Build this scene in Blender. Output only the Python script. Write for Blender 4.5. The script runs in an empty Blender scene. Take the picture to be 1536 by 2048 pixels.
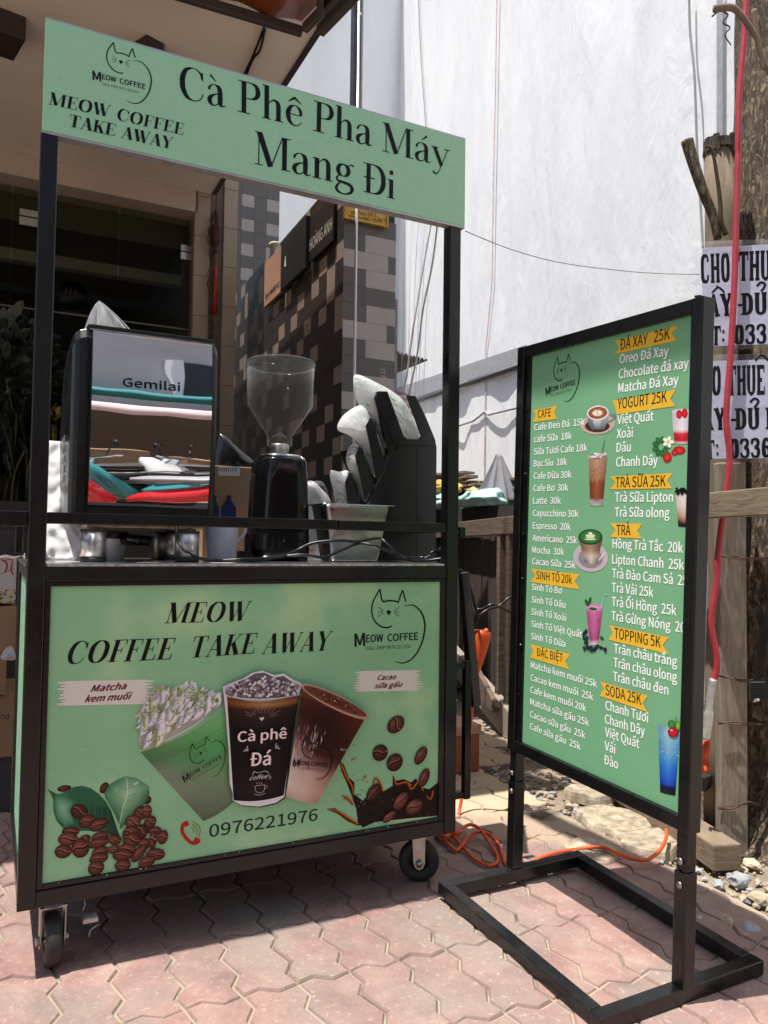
import bpy, bmesh, math, random
from mathutils import Vector, Matrix, noise as mnoise
from math import pi, sin, cos, radians as R
random.seed(7)
S = bpy.context.scene
COL = S.collection
# ------------------------------------------------------------------ camera
CAMP = Vector((-0.0758, -2.0274, 1.0305)); YAW, PITCH, ROLL, F = -0.4659, 0.0401, 0.0130, 1555.05
_f = Vector((-sin(YAW)*cos(PITCH), cos(YAW)*cos(PITCH), sin(PITCH)))
_r0 = Vector((cos(YAW), sin(YAW), 0)); _u0 = _r0.cross(_f)
RI = _r0*cos(ROLL) + _u0*sin(ROLL); UP = -_r0*sin(ROLL) + _u0*cos(ROLL); FW = _f
cd = bpy.data.cameras.new('camera'); cam = bpy.data.objects.new('camera', cd); COL.objects.link(cam)
cd.sensor_fit = 'VERTICAL'; cd.sensor_height = 36; cd.sensor_width = 27; cd.lens = F/2048*36
cd.clip_start = 0.05; cd.clip_end = 500
cam.matrix_world = Matrix(((RI.x, UP.x, -FW.x, CAMP.x), (RI.y, UP.y, -FW.y, CAMP.y), (RI.z, UP.z, -FW.z, CAMP.z), (0, 0, 0, 1)))
S.camera = cam
# ------------------------------------------------------------------ world, sun, exposure
SUNV = Vector((-0.28, 0.012, 1)).normalized()
W = bpy.data.worlds.new('World'); S.world = W; W.use_nodes = True
nt = W.node_tree; sky = nt.nodes.new('ShaderNodeTexSky'); sky.sky_type = 'NISHITA'; sky.sun_disc = False
sky.sun_elevation = math.asin(SUNV.z); sky.sun_rotation = math.atan2(SUNV.x, SUNV.y); sky.dust_density = 2.0; sky.air_density = 1.0
bg = nt.nodes['Background']; nt.links.new(sky.outputs[0], bg.inputs[0]); bg.inputs[1].default_value = 0.10
sl = bpy.data.lights.new('sun', 'SUN'); sl.energy = 5.0; sl.angle = R(0.55); sl.color = (1, 0.955, 0.9)
so = bpy.data.objects.new('sun', sl); COL.objects.link(so); so.rotation_euler = SUNV.to_track_quat('Z', 'Y').to_euler(); so.location = (0, 0, 12)
S.view_settings.view_transform = 'Standard'; S.view_settings.look = 'None'; S.view_settings.exposure = 0.42
S.view_settings.gamma = 1; S.view_settings.use_curve_mapping = False
# ------------------------------------------------------------------ measuring the photograph (2048 px high): ray -> plane
def ray(u, v): return FW + RI*((u-768)/F) - UP*((v-1024)/F)
def onp(u, v, n, q):
    r = ray(u, v); n = Vector(n); return CAMP + r*((Vector(q)-CAMP).dot(n)/r.dot(n))
def PY(u, v, y): return onp(u, v, (0, 1, 0), (0, y, 0))
def PX(u, v, x): return onp(u, v, (1, 0, 0), (x, 0, 0))
def PZ(u, v, z): return onp(u, v, (0, 0, 1), (0, 0, z))
# ------------------------------------------------------------------ materials
def lin(c):
    if isinstance(c, str):
        c = c.lstrip('#'); c = [int(c[i:i+2], 16)/255 for i in (0, 2, 4)]
        return tuple(x/12.92 if x <= .04045 else ((x+.055)/1.055)**2.4 for x in c)
    return tuple(c)
class NT:
    def __init__(s, name):
        s.m = bpy.data.materials.new(name); s.m.use_nodes = True; s.t = s.m.node_tree; s.b = s.t.nodes['Principled BSDF']
    def n(s, typ, **kw):
        x = s.t.nodes.new(typ)
        for k, v in kw.items():
            if k.startswith('i_'): x.inputs[k[2:].replace('_', ' ')].default_value = v
            else: setattr(x, k, v)
        return x
    def l(s, a, b): s.t.links.new(a, b)
    def coord(s, world=False):
        if world: return s.n('ShaderNodeNewGeometry').outputs['Position']
        return s.n('ShaderNodeTexCoord').outputs['Object']
    def scaled(s, co, sc):
        m = s.n('ShaderNodeMapping'); m.inputs['Scale'].default_value = sc; s.l(co, m.inputs['Vector']); return m.outputs[0]
    def noise(s, co, scale, detail=5, rough=.6, dist=0):
        x = s.n('ShaderNodeTexNoise'); s.l(co, x.inputs['Vector']); x.inputs['Scale'].default_value = scale
        x.inputs['Detail'].default_value = detail; x.inputs['Roughness'].default_value = rough; x.inputs['Distortion'].default_value = dist
        return x.outputs['Fac']
    def ramp(s, fac, stops):
        x = s.n('ShaderNodeValToRGB'); s.l(fac, x.inputs[0]); e = x.color_ramp.elements
        while len(e) < len(stops): e.new(.5)
        for k, (p, c) in enumerate(stops):
            e[k].position = p; e[k].color = tuple(c)+(1,) if not isinstance(c, (int, float)) else (c, c, c, 1)
        return x.outputs[0]
    def mix(s, fac, a, b, typ='MIX'):
        x = s.n('ShaderNodeMix', data_type='RGBA', blend_type=typ)
        for sock, v in ((0, fac), (6, a), (7, b)):
            if isinstance(v, (int, float)): x.inputs[sock].default_value = v
            elif isinstance(v, tuple): x.inputs[sock].default_value = v+(1,)
            else: s.l(v, x.inputs[sock])
        return x.outputs[2]
    def math(s, op, a, b=0.0):
        x = s.n('ShaderNodeMath', operation=op)
        for k, v in ((0, a), (1, b)):
            if isinstance(v, (int, float)): x.inputs[k].default_value = v
            else: s.l(v, x.inputs[k])
        return x.outputs[0]
    def bump(s, h, strength=.3, dist=.002, normal=None):
        x = s.n('ShaderNodeBump'); x.inputs['Strength'].default_value = strength; x.inputs['Distance'].default_value = dist
        s.l(h, x.inputs['Height'])
        if normal is not None: s.l(normal, x.inputs['Normal'])
        s.l(x.outputs[0], s.b.inputs['Normal']); return x.outputs[0]
    def set(s, base=None, rough=None, metal=None, **kw):
        def put(nm, v):
            if v is None: return
            if isinstance(v, (int, float)): s.b.inputs[nm].default_value = v
            elif isinstance(v, tuple): s.b.inputs[nm].default_value = v+(1,)
            else: s.l(v, s.b.inputs[nm])
        put('Base Color', base); put('Roughness', rough); put('Metallic', metal)
        for k, v in kw.items(): put(k.replace('_', ' '), v)
        return s
def simple(name, c, rough=.5, metal=0, var=.12, scale=30, bump=0, bscale=200, world=False, spec=.5, **kw):
    a = NT(name); co = a.coord(world); c = lin(c); f = a.noise(co, scale)
    lo = tuple(x*(1-var) for x in c); hi = tuple(min(1, x*(1+var)) for x in c)
    a.set(a.ramp(f, [(.3, lo), (.7, hi)]), a.ramp(f, [(.3, max(.02, rough-.06)), (.7, min(1, rough+.08))]), metal)
    a.b.inputs['Specular IOR Level'].default_value = spec
    for k, v in kw.items(): a.b.inputs[k.replace('_', ' ')].default_value = v
    if bump: a.bump(a.noise(co, bscale, 6), bump, .002)
    return a.m
M = {}
def black_paint(name, dust=.13, world=True):
    a = NT(name); co = a.coord(world); f = a.noise(co, 9, 8, .7); g = a.noise(co, 120, 4, .7)
    d = a.math('MULTIPLY', a.ramp(f, [(.48, 0.0), (.75, 1.0)]), a.ramp(g, [(.4, 0.0), (.7, dust)]))
    scr = a.ramp(a.noise(a.scaled(co, (60, 60, 8)), 3, 3, .8), [(.66, 0.0), (.69, .5)])
    base = a.mix(d, (.0045, .0045, .005), (.09, .08, .07)); a.b.inputs['Specular IOR Level'].default_value = .5
    base = a.mix(a.math('MULTIPLY', scr, d), base, (.3, .29, .27))
    a.set(base, a.ramp(f, [(.3, .2), (.75, .48)])); a.bump(a.noise(co, 60, 3), .06, .002); return a.m
M['black'] = black_paint('black_gloss_paint'); M['black_worn'] = black_paint('worn_black_paint', .9)
M['black_plastic'] = simple('black_plastic', (.007, .0075, .008), .3, var=.3, scale=12, bump=.04, bscale=500)
M['black_gloss'] = simple('gloss_black_enamel', (.006, .006, .007), .08, var=.1)
M['rubber'] = simple('black_rubber', (.02, .019, .018), .6, var=.35, scale=25, bump=.1)
M['chrome'] = simple('chrome', (.75, .75, .76), .1, 1, .05)
M['zinc'] = simple('zinc_plate', (.42, .41, .39), .38, .9, .25, 40, .08)
M['white_plastic'] = simple('white_plastic', (.72, .73, .76), .3, var=.05)
def brushed(name, c, r=.25, axis=(4, 4, 300)):
    a = NT(name); co = a.coord(True); f = a.noise(a.scaled(co, axis), 3, 4, .6)
    a.set(a.ramp(f, [(.3, tuple(x*.8 for x in c)), (.7, c)]), a.ramp(f, [(.3, r-.08), (.7, r+.1)]), 1.0); a.bump(f, .05, .001); return a.m
M['steel'] = brushed('brushed_steel', (.66, .65, .63), .38, (60, 60, 2)); M['counter_steel'] = brushed('counter_steel', (.6, .6, .61), .22, (3, 200, 3))
def glassm(name, tint=(1, 1, 1), alpha=.12, rough=.05, milky=0.0, streak=0.0, body=.8):
    """clear plastic or glass sheet: mostly see-through, glossy, optionally milky"""
    a = NT(name); t = a.t; out = t.nodes['Material Output']
    tr = a.n('ShaderNodeBsdfTransparent'); tr.inputs[0].default_value = tuple(tint)+(1,)
    a.set(tuple(min(1, x*body) for x in tint), rough); a.b.inputs['Specular IOR Level'].default_value = .8
    lw = a.n('ShaderNodeLayerWeight'); lw.inputs[0].default_value = .35
    f = a.ramp(lw.outputs['Facing'], [(0, alpha), (.45, alpha+.04), (.8, alpha+.25), (1, min(1, alpha+.85))])
    co = a.coord(True)
    if streak: f = a.mix(1.0, f, a.ramp(a.noise(a.scaled(co, (9, 9, 1.2)), 6, 4), [(.45, 0.0), (.7, streak)]), 'ADD')
    if milky: f = a.mix(milky, f, (.9, .9, .9))
    a.bump(a.noise(co, 30 if milky else 12, 4), .25 if (milky or streak) else .04, .004)
    mx = a.n('ShaderNodeMixShader'); a.l(f, mx.inputs[0]); a.l(tr.outputs[0], mx.inputs[1]); a.l(a.b.outputs[0], mx.inputs[2]); a.l(mx.outputs[0], out.inputs[0])
    return a.m
M['glass'] = glassm('clear_glass', (.8, .82, .78), .05, .02, body=.01)
M['hopper'] = glassm('hopper_plastic', (.985, .98, .97), .015, .03, body=.45)
M['film'] = glassm('clear_film', (.985, .985, .99), .04, .14, 0, .05)
M['bag'] = glassm('thin_plastic_bag', (.96, .97, .98), .2, .2, .28, .4)
# flat print: colour attribute on the printed sheets
def printm(name, rough=.38, wrinkle=.25):
    a = NT(name); at = a.n('ShaderNodeAttribute', attribute_name='ink'); co = a.coord(True)
    f = a.noise(co, 14, 4, .55)
    a.set(at.outputs['Color'], a.ramp(f, [(.3, rough), (.7, rough+.14)])); a.b.inputs['Specular IOR Level'].default_value = .2
    n1 = a.bump(a.noise(co, 3.2, 3, .5), wrinkle, .03)
    bub = a.n('ShaderNodeTexVoronoi'); bub.inputs['Scale'].default_value = 34; a.l(co, bub.inputs['Vector'])
    h = a.math('MULTIPLY', a.ramp(bub.outputs['Distance'], [(0.0, 1.0), (.16, 0.0)]), a.ramp(a.noise(co, 5), [(.56, 0.0), (.62, 1.0)]))
    a.bump(h, .35, .004, n1); return a.m
M['print'] = printm('vinyl_print'); M['print_flat'] = printm('board_print', .4, .12)
# ------------------------------------------------------------------ objects
def tag(o, label=None, cat=None, group=None, kind=None):
    for k, v in (('label', label), ('category', cat), ('group', group), ('kind', kind)):
        if v: o[k] = v
    return o
def thing(name, label, cat, loc=(0, 0, 0), group=None, rz=0):
    o = bpy.data.objects.new(name, None); COL.objects.link(o); o.location = loc; o.empty_display_size = .05; o.rotation_euler = (0, 0, rz)
    return tag(o, label, cat, group)
def rootloc(p):
    v = Vector((0, 0, 0))
    while p is not None: v += p.location; p = p.parent
    return v
class MB:
    def __init__(s): s.v = []; s.f = []; s.mi = []; s.sm = []; s.uv = None
    def add(s, vs, fs, mi=0, smooth=False):
        b = len(s.v); s.v += [Vector(x) for x in vs]
        for f in fs: s.f.append([b+i for i in f]); s.mi.append(mi); s.sm.append(smooth)
        return s
    def box(s, a, b, mi=0):
        x0, y0, z0 = a; x1, y1, z1 = b
        return s.add([(x0, y0, z0), (x1, y0, z0), (x1, y1, z0), (x0, y1, z0), (x0, y0, z1), (x1, y0, z1), (x1, y1, z1), (x0, y1, z1)],
                     [(0, 3, 2, 1), (4, 5, 6, 7), (0, 1, 5, 4), (1, 2, 6, 5), (2, 3, 7, 6), (3, 0, 4, 7)], mi)
    def obox(s, c, ax, ay, az, mi=0):
        c, ax, ay, az = Vector(c), Vector(ax), Vector(ay), Vector(az)
        vs = [c+ax*i+ay*j+az*k for k in (-.5, .5) for j in (-.5, .5) for i in (-.5, .5)]
        return s.add(vs, [(0, 2, 3, 1), (4, 5, 7, 6), (0, 1, 5, 4), (1, 3, 7, 5), (3, 2, 6, 7), (2, 0, 4, 6)], mi)
    def beam(s, p, q, w, h=None, up=(0, 0, 1), mi=0):
        p, q = Vector(p), Vector(q); d = q-p; h = h or w; up = Vector(up); sd = d.cross(up)
        if sd.length < 1e-6: sd = d.cross(Vector((0, 1, 0)))
        sd.normalize(); up2 = sd.cross(d).normalized()
        return s.obox((p+q)/2, d, sd*w, up2*h, mi)
    def tube(s, pts, r, n=8, mi=0, cap=True, smooth=True):
        pts = [Vector(p) for p in pts]; rs = r if isinstance(r, (list, tuple)) else [r]*len(pts)
        vs, fs = [], []; prev = None
        for i, p in enumerate(pts):
            t = (pts[min(i+1, len(pts)-1)]-pts[max(i-1, 0)]).normalized()
            if prev is None:
                a = t.cross(Vector((0, 0, 1)));  a = t.cross(Vector((1, 0, 0))) if a.length < .1 else a
            else: a = prev-t*prev.dot(t)
            a.normalize(); prev = a; b = t.cross(a)
            for k in range(n):
                an = 2*pi*k/n; vs.append(p+(a*cos(an)+b*sin(an))*rs[i])
        for i in range(len(pts)-1):
            for k in range(n): fs.append((i*n+k, i*n+(k+1) % n, (i+1)*n+(k+1) % n, (i+1)*n+k))
        if cap: fs.append(tuple(range(n))[::-1]); fs.append(tuple((len(pts)-1)*n+k for k in range(n)))
        return s.add(vs, fs, mi, smooth)
    def lathe(s, prof, c=(0, 0, 0), n=32, mi=0, axis='z', smooth=True, close=False):
        c = Vector(c); vs, fs = [], []; k = len(prof)
        for j in range(n):
            a = 2*pi*j/n
            for r, z in prof:
                if axis == 'z': vs.append(c+Vector((r*cos(a), r*sin(a), z)))
                elif axis == 'x': vs.append(c+Vector((z, r*cos(a), r*sin(a))))
                else: vs.append(c+Vector((r*cos(a), z, r*sin(a))))
        for j in range(n):
            for i in range(k-1+(1 if close else 0)):
                fs.append((j*k+i, ((j+1) % n)*k+i, ((j+1) % n)*k+(i+1) % k, j*k+(i+1) % k))
        return s.add(vs, fs, mi, smooth)
    def prism(s, poly, d, mi=0):
        """poly: list of 3d points, extruded by vector d"""
        n = len(poly); d = Vector(d); vs = [Vector(p) for p in poly]+[Vector(p)+d for p in poly]
        return s.add(vs, [tuple(range(n)), tuple(range(2*n-1, n-1, -1))]+[(i, i+n, (i+1) % n+n, (i+1) % n) for i in range(n)], mi)
    def grid(s, fn, nu, nv, mi=0, smooth=True):
        vs = [fn(i/nu, j/nv) for j in range(nv+1) for i in range(nu+1)]
        return s.add(vs, [(j*(nu+1)+i, j*(nu+1)+i+1, (j+1)*(nu+1)+i+1, (j+1)*(nu+1)+i) for j in range(nv) for i in range(nu)], mi, smooth)
    def mesh(s, name, mats, off=Vector((0, 0, 0)), recalc=True):
        me = bpy.data.meshes.new(name); me.from_pydata([v-off for v in s.v], [], s.f)
        for m in (mats if isinstance(mats, (list, tuple)) else [mats]): me.materials.append(m)
        me.polygons.foreach_set('material_index', s.mi); me.polygons.foreach_set('use_smooth', s.sm)
        if recalc:
            bm = bmesh.new(); bm.from_mesh(me); bmesh.ops.recalc_face_normals(bm, faces=bm.faces); bm.to_mesh(me); bm.free()
        me.update(); return me
    def build(s, name, mats, parent=None, bevel=0, seg=2, kind=None, loc=None, solid=0):
        off = rootloc(parent) if parent is not None else (Vector(loc) if loc is not None else Vector((0, 0, 0)))
        o = bpy.data.objects.new(name, s.mesh(name, mats, off)); COL.objects.link(o); o.parent = parent
        if parent is None: o.location = off
        if solid: q = o.modifiers.new('s', 'SOLIDIFY'); q.thickness = solid; q.offset = 0
        if bevel: q = o.modifiers.new('b', 'BEVEL'); q.width = bevel; q.segments = seg; q.limit_method = 'ANGLE'; q.angle_limit = R(35)
        if kind: o['kind'] = kind
        return o
def copy_tree(o, parent=None):
    c = o.copy(); COL.objects.link(c); c.parent = parent
    for ch in list(o.children): copy_tree(ch, c)
    return c
def jit(a): return (random.random()*2-1)*a
def catmull(pts, n=6, closed=False):
    P = [Vector(p) for p in pts]; m = len(P); out = []
    rng = m if closed else m-1
    for i in range(rng):
        p0 = P[(i-1) % m] if closed or i > 0 else P[i]; p1 = P[i]; p2 = P[(i+1) % m]; p3 = P[(i+2) % m] if closed or i+2 < m else P[i+1]
        for k in range(n):
            t = k/n; out.append(.5*((2*p1)+(-p0+p2)*t+(2*p0-5*p1+4*p2-p3)*t*t+(-p0+3*p1-3*p2+p3)*t**3))
    if not closed: out.append(P[-1])
    return out
# ------------------------------------------------------------------ flat print
_tc = bpy.data.curves.new('tmp_text', 'FONT'); _to = bpy.data.objects.new('tmp_text', _tc); COL.objects.link(_to)
_cache = {}
try:                      # the sans face that ships inside Blender; its built-in face is used when that is absent
    _tc.font = bpy.data.fonts.load(bpy.utils.resource_path('LOCAL')+'/datafiles/fonts/Noto Sans CJK Regular.woff2')
except Exception: pass
_tc.body = 'H'; bpy.context.view_layer.update()
_m = _to.evaluated_get(bpy.context.evaluated_depsgraph_get()).to_mesh(); CAPH = max(v.co.y for v in _m.vertices) if len(_m.vertices) else .68
def glyphs(s, bold=0.0, shear=0.0):
    k = (s, bold, shear)
    if k not in _cache:
        _tc.body = s; _tc.offset = bold*CAPH/.68; _tc.shear = shear; _tc.resolution_u = 3; bpy.context.view_layer.update()
        e = _to.evaluated_get(bpy.context.evaluated_depsgraph_get()); m = e.to_mesh()
        _cache[k] = ([(v.co.x/CAPH, v.co.y/CAPH) for v in m.vertices], [tuple(p.vertices) for p in m.polygons]); e.to_mesh_clear()
    return _cache[k]
class Print:
    DZ = 2.5e-5
    def __init__(s, z0=0.0): s.v = []; s.f = []; s.c = []; s.z = z0
    def raw(s, pts, faces, col, lift=1):
        s.z += s.DZ*lift; b = len(s.v); s.v += [(p[0], p[1], s.z) for p in pts]; s.f += [[b+i for i in f] for f in faces]
        if isinstance(col, list): s.c += [lin(c)+(1,) for c in col]
        else: s.c += [lin(col)+(1,)]*len(pts)
        return s
    def poly(s, pts, col): return s.raw(pts, [tuple(range(len(pts)))], col)
    def stroke(s, pts, col, w=None, n=6, smooth=True):
        """pts: (x, y[, w]); round-ended variable width ribbon"""
        P = [(p[0], p[1], (p[2] if len(p) > 2 else w)) for p in pts]
        if smooth and len(P) > 2: P = catmull(P, n)
        P = [Vector(p) for p in P]; L, Rr, fs = [], [], []
        for i, p in enumerate(P):
            a = P[max(i-1, 0)]; b = P[min(i+1, len(P)-1)]; t = Vector((b.x-a.x, b.y-a.y)); t = t.normalized() if t.length > 1e-9 else Vector((1, 0))
            nx, ny = -t.y, t.x; h = max(p.z, 1e-6)/2
            L.append((p.x+nx*h, p.y+ny*h)); Rr.append((p.x-nx*h, p.y-ny*h))
        m = len(P)
        return s.raw(L+Rr, [(i, i+1, m+i+1, m+i) for i in range(m-1)], col)
    def grad(s, outline, cen, ccol, ecol):
        """fan with a centre colour fading to an edge colour"""
        n = len(outline)
        return s.raw([cen]+list(outline), [(0, 1+i, 1+(i+1) % n) for i in range(n)], [ccol]+([ecol]*n if isinstance(ecol, (str, tuple)) else ecol))
    def ell(s, cx, cy, rx, ry, ccol, ecol=None, rot=0, n=18, off=(0, 0), jag=0, amp=0):
        o = []
        for k in range(n):
            a = 2*pi*k/n; q = 1+(jit(amp) if amp else 0); x, y = rx*cos(a)*q, ry*sin(a)*q
            o.append((cx+x*cos(rot)-y*sin(rot), cy+x*sin(rot)+y*cos(rot)))
        if ecol is None: return s.poly(o, ccol)
        return s.grad(o, (cx+off[0], cy+off[1]), ccol, ecol)
    def strip(s, rows, cols):
        """rows: list of lists of points (same length); cols: colour for each row or each point"""
        m = len(rows[0]); pts = [p for r in rows for p in r]; cc = []
        for r, c in zip(rows, cols): cc += (list(c) if isinstance(c, list) else [c]*m)
        fs = [(j*m+i, j*m+i+1, (j+1)*m+i+1, (j+1)*m+i) for j in range(len(rows)-1) for i in range(m-1)]
        return s.raw(pts, fs, cc)
    def text(s, t, p, q, h, col, bold=0.012, shear=0.0, n=None):
        """baseline from p to q (plane coordinates), cap height h"""
        fat = bold if bold > 0 else 0; v, f = glyphs(t, min(bold, 0), shear)
        if not v: return s
        x0 = min(a for a, b in v); x1 = max(a for a, b in v); dx, dy = q[0]-p[0], q[1]-p[1]; L = math.hypot(dx, dy); ex, ey = dx/L, dy/L; k = L/(x1-x0)
        for sx_, sy_ in (((-1, 0), (1, 0), (0, .6), (0, -.6)) if fat else ((0, 0),)):
            s.raw([(p[0]+ex*((a-x0)*k+sx_*fat*h)-ey*(b*h+sy_*fat*h), p[1]+ey*((a-x0)*k+sx_*fat*h)+ex*(b*h+sy_*fat*h)) for a, b in v], f, col, .5)
        return s
    def build(s, name, O, ux, uy, n, parent, mat, off=0.0006):
        O, ux, uy, n = Vector(O), Vector(ux), Vector(uy), Vector(n); rl = rootloc(parent)
        me = bpy.data.meshes.new(name); me.from_pydata([O+ux*x+uy*y+n*(z+off)-rl for x, y, z in s.v], [], s.f); me.materials.append(mat)
        a = me.color_attributes.new('ink', 'FLOAT_COLOR', 'POINT'); a.data.foreach_set('color', [x for c in s.c for x in c])
        # make every face look outwards
        me.update(); fl = [p.index for p in me.polygons if p.normal.dot(n) < 0]
        if fl:
            bm = bmesh.new(); bm.from_mesh(me); bm.faces.ensure_lookup_table(); bmesh.ops.reverse_faces(bm, faces=[bm.faces[i] for i in fl]); bm.to_mesh(me); bm.free()
        o = bpy.data.objects.new(name, me); COL.objects.link(o); o.parent = parent; return o
# --- high-contrast roman letters drawn from thick stems, hairlines and hairline serifs (cap height 1)
TH, HL = .15, .03
def didone(ch):
    """-> (list of strokes [(x,y,w)...], advance). Letters for the sign and panel headings."""
    T, t = TH, HL; sx = .09
    def st(x, y0, y1, w=T, b=True, u=True, left=sx, right=sx):
        r = [[(x, y0, w), (x, y1, w)]]
        if b: r.append([(x-w/2-left, y0+t/2, t), (x+w/2+right, y0+t/2, t)])
        if u: r.append([(x-w/2-left, y1-t/2, t), (x+w/2+(right if u != 'l' else 0), y1-t/2, t)])
        return r
    def ln(*p): return [list(p)]
    if ch in 'Cc':
        return [[(.62, .70, .02), (.63, .80, .06), (.58, .90, .05), (.46, .985, t), (.36, .99, t*1.3), (.2, .9, T*.75), (.105, .68, T), (.09, .5, T*1.05), (.105, .32, T), (.2, .1, T*.75), (.36, .01, t*1.3), (.5, .03, t), (.6, .12, t), (.66, .27, t)], [(.655, .66, .03), (.655, .92, .03)]], .74
    if ch == 'O':
        return [[(.40, .99, t), (.25, .93, T*.6), (.13, .74, T*1.02), (.105, .5, T*1.1), (.13, .26, T*1.02), (.25, .07, T*.6), (.40, .01, t), (.55, .07, T*.6), (.67, .26, T*1.02), (.695, .5, T*1.1), (.67, .74, T*1.02), (.55, .93, T*.6), (.40, .99, t)]], .82
    if ch == 'P':
        return st(.18, 0, 1)+[[(.2, .985, t), (.36, .985, t*1.2), (.5, .92, T*.75), (.555, .74, T*1.05), (.5, .56, T*.75), (.36, .485, t*1.2), (.2, .485, t)]], .64
    if ch == 'M':
        return st(.12, 0, 1, t*1.1, left=.09, right=.09, u='l')+[[(.13, .99, T*1.15), (.43, .02, T*1.15)], [(.45, .03, t*1.1), (.74, .98, t*1.1)]]+st(.80, 0, 1, T, u=True, left=.0)+[[(.78, .985, t), (.93, .985, t)]], .97
    if ch == 'D' or ch == 'Đ':
        r = st(.18, 0, 1)+[[(.2, .985, t), (.36, .985, t*1.3), (.54, .9, T*.8), (.64, .68, T*1.1), (.655, .5, T*1.1), (.64, .32, T*1.1), (.54, .1, T*.8), (.36, .015, t*1.3), (.2, .015, t)]]
        if ch == 'Đ': r.append([(.03, .52, t*1.3), (.38, .52, t*1.3)])
        return r, .76
    if ch in 'EF':
        r = st(.18, 0, 1)+[[(.2, .985, t), (.58, .985, t)], [(.565, .99, t*1.6), (.575, .74, t*.6)], [(.22, .52, t), (.44, .52, t)], [(.44, .64, t), (.44, .4, t)]]
        if ch == 'E': r += [[(.2, .015, t), (.6, .015, t)], [(.6, .01, t*1.6), (.62, .28, t*.6)]]
        return r, .66 if ch == 'E' else .6
    if ch == 'T':
        return st(.34, 0, 1, u=False)+[[(.04, .985, t), (.64, .985, t)], [(.05, .99, t*1.6), (.04, .72, t*.6)], [(.63, .99, t*1.6), (.64, .72, t*.6)]], .66
    if ch == 'W':
        return [[(.1, .99, T*1.1), (.34, .01, T*1.1)], [(.345, .03, t), (.52, .82, t)], [(.46, .99, T*1.1), (.72, .01, T*1.1)], [(.725, .03, t), (.93, .97, t)], [(0, .985, t), (.24, .985, t)], [(.36, .985, t), (.6, .985, t)], [(.84, .985, t), (1.02, .985, t)]], 1.0
    if ch == 'A':
        return [[(.11, .02, t), (.38, 1.0, t)], [(.37, 1.0, T*1.05), (.62, .01, T*1.1)], [(.19, .32, t), (.54, .32, t)], [(.02, .015, t), (.22, .015, t)], [(.48, .015, t), (.75, .015, t)]], .74
    if ch == 'K':
        return st(.18, 0, 1)+[[(.24, .42, t), (.58, .97, t)], [(.34, .6, T), (.60, .02, T*1.1)], [(.48, .985, t), (.7, .985, t)], [(.46, .015, t), (.74, .015, t)]], .74
    if ch == 'Y':
        return [[(.12, .99, T*1.05), (.36, .46, T)], [(.36, .5, T), (.36, 0, T)], [(.37, .46, t), (.62, .97, t)], [(.0, .985, t), (.24, .985, t)], [(.53, .985, t), (.72, .985, t)], [(.22, .015, t), (.5, .015, t)]], .7
    x = .66
    if ch in 'aàá':
        r = [[(.1, .46, .05), (.1, .53, .07), (.17, .62, .04), (.26, .645, t), (.37, .58, T*.8), (.40, .44, T), (.40, .14, T), (.42, .05, T*.7), (.49, .03, t*1.2), (.55, .06, t)],
             [(.38, .39, t), (.24, .34, t*1.6), (.12, .24, T*.8), (.1, .14, T*.9), (.14, .04, T*.6), (.22, .005, t*1.3), (.31, .05, t), (.38, .15, t)]]
        if ch == 'à': r.append([(.14, .92, .075), (.3, .74, .02)])
        if ch == 'á': r.append([(.42, .92, .075), (.25, .74, .02)])
        return r, .57
    if ch in 'hn':
        top = 1.06 if ch == 'h' else .64
        return [[(.15, 0, T), (.15, top, T)], [(.03, .012, t), (.27, .012, t)], [(.03, top-.02, t), (.14, top, t)], [(.19, .48, t), (.28, .6, t*1.2), (.37, .64, t*2.4), (.45, .57, T*.85), (.47, .44, T), (.47, .2, T), (.47, 0, T)], [(.36, .012, t), (.6, .012, t)]], .63
    if ch in 'eê':
        r = [[(.12, .355, t), (.46, .355, t)], [(.47, .36, T*.55), (.455, .5, T*.7), (.38, .62, t*2), (.29, .648, t), (.18, .58, T*.7), (.115, .42, T), (.11, .3, T), (.15, .12, T*.8), (.26, .01, t*1.6), (.38, .03, t), (.48, .15, t)]]
        if ch == 'ê': r += [[(.12, .74, t), (.29, .9, .085)], [(.28, .91, .085), (.47, .74, .03)]]
        return r, .55
    if ch == 'i':
        return [[(.15, 0, T), (.15, .64, T)], [(.03, .012, t), (.27, .012, t)], [(.03, .62, t), (.14, .635, t)], [(.15, .8, .02), (.15, .82, .12), (.15, .88, .14), (.15, .94, .12), (.15, .96, .02)]], .3
    if ch == 'y':
        return [[(.1, .63, T), (.33, .02, T*.9)], [(.34, .06, t), (.52, .62, t)], [(.33, .03, t), (.24, -.2, t), (.15, -.3, .05), (.08, -.27, .07), (.06, -.22, .03)], [(0, .632, t), (.22, .632, t)], [(.42, .632, t), (.6, .632, t)]], .58
    if ch == 'g':
        return [[(.27, .645, t), (.16, .58, T*.7), (.12, .45, T*.95), (.16, .32, T*.7), (.27, .26, t), (.38, .32, T*.7), (.42, .45, T*.95), (.38, .58, T*.7), (.27, .645, t)],
                [(.4, .6, t), (.5, .67, t*1.4), (.57, .64, .07)],
                [(.17, .28, t), (.09, .19, t*2), (.12, .09, .07), (.3, .06, .09), (.46, .02, .1), (.53, -.1, T*.8), (.46, -.24, T*.5), (.28, -.3, t*1.3), (.12, -.25, T*.5), (.07, -.15, T*.6), (.12, -.03, t*2), (.2, .06, t)]], .6
    return [], .32
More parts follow.
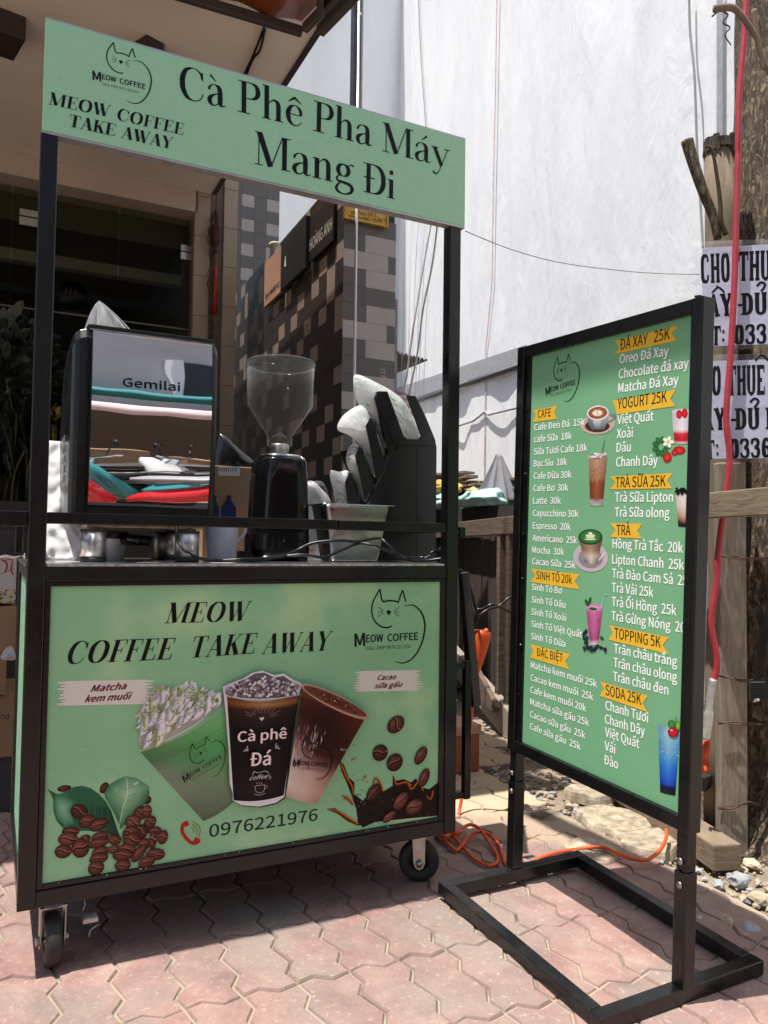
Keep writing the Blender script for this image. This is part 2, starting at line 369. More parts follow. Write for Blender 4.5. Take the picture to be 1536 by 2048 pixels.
def didtext(pr, txt, p, q, h, col, slant=0.0, track=0.03, wt=1.0):
    x = 0; items = []
    for ch in txt:
        st, adv = didone(ch); items.append((x, st)); x += adv+track
    Wd = x-track; dx, dy = q[0]-p[0], q[1]-p[1]; L = math.hypot(dx, dy); ex, ey = dx/L, dy/L; k = L/Wd
    for x0, sts in items:
        for st in sts:
            P = catmull([Vector(a) for a in st], 6) if len(st) > 2 else [Vector(a) for a in st]
            A, B = [], []
            for i, c in enumerate(P):     # offset in glyph space, then skew/scale so that horizontals stay thin
                a = P[max(i-1, 0)]; b = P[min(i+1, len(P)-1)]; tx, ty = (b.x-a.x)*k, (b.y-a.y)*h; l = math.hypot(tx, ty) or 1
                nx, ny = -ty/l, tx/l; hw = max(c.z, .004)*h/2*(wt if c.z > .06 else 1+(wt-1)*.5)
                X, Yy = (x0+c.x)*k, c.y*h
                for lst, sg in ((A, 1), (B, -1)):
                    xx, yy = X+nx*hw*sg, Yy+ny*hw*sg; xx += yy*slant
                    lst.append((p[0]+ex*xx-ey*yy, p[1]+ey*xx+ex*yy))
            m = len(P); pr.raw(A+B, [(i, i+1, m+i+1, m+i) for i in range(m-1)], col, .4)
# --- cat outline mark with name and phone line; box 0..1 wide, y up; p = map from unit box to plane
def catmark(pr, mp, k, ink, name_h=.155, small=True):
    """mp(x, y) -> plane point; k = plane length of one unit"""
    def S_(pts, w): pr.stroke([mp(a, b)+((c if c else w)*k*1.25,) for a, b, c in [(q+(0,))[:3] for q in pts]], ink)
    S_([(.56, .50), (.50, .475), (.40, .49), (.30, .57), (.245, .70), (.25, .86), (.30, .98), (.36, 1.09)], .017)
    S_([(.36, 1.09), (.375, 1.0), (.395, .92), (.42, .885)], .017)
    S_([(.415, .885), (.50, .905), (.60, .90), (.66, .875)], .017)
    S_([(.655, .875), (.685, .98), (.72, 1.075)], .017)
    S_([(.72, 1.075), (.75, .98), (.775, .89)], .017)
    S_([(.745, .815, .004), (.83, .835, .009), (.93, .82, .014), (1.045, .70, .02), (1.10, .52, .022), (1.09, .36, .022), (1.06, .23, .02), (.99, .07, .019), (.90, -.04, .017), (.81, -.09, .014), (.72, -.10, .01), (.615, -.06, .003)], .018)
    pr.poly([mp(.47, .735), mp(.505, .755), mp(.545, .735), (mp(.535, .70)), mp(.507, .675), mp(.48, .70)], ink)
    for s_ in (-1, 1):
        for dy, ey in ((.02, .055), (0, .0), (-.02, -.05)):
            S_([(.507+s_*.085, .725+dy, .005), (.507+s_*.13, .728+dy+ey*.5, .006), (.507+s_*.17, .72+dy+ey, .004)], .006)
    h = name_h*k
    def tx(t, x0, x1, y, hh, b, col=ink): pr.text(t, mp(x0, y), mp(x1, y), hh, col, b)
    pr.text('M', mp(.0, .18), mp(.15, .19), h*1.15, ink, .03)
    pr.text('EOW', mp(.17, .245), mp(.43, .255), h*.66, ink, .03)
    pr.text('COFFEE', mp(.5, .255), mp(.99, .27), h*.66, ink, .03)
    if small: pr.text('CALL SHIP 0976 221 976', mp(.17, .125), mp(.87, .135), h*.33, ink, -.004)
def plane_map(Q, ux, uy, nrm):
    """pixel -> 2D coordinates of the plane through Q"""
    Q, ux, uy, nrm = Vector(Q), Vector(ux), Vector(uy), Vector(nrm)
    def f(u, v):
        p = onp(u, v, nrm, Q)-Q; return (p.dot(ux), p.dot(uy))
    return f
def zoomed(f, x0, y0, s): return lambda a, b: f(x0+a/s, y0+b/s)
def affine3(o, x, y):
    """unit box map from three plane points: origin, +x end, +y end"""
    return lambda a, b: (o[0]+(x[0]-o[0])*a+(y[0]-o[0])*b, o[1]+(x[1]-o[1])*a+(y[1]-o[1])*b)
# ================================================================== SETTING
def gz(x, y):
    t = max(0, min(1, (x-.7)/.4)); return -.045*max(0, min(.6, -(y+.38)))*t*t*(3-2*t)
# ground sheet
def ground_mat():
    a = NT('dirt_ground'); co = a.coord(True); f = a.noise(co, 2.2, 8, .65); g = a.noise(co, 45, 6, .7)
    c = a.ramp(f, [(.3, (.27, .21, .15)), (.5, (.38, .30, .21)), (.7, (.48, .39, .27))])
    c = a.mix(a.ramp(g, [(.35, .6), (.6, 0.0)]), c, (.2, .16, .12)); a.set(c, .95); a.bump(g, .8, .02); return a.m
M['dirt'] = ground_mat()
def sand_mat():
    a = NT('joint_sand'); co = a.coord(True); f = a.noise(co, 6, 5); g = a.noise(co, 260, 4)
    x = a.n('ShaderNodeSeparateXYZ'); a.l(co, x.inputs[0])
    c = a.mix(a.ramp(f, [(.34, 0.0), (.5, 1.0)]), (.10, .075, .06), (.38, .32, .23)); a.set(c, .95); a.bump(g, .7, .004); return a.m
M['sand'] = sand_mat()
def paver_mat():
    a = NT('pink_paver'); co = a.coord(True); oi = a.n('ShaderNodeObjectInfo')
    f = a.noise(co, 7, 6, .6); g = a.noise(co, 60, 6, .7); h = a.noise(co, 2.6, 4, .6, .6); fine = a.noise(co, 420, 3, .7)
    c = a.ramp(f, [(.32, (.18, .095, .09)), (.5, (.33, .18, .155)), (.68, (.44, .30, .255))])
    c = a.mix(a.math('MULTIPLY', oi.outputs['Random'], .45), c, (.40, .27, .225))
    c = a.mix(a.ramp(h, [(.44, 0.0), (.62, .8)]), c, (.30, .25, .21))                    # greyish worn patches
    c = a.mix(a.ramp(g, [(.56, 0.0), (.70, .6)]), c, (.66, .55, .46))                      # chalky scuffs
    c = a.mix(a.ramp(fine, [(.36, .65), (.46, 0.0)]), c, (.15, .09, .075))
    c = a.mix(a.ramp(a.noise(co, 3.4, 6, .7, .4), [(.50, 0.0), (.68, .55)]), c, (.17, .125, .11))   # dirt stains
    # blown sand lying over the blocks near the fence
    sp = a.n('ShaderNodeSeparateXYZ'); a.l(co, sp.inputs[0])
    m = a.math('ADD', a.math('ADD', a.math('MULTIPLY', sp.outputs[0], .75), a.math('MULTIPLY', sp.outputs[1], 1.15)), a.math('MULTIPLY', a.noise(co, 4, 5), .9))
    m = a.ramp(a.math('MULTIPLY', m, .3), [(.55, 0.0), (.70, .92)])
    c = a.mix(m, c, (.56, .45, .29))
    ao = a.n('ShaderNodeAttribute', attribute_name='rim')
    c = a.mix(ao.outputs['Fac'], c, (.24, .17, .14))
    a.set(c, .88); n1 = a.bump(a.noise(co, 150, 5, .7), .45, .003); a.bump(f, .2, .01, n1); return a.m
M['paver'] = paver_mat()
gb = MB(); N = 60
def gfn(u, v):
    x = 1.5+(abs(u*2-1)**3)*math.copysign(60, u-.5); y = 0+(abs(v*2-1)**3)*math.copysign(60, v-.5)
    return (x, y, gz(x, y)-.03)
gb.grid(gfn, N, N)
gb.build('ground', M['dirt'], kind='structure')
bed = MB(); bed.grid(lambda u, v: (-2.4+u*4.32, -3.2+v*6.8, gz(-2.4+u*4.32, -3.2+v*6.8)-.0062), 40, 60)
bed = bed.build('pavement', M['sand'], kind='structure')
# interlocking wavy paver outline in the lattice frame: 0.130 wide, 0.275 long
PWX, PLY = .1305, .275
FR = [(0, 0), (.040, .0135), (.083, -.0135), (PWX, 0)]
SD = [(0, 0), (-.013, .048), (.012, .094), (-.013, .180), (.012, .224), (0, PLY)]
def paver_mesh(seed):
    rnd = random.Random(seed); poly = FR[:-1]+[(x+PWX, y) for x, y in SD[:-1]]+[(x, y+PLY) for x, y in FR[::-1][:-1]]+[(x, y) for x, y in SD[::-1][:-1]]
    cx, cy = PWX/2, PLY/2; g = .0017; n = len(poly)
    area = sum(poly[i][0]*poly[(i+1) % n][1]-poly[(i+1) % n][0]*poly[i][1] for i in range(n))
    sg = 1 if area > 0 else -1
    def inset(d, zz, j):
        out = []
        for i in range(n):
            p0, p1, p2 = Vector(poly[i-1]), Vector(poly[i]), Vector(poly[(i+1) % n])
            e1 = (p1-p0).normalized(); e2 = (p2-p1).normalized(); n1 = Vector((-e1.y, e1.x))*sg; n2 = Vector((-e2.y, e2.x))*sg
            b = (n1+n2).normalized(); k = d/max(.5, b.dot(n1)); p = p1+b*k
            out.append((p.x-cx+rnd.uniform(-j, j), p.y-cy+rnd.uniform(-j, j), zz+rnd.uniform(-j, j)*.5))
        return out
    r0 = inset(g, -.03, 0); r1 = inset(g, -.0065, .0006); r2 = inset(g+.0045, 0, .0006)
    me = bpy.data.meshes.new('paver'); fs = []
    for A in (0, n):
        for i in range(n): fs.append((A+i, A+(i+1) % n, A+n+(i+1) % n, A+n+i))
    fs.append(tuple(range(2*n, 3*n))); me.from_pydata(r0+r1+r2, [], fs); me.materials.append(M['paver'])
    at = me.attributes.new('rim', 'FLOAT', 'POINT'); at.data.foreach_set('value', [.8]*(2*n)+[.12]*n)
    bm = bmesh.new(); bm.from_mesh(me); bmesh.ops.recalc_face_normals(bm, faces=bm.faces)
    bmesh.ops.triangulate(bm, faces=[f for f in bm.faces if len(f.verts) > 4]); bm.to_mesh(me); bm.free(); return me
PM = [paver_mesh(k) for k in range(9)]
far = MB(); rot = R(-2.6); ox, oy = .2165, .012
for j in range(-12, 14):
    for i in range(-20, 16):
        lx, ly = (i+.5)*PWX, (j-.5)*PLY+.0
        x = ox+lx*cos(rot)-ly*sin(rot); y = oy+lx*sin(rot)+ly*cos(rot)
        if x < -2.4 or x > 1.87+.05*sin(j*2.3)+(.2 if y > .9 else 0)+max(0, y-.5)*.3 or y > 3.35 or y < -3: continue
        vis = x > -.32 and x+.3 > -.4 and -1.15 < y < 2.3 and not (x < .1 and y > 2) and (x > -.2 or y < 2)
        z = gz(x, y)+jit(.0024)
        if vis:
            o = bpy.data.objects.new('paver', PM[random.randrange(9)]); COL.objects.link(o); o.parent = bed
            o.location = (x, y, z); o.rotation_euler = ((gz(x, y+.05)-gz(x, y-.05))/.1+jit(.010), -(gz(x+.05, y)-gz(x-.05, y))/.1+jit(.007), rot+jit(.006))
        else:
            me = PM[random.randrange(9)]; mt = Matrix.Translation((x, y, z)) @ Matrix.Rotation(rot, 4, 'Z')
            far.add([mt @ v.co for v in me.vertices], [tuple(p.vertices) for p in me.polygons])
fo = far.build('paver', M['paver'], bed, kind='stuff')
# gravel, rubble and litter on the dirt strip by the fence
M['rubble'] = simple('broken_concrete', (.36, .30, .215), .95, var=.5, scale=26, bump=1.0, bscale=70, world=True)
M['stone_grey'] = simple('grey_stone', (.33, .34, .35), .85, var=.35, scale=9, bump=.3, world=True)
M['stone_tan'] = simple('tan_stone', (.46, .38, .27), .9, var=.3, scale=9, bump=.3, world=True)
def rock(mb, c, r, flat=.6, mi=0, seed=0, n=1):
    bm = bmesh.new(); bmesh.ops.create_icosphere(bm, subdivisions=n, radius=1); rnd = random.Random(seed)
    sx, sy, sz = rnd.uniform(.7, 1.3), rnd.uniform(.7, 1.3), flat*rnd.uniform(.7, 1.2); off = Vector((rnd.random()*9, rnd.random()*9, 0)); a = rnd.random()*6
    vs = []
    for v in bm.verts:
        k = 1+.45*mnoise.noise(v.co*1.3+off); p = Vector((v.co.x*sx, v.co.y*sy, v.co.z*sz))*k*r
        vs.append((c[0]+p.x*cos(a)-p.y*sin(a), c[1]+p.x*sin(a)+p.y*cos(a), c[2]+p.z))
    mb.add(vs, [tuple(v.index for v in f.verts) for f in bm.faces], mi); bm.free()
g = MB(); rnd = random.Random(3)
for k in range(2600):
    y = rnd.uniform(-1.3, 1.9); x = 1.88+.12*max(0, y)+abs(rnd.gauss(0, .35)); r = .0035+rnd.random()**4*.018
    if x > 3.1: continue
    rock(g, (x, y, gz(x, y)-.024+r*.3), r, .6, rnd.choice((0, 0, 1, 2)), k)
g.build('gravel', [M['rubble'], M['stone_grey'], M['stone_tan']], kind='stuff')
# broken concrete slabs between the paving and the fence
def slab(cx, cy, rx, ry, z0, h, seed, lab):
    rnd = random.Random(seed); n = 26; base = [1+.3*mnoise.noise(Vector((cos(2*pi*k/n)*1.3, sin(2*pi*k/n)*1.3, seed)))+rnd.uniform(-.05, .05) for k in range(n)]
    vs, fs = [], []; rings = [(1.04, 0), (1.0, .6), (.95, .95)]+[(.95-.95*i/7, 1.0) for i in range(1, 7)]
    for q_, hh_ in rings:
        for k in range(n):
            a = 2*pi*k/n; x, y = cx+rx*base[k]*q_*cos(a), cy+ry*base[k]*q_*sin(a); vs.append((x, y, z0+h*hh_+(.009*mnoise.noise(Vector((x*22, y*22, seed)))+.012*mnoise.noise(Vector((x*7, y*7, seed))))*min(1, hh_*1.2)))
    for i in range(len(rings)-1):
        for k in range(n): fs.append((i*n+k, i*n+(k+1) % n, (i+1)*n+(k+1) % n, (i+1)*n+k))
    fs.append(tuple((len(rings)-1)*n+k for k in range(n))); mb = MB(); mb.add(vs, fs); o = mb.build('concrete_slab', M['rubble'], loc=(cx, cy, 0)); tag(o, lab, 'rubble', 'broken concrete beside the paving')
q = PZ(1225, 1625, .03); slab(q.x, q.y, .13, .15, -.02, .034, 1, 'pale cracked concrete slab lying at the edge of the pink paving')
q = PZ(1290, 1668, .03); slab(q.x+.02, q.y, .12, .12, -.02, .036, 2, 'crumbling concrete lump beside the hanging orange cable')
q = PZ(1185, 1690, .02); slab(q.x, q.y, .1, .09, -.02, .03, 5, 'small yellowish concrete piece nearest the dark corner of the stand shadow')
q = PZ(1195, 1590, .03); slab(q.x+.05, q.y+.1, .1, .1, -.02, .04, 7, 'flat concrete chunk under the lower left of the menu board')
# hand-sized loose stones one can tell apart
spots = [(1396, 1698, .03, 'stone_grey', 'grey angular stone under the fallen timber'), (1478, 1758, .034, 'stone_grey', 'largest blue grey stone by the tree foot'), (1505, 1722, .026, 'stone_tan', 'tan stone behind the grey ones at the tree foot'),
         (1436, 1762, .024, 'stone_grey', 'small grey stone in front of the timber end'), (1522, 1790, .03, 'stone_tan', 'pale stone at the right border of the gravel'), (1500, 1850, .03, 'stone_grey', 'flat grey pebble nearest the corner of the stand base'),
         (1400, 1832, .022, 'stone_tan', 'sandy pebble right of the stand post'), (1455, 1835, .028, 'rubble', 'rough cream pebble on the dirt strip'), (1222, 1566, .03, 'stone_grey', 'rounded light grey stone at the foot of the boards'), (1120, 1622, .016, 'stone_grey', 'little grey pebble on the sandy paving')]
for k, (u, v, r, m, lab) in enumerate(spots):
    p = PZ(u, v, .0); mb = MB(); rock(mb, (p.x, p.y, gz(p.x, p.y)-.03+r*.8), r, .65, 0, 900+k, 2); tag(mb.build('stone', M[m], loc=(p.x, p.y, 0)), lab, 'stone', 'loose stones on the dirt')
# ------------------------------------------------------------------ white tarpaulin screens
def tarp_mat():
    a = NT('white_tarp'); co = a.coord(True); f = a.noise(a.scaled(co, (1, 1, .35)), 2.2, 7, .6, .6); g = a.noise(co, 18, 6, .65); d = a.noise(a.scaled(co, (1, 1, .2)), 1.1, 3, .5, .8)
    c = a.ramp(f, [(.3, (.80, .82, .85)), (.6, (.88, .89, .90))]); c = a.mix(a.ramp(a.noise(co, 1.7, 6, .7), [(.62, 0.0), (.8, .35)]), c, (.58, .55, .50))
    a.set(c, .55); a.b.inputs['Specular IOR Level'].default_value = .3; e = a.noise(a.scaled(co, (.5, .9, .28)), 3.2, 5, .55, 2.2); n0 = a.bump(e, .22, .05); n1 = a.bump(d, .5, .12, n0); a.bump(a.noise(a.scaled(co, (1, 1, .6)), 6, 4, .6, 1.4), .22, .02, n1); return a.m
M['tarp'] = tarp_mat()
def tx_(y): return 3.95+.2*y
def curtain(name, x0y0, x1y1, z0, z1, lab, amp=.02, nu=90, seed=0):
    a, b = Vector(x0y0), Vector(x1y1); L = (b-a).length; d = (b-a)/L; n = Vector((-d.y, d.x)); mb = MB()
    def fn(u, v):
        s = u*L; w = amp*.55*(sin(s*5.1+seed)*.5+mnoise.noise(Vector((s*1.6, v*1.1, seed)))*1.6+.5*mnoise.noise(Vector((s*5, v*6+s*2.2, seed))))
        p = a+d*s+n*w; return (p.x, p.y, z0+(z1-z0)*v)
    mb.grid(fn, nu, 60); o = mb.build(name, M['tarp'], loc=(a.x, a.y, 0)); tag(o, lab, 'tarpaulin'); return o
tw = curtain('tarpaulin', (tx_(-4), -4), (tx_(9.5), 9.5), -.02, 11, 'huge white tarpaulin screen hanging behind the board fence', .05, 160, 1)
curtain('tarpaulin', (6.4, 9.4), (1.2, 8.6), -.02, 12.5, 'white stained tarpaulin behind the shop end, left of the dark steel post', .05, 70, 5)
# stitched seams and edge strips on the big screen
M['seam_pink'] = simple('pink_seam', (.62, .45, .45), .8, var=.25, scale=20)
M['seam_grey'] = simple('grey_webbing', (.36, .37, .39), .7, var=.2, scale=20)
M['rope'] = simple('grey_rope', (.3, .3, .29), .8, var=.3, scale=200)
def tp(u, v, off=.0):     # pixel -> tarpaulin face
    n = Vector((-1, .2, 0)).normalized(); p = onp(u, v, n, (tx_(0), 0, 0)); return p+n*(.034+off*.25)
for pts, w, m, nm in (([(1000, -40), (996, 200), (992, 380), (990, 560), (977, 700), (974, 960)], .02, 'seam_pink', 'seam'),
                      ([(1448, -40), (1448, 300)], .05, 'seam_grey', 'hem')):
    mb = MB(); P = [tp(*p) for p in pts]; up = Vector((0, .98, 0))
    for a, b in zip(P, P[1:]): mb.add([a-up*w/2, a+up*w/2, b+up*w/2, b-up*w/2], [(0, 1, 2, 3)])
    mb.build(nm, M[m], tw, solid=.003)
for pts, r, nm, lab in (([(1389, -40), (1391, 60), (1400, 150), (1405, 280), (1412, 400), (1418, 500)], .009, 'cable', 'grey cable hanging down the tarpaulin right of centre'),
                    ([(842, -40), (845, 60), (850, 150), (858, 260)], .008, 'cable', 'thin pale cord hanging behind the top sign near the word Pha'),)                    :
    mb = MB(); mb.tube(catmull([tp(*p, .05) for p in pts], 8), r, 6); tag(mb.build(nm, M['rope'], loc=tp(*pts[0])), lab, 'cable')
# lower hem tube: grey see-through strip over a pipe, running up to the right
mb = MB(); A, B = tp(770, 818, .02), tp(1060, 722, .02); A2, B2 = tp(770, 786, .02), tp(1060, 690, .02); mb.add([A, B, B2, A2], [(0, 1, 2, 3)])
mb.build('clear_strip', M['seam_grey'], tw, solid=.004)
mb = MB(); mb.tube([tp(765, 826, .05), tp(1080, 722, .05)], .03, 10); tag(mb.build('pipe', simple('dark_grey_pipe', (.07, .07, .08), .5), loc=tp(765, 826, .05)), 'dark grey pipe low on the tarpaulin, rising to the right behind the menu board', 'pipe')
mb = MB(); mb.tube([tp(*p, .06) for p in ((900, 838), (925, 852), (955, 842), (978, 824), (985, 830), (1060, 812))], .014, 8); tag(mb.build('cable', M['seam_grey'], loc=tp(900, 838)), 'grey cable kinked against the tarpaulin below the pipe', 'cable')
# ------------------------------------------------------------------ steel post between the tarpaulins
M['dark_steel'] = simple('dark_steel', (.035, .035, .04), .42, .3, .3, 12, .05)
P0 = PY(712, 200, 2.6); t = thing('steel_post', 'tall dark steel post rising above the top sign', 'post', (P0.x, P0.y, 0))
mb = MB(); mb.box((P0.x-.034, P0.y-.03, -.02), (P0.x+.02, P0.y+.03, 6.5)); mb.build('post', M['dark_steel'], t, .004)
mb = MB(); mb.box((P0.x+.021, P0.y-.02, -.02), (P0.x+.036, P0.y+.02, 6.5)); mb.build('cover_strip', M['seam_grey'], t)
p = PY(717, 29, 2.57); mb = MB(); mb.lathe([(0, -.012), (.009, -.012), (.009, .0), (.0, .0)], (P0.x+.01, P0.y-.03, p.z), 10, axis='y'); mb.build('bolt', M['zinc'], t)
q = PY(710, 800, 1.75); mb = MB(); mb.tube([(q.x, 1.75, 0), PY(712, 405, 1.75)+Vector((0, 0, 1.2))], .008, 8); tag(mb.build('thin_pole', M['steel'], loc=(q.x, 1.75, 0)), 'thin grey metal rod standing in front of the tiled pillar', 'pole')
# ================================================================== SHOP FRONT
BY = CAMP.y+5.72; SZ = CAMP.z+2.6                                   # beam plane and soffit height
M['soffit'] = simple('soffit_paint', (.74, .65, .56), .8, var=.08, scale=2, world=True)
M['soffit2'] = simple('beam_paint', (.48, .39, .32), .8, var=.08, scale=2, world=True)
shop = thing('shop', 'dim shop with a beige soffit, glass front and plants behind the cart', 'shop', (0, BY, 0))
sx1 = CAMP.x+.535*2.6
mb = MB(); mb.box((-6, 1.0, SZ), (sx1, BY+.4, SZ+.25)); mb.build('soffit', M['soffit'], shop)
mb = MB(); mb.box((sx1+.002, 1.0, SZ-.01), (sx1+.03, BY-.02, SZ+.10)); mb.build('edge_trim', M['dark_steel'], shop)
xc0, xc1 = CAMP.x+.223*5.72, CAMP.x+.279*5.72
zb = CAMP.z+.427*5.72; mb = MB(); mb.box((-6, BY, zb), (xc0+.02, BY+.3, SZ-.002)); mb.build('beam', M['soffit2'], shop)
# thin cable sagging over the soffit
mb = MB(); 
for k, pts in enumerate(([(528, 55), (515, 90), (500, 125), (488, 150), (478, 175)], [(530, 58), (520, 100), (506, 118), (493, 150), (486, 180)])):
    mb.tube(catmull([PZ(u, v, SZ-.012-.006*k) for u, v in pts], 5), .007, 5)
tag(mb.build('cable', M['black_plastic'], loc=PZ(528, 55, SZ)), 'pair of black wires running across the soffit towards the sign', 'cable')
# dark timber hooks under the soffit
M['dark_wood'] = simple('dark_wood', (.035, .022, .016), .6, var=.3, scale=6)
for (u, v, w, lab) in ((-8, 62, .22, 'dark brown bracket at the top left under the soffit'), (298, 108, .10, 'dark brown bracket peeking over the top sign')):
    p = PZ(u, v, SZ-.06); mb = MB(); mb.obox(p, (w, .04, 0), (-.05, w, 0), (0, 0, .12)); tag(mb.build('bracket', M['dark_wood'], loc=p, bevel=.006), lab, 'bracket')
# beige stone column of single slabs
M['stone'] = simple('beige_stone', (.33, .27, .205), .55, var=.16, scale=3, bump=.05, world=True)
col = thing('stone_column', 'beige stone clad column beside the shop glass, with a hanging red charm', 'column', (xc0, BY, 0))
w1 = (xc1-xc0)*.36; hz = .30; z = 0; k = 0
mb = MB(); mb.box((xc0+.012, BY+.012, -.02), (xc1-.012, BY+.5, SZ+.7)); mb.build('core', simple('grout', (.12, .10, .08), .9), col)
pm = {}
def piece(name, key, a, b, mat, parent, bev=.0):
    """a box-shaped piece; alike pieces share their mesh"""
    d = tuple(round(b[i]-a[i], 4) for i in range(3)); kk = (key, d)
    if kk not in pm: m = MB(); m.box((0, 0, 0), d); pm[kk] = m.mesh(name, mat)
    o = bpy.data.objects.new(name, pm[kk]); COL.objects.link(o); o.parent = parent; o.location = Vector(a)-rootloc(parent); return o
while z < SZ+.5:
    zt = z+hz
    for i, (a, b) in enumerate(((xc0, xc0+w1-.004), (xc0+w1, xc1-w1*.9-.004), (xc1-w1*.9, xc1))):
        if i == 1: piece('stone_tile', 'sm', (a, BY+.02, z), (b, BY+.05, zt-.002), M['stone'], col)
        else: piece('stone_tile', 'st', (a, BY, z+(.1 if i else 0)), (b, BY+.05, zt-.004+(.1 if i else 0)), M['stone'], col)
    z = zt; k += 1
    if k > 15: break
# red hanging charm and dry twigs tied to the column
M['red'] = simple('red_lacquer', (.34, .012, .012), .45, var=.3); M['twig'] = simple('dry_twig', (.06, .045, .02), .85, var=.3)
c0 = PY(433, 390, BY-.06); t = thing('hanging_charm', 'long red and dark new-year charm hanging on the beige column', 'charm', c0)
mb = MB(); mb.tube([c0, PY(432, 420, BY-.06)], .004, 5); mb.tube(catmull([PY(432, 420, BY-.06), PY(434, 445, BY-.06), PY(432, 470, BY-.06), PY(431, 505, BY-.06)], 5), [.006]+[.018]*6+[.034]*6+[.012]*4, 8); mb.build('tassel_top', simple('maroon_cloth', (.05, .012, .01), .8), t)
mb = MB(); mb.tube([PY(431, 505, BY-.06), PY(431, 565, BY-.06), PY(430, 628, BY-.06)], [.003, .016, .02], 8); mb.build('red_tassel', M['red'], t)
mb = MB()
for k in range(26):
    y0 = random.uniform(430, 690); mb.tube([PY(424+jit(5), y0, BY-.05), PY(423+jit(9), y0+25, BY-.06+jit(.02)), PY(425+jit(7), y0+50, BY-.05)], .004, 4)
mb.tube([PY(424, 425, BY-.05), PY(422, 700, BY-.05)], .008, 5); tag(mb.build('twig_bundle', M['twig'], loc=PY(424, 425, BY-.05)), 'bundle of dark dry twigs hanging left of the red charm', 'twigs')
# glass front and interior
gx0 = -2.2; GYY = BY+.16
fr = thing('shop_glazing', 'tall dark glass panes of the shop front', 'glazing', (0, GYY, 0))
M['alu'] = simple('grey_aluminium', (.16, .155, .14), .45, .5, .1)
xs = [gx0, -.9, -.02, PY(232*1.0, 700, GYY).x, xc0+.0]
for a, b in zip(xs, xs[1:]):
    mb = MB(); mb.box((a+.004, GYY, .02), (b-.004, GYY+.01, 2.62)); mb.build('pane', M['glass'], fr)
    mb = MB(); mb.box((a+.004, GYY, 2.63), (b-.004, GYY+.01, zb-.01)); mb.build('pane', M['glass'], fr)
mb = MB(); mb.box((gx0, GYY-.004, 2.62), (xc0, GYY+.014, 2.63)); mb.build('transom', M['alu'], fr)
for u, v, w in ((58, 435, .12), (375, 505, .1)):
    p = PY(u, v, GYY-.01); mb = MB(); mb.box((p.x-w/2, GYY-.02, p.z-.06), (p.x+w/2, GYY-.004, p.z-.005)); mb.box((p.x-w/2, GYY-.02, p.z+.005), (p.x+w/2, GYY-.004, p.z+.05)); mb.build('clamp', M['steel'], fr)
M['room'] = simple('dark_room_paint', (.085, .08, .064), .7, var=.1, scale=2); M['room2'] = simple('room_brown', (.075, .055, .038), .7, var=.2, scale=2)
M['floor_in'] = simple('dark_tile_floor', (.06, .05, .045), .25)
x0, x1, y1 = -3.2, xc0+.1, BY+4.2
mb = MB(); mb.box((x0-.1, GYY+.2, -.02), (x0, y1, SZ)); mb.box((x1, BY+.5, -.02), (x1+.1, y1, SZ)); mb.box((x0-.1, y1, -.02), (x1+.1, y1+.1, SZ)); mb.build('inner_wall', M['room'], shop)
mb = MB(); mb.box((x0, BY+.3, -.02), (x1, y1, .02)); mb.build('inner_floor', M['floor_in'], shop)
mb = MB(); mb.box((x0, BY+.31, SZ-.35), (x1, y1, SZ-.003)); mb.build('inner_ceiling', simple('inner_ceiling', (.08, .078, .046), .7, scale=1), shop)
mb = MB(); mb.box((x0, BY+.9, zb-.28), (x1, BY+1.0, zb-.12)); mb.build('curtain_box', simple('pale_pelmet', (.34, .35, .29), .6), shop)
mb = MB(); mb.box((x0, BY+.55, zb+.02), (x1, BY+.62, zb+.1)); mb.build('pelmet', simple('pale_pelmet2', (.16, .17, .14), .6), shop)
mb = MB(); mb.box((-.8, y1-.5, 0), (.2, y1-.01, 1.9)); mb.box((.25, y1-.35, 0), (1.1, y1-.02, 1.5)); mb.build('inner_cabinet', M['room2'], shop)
# round ceiling rose and pendant
p = PY(60, 470, BY+2); t = thing('chandelier', 'old tiered glass chandelier hanging behind the shop glass', 'chandelier', (p.x, p.y, 2.2))
mb = MB(); mb.tube([(p.x, p.y, SZ-.36), (p.x, p.y, 1.9)], .012, 6); mb.lathe([(.0, .1), (.05, .1), (.02, .0), (.0, 0)], (p.x, p.y, p.z+.1), 12); mb.build('stem', simple('old_brass', (.32, .22, .08), .35, .8), t)
mb = MB()
for k in range(12):
    a = k*pi/6; q = Vector((p.x+.26*cos(a), p.y+.26*sin(a), 2.2)); mb.lathe([(.0, .16), (.04, .15), (.045, .0), (.035, -.02), (0, -.02)], q+Vector((0, 0, .1)), 8); mb.tube([q+Vector((0, 0, .08)), (p.x+.1*cos(a), p.y+.1*sin(a), 1.95), (p.x, p.y, 2.0)], .008, 5)
mb.build('lamp_cups', simple('smoky_glass', (.28, .24, .2), .2), t)
mb = MB()
for r_, zz in ((.24, 2.02), (.18, 1.92), (.1, 1.82)):
    for k in range(14): a = k*2*pi/14; mb.lathe([(0, .05), (.012, .02), (.008, -.05), (0, -.06)], (p.x+r_*cos(a), p.y+r_*sin(a), zz), 5)
mb.build('crystals', simple('dusty_crystal', (.2, .17, .14), .15), t)
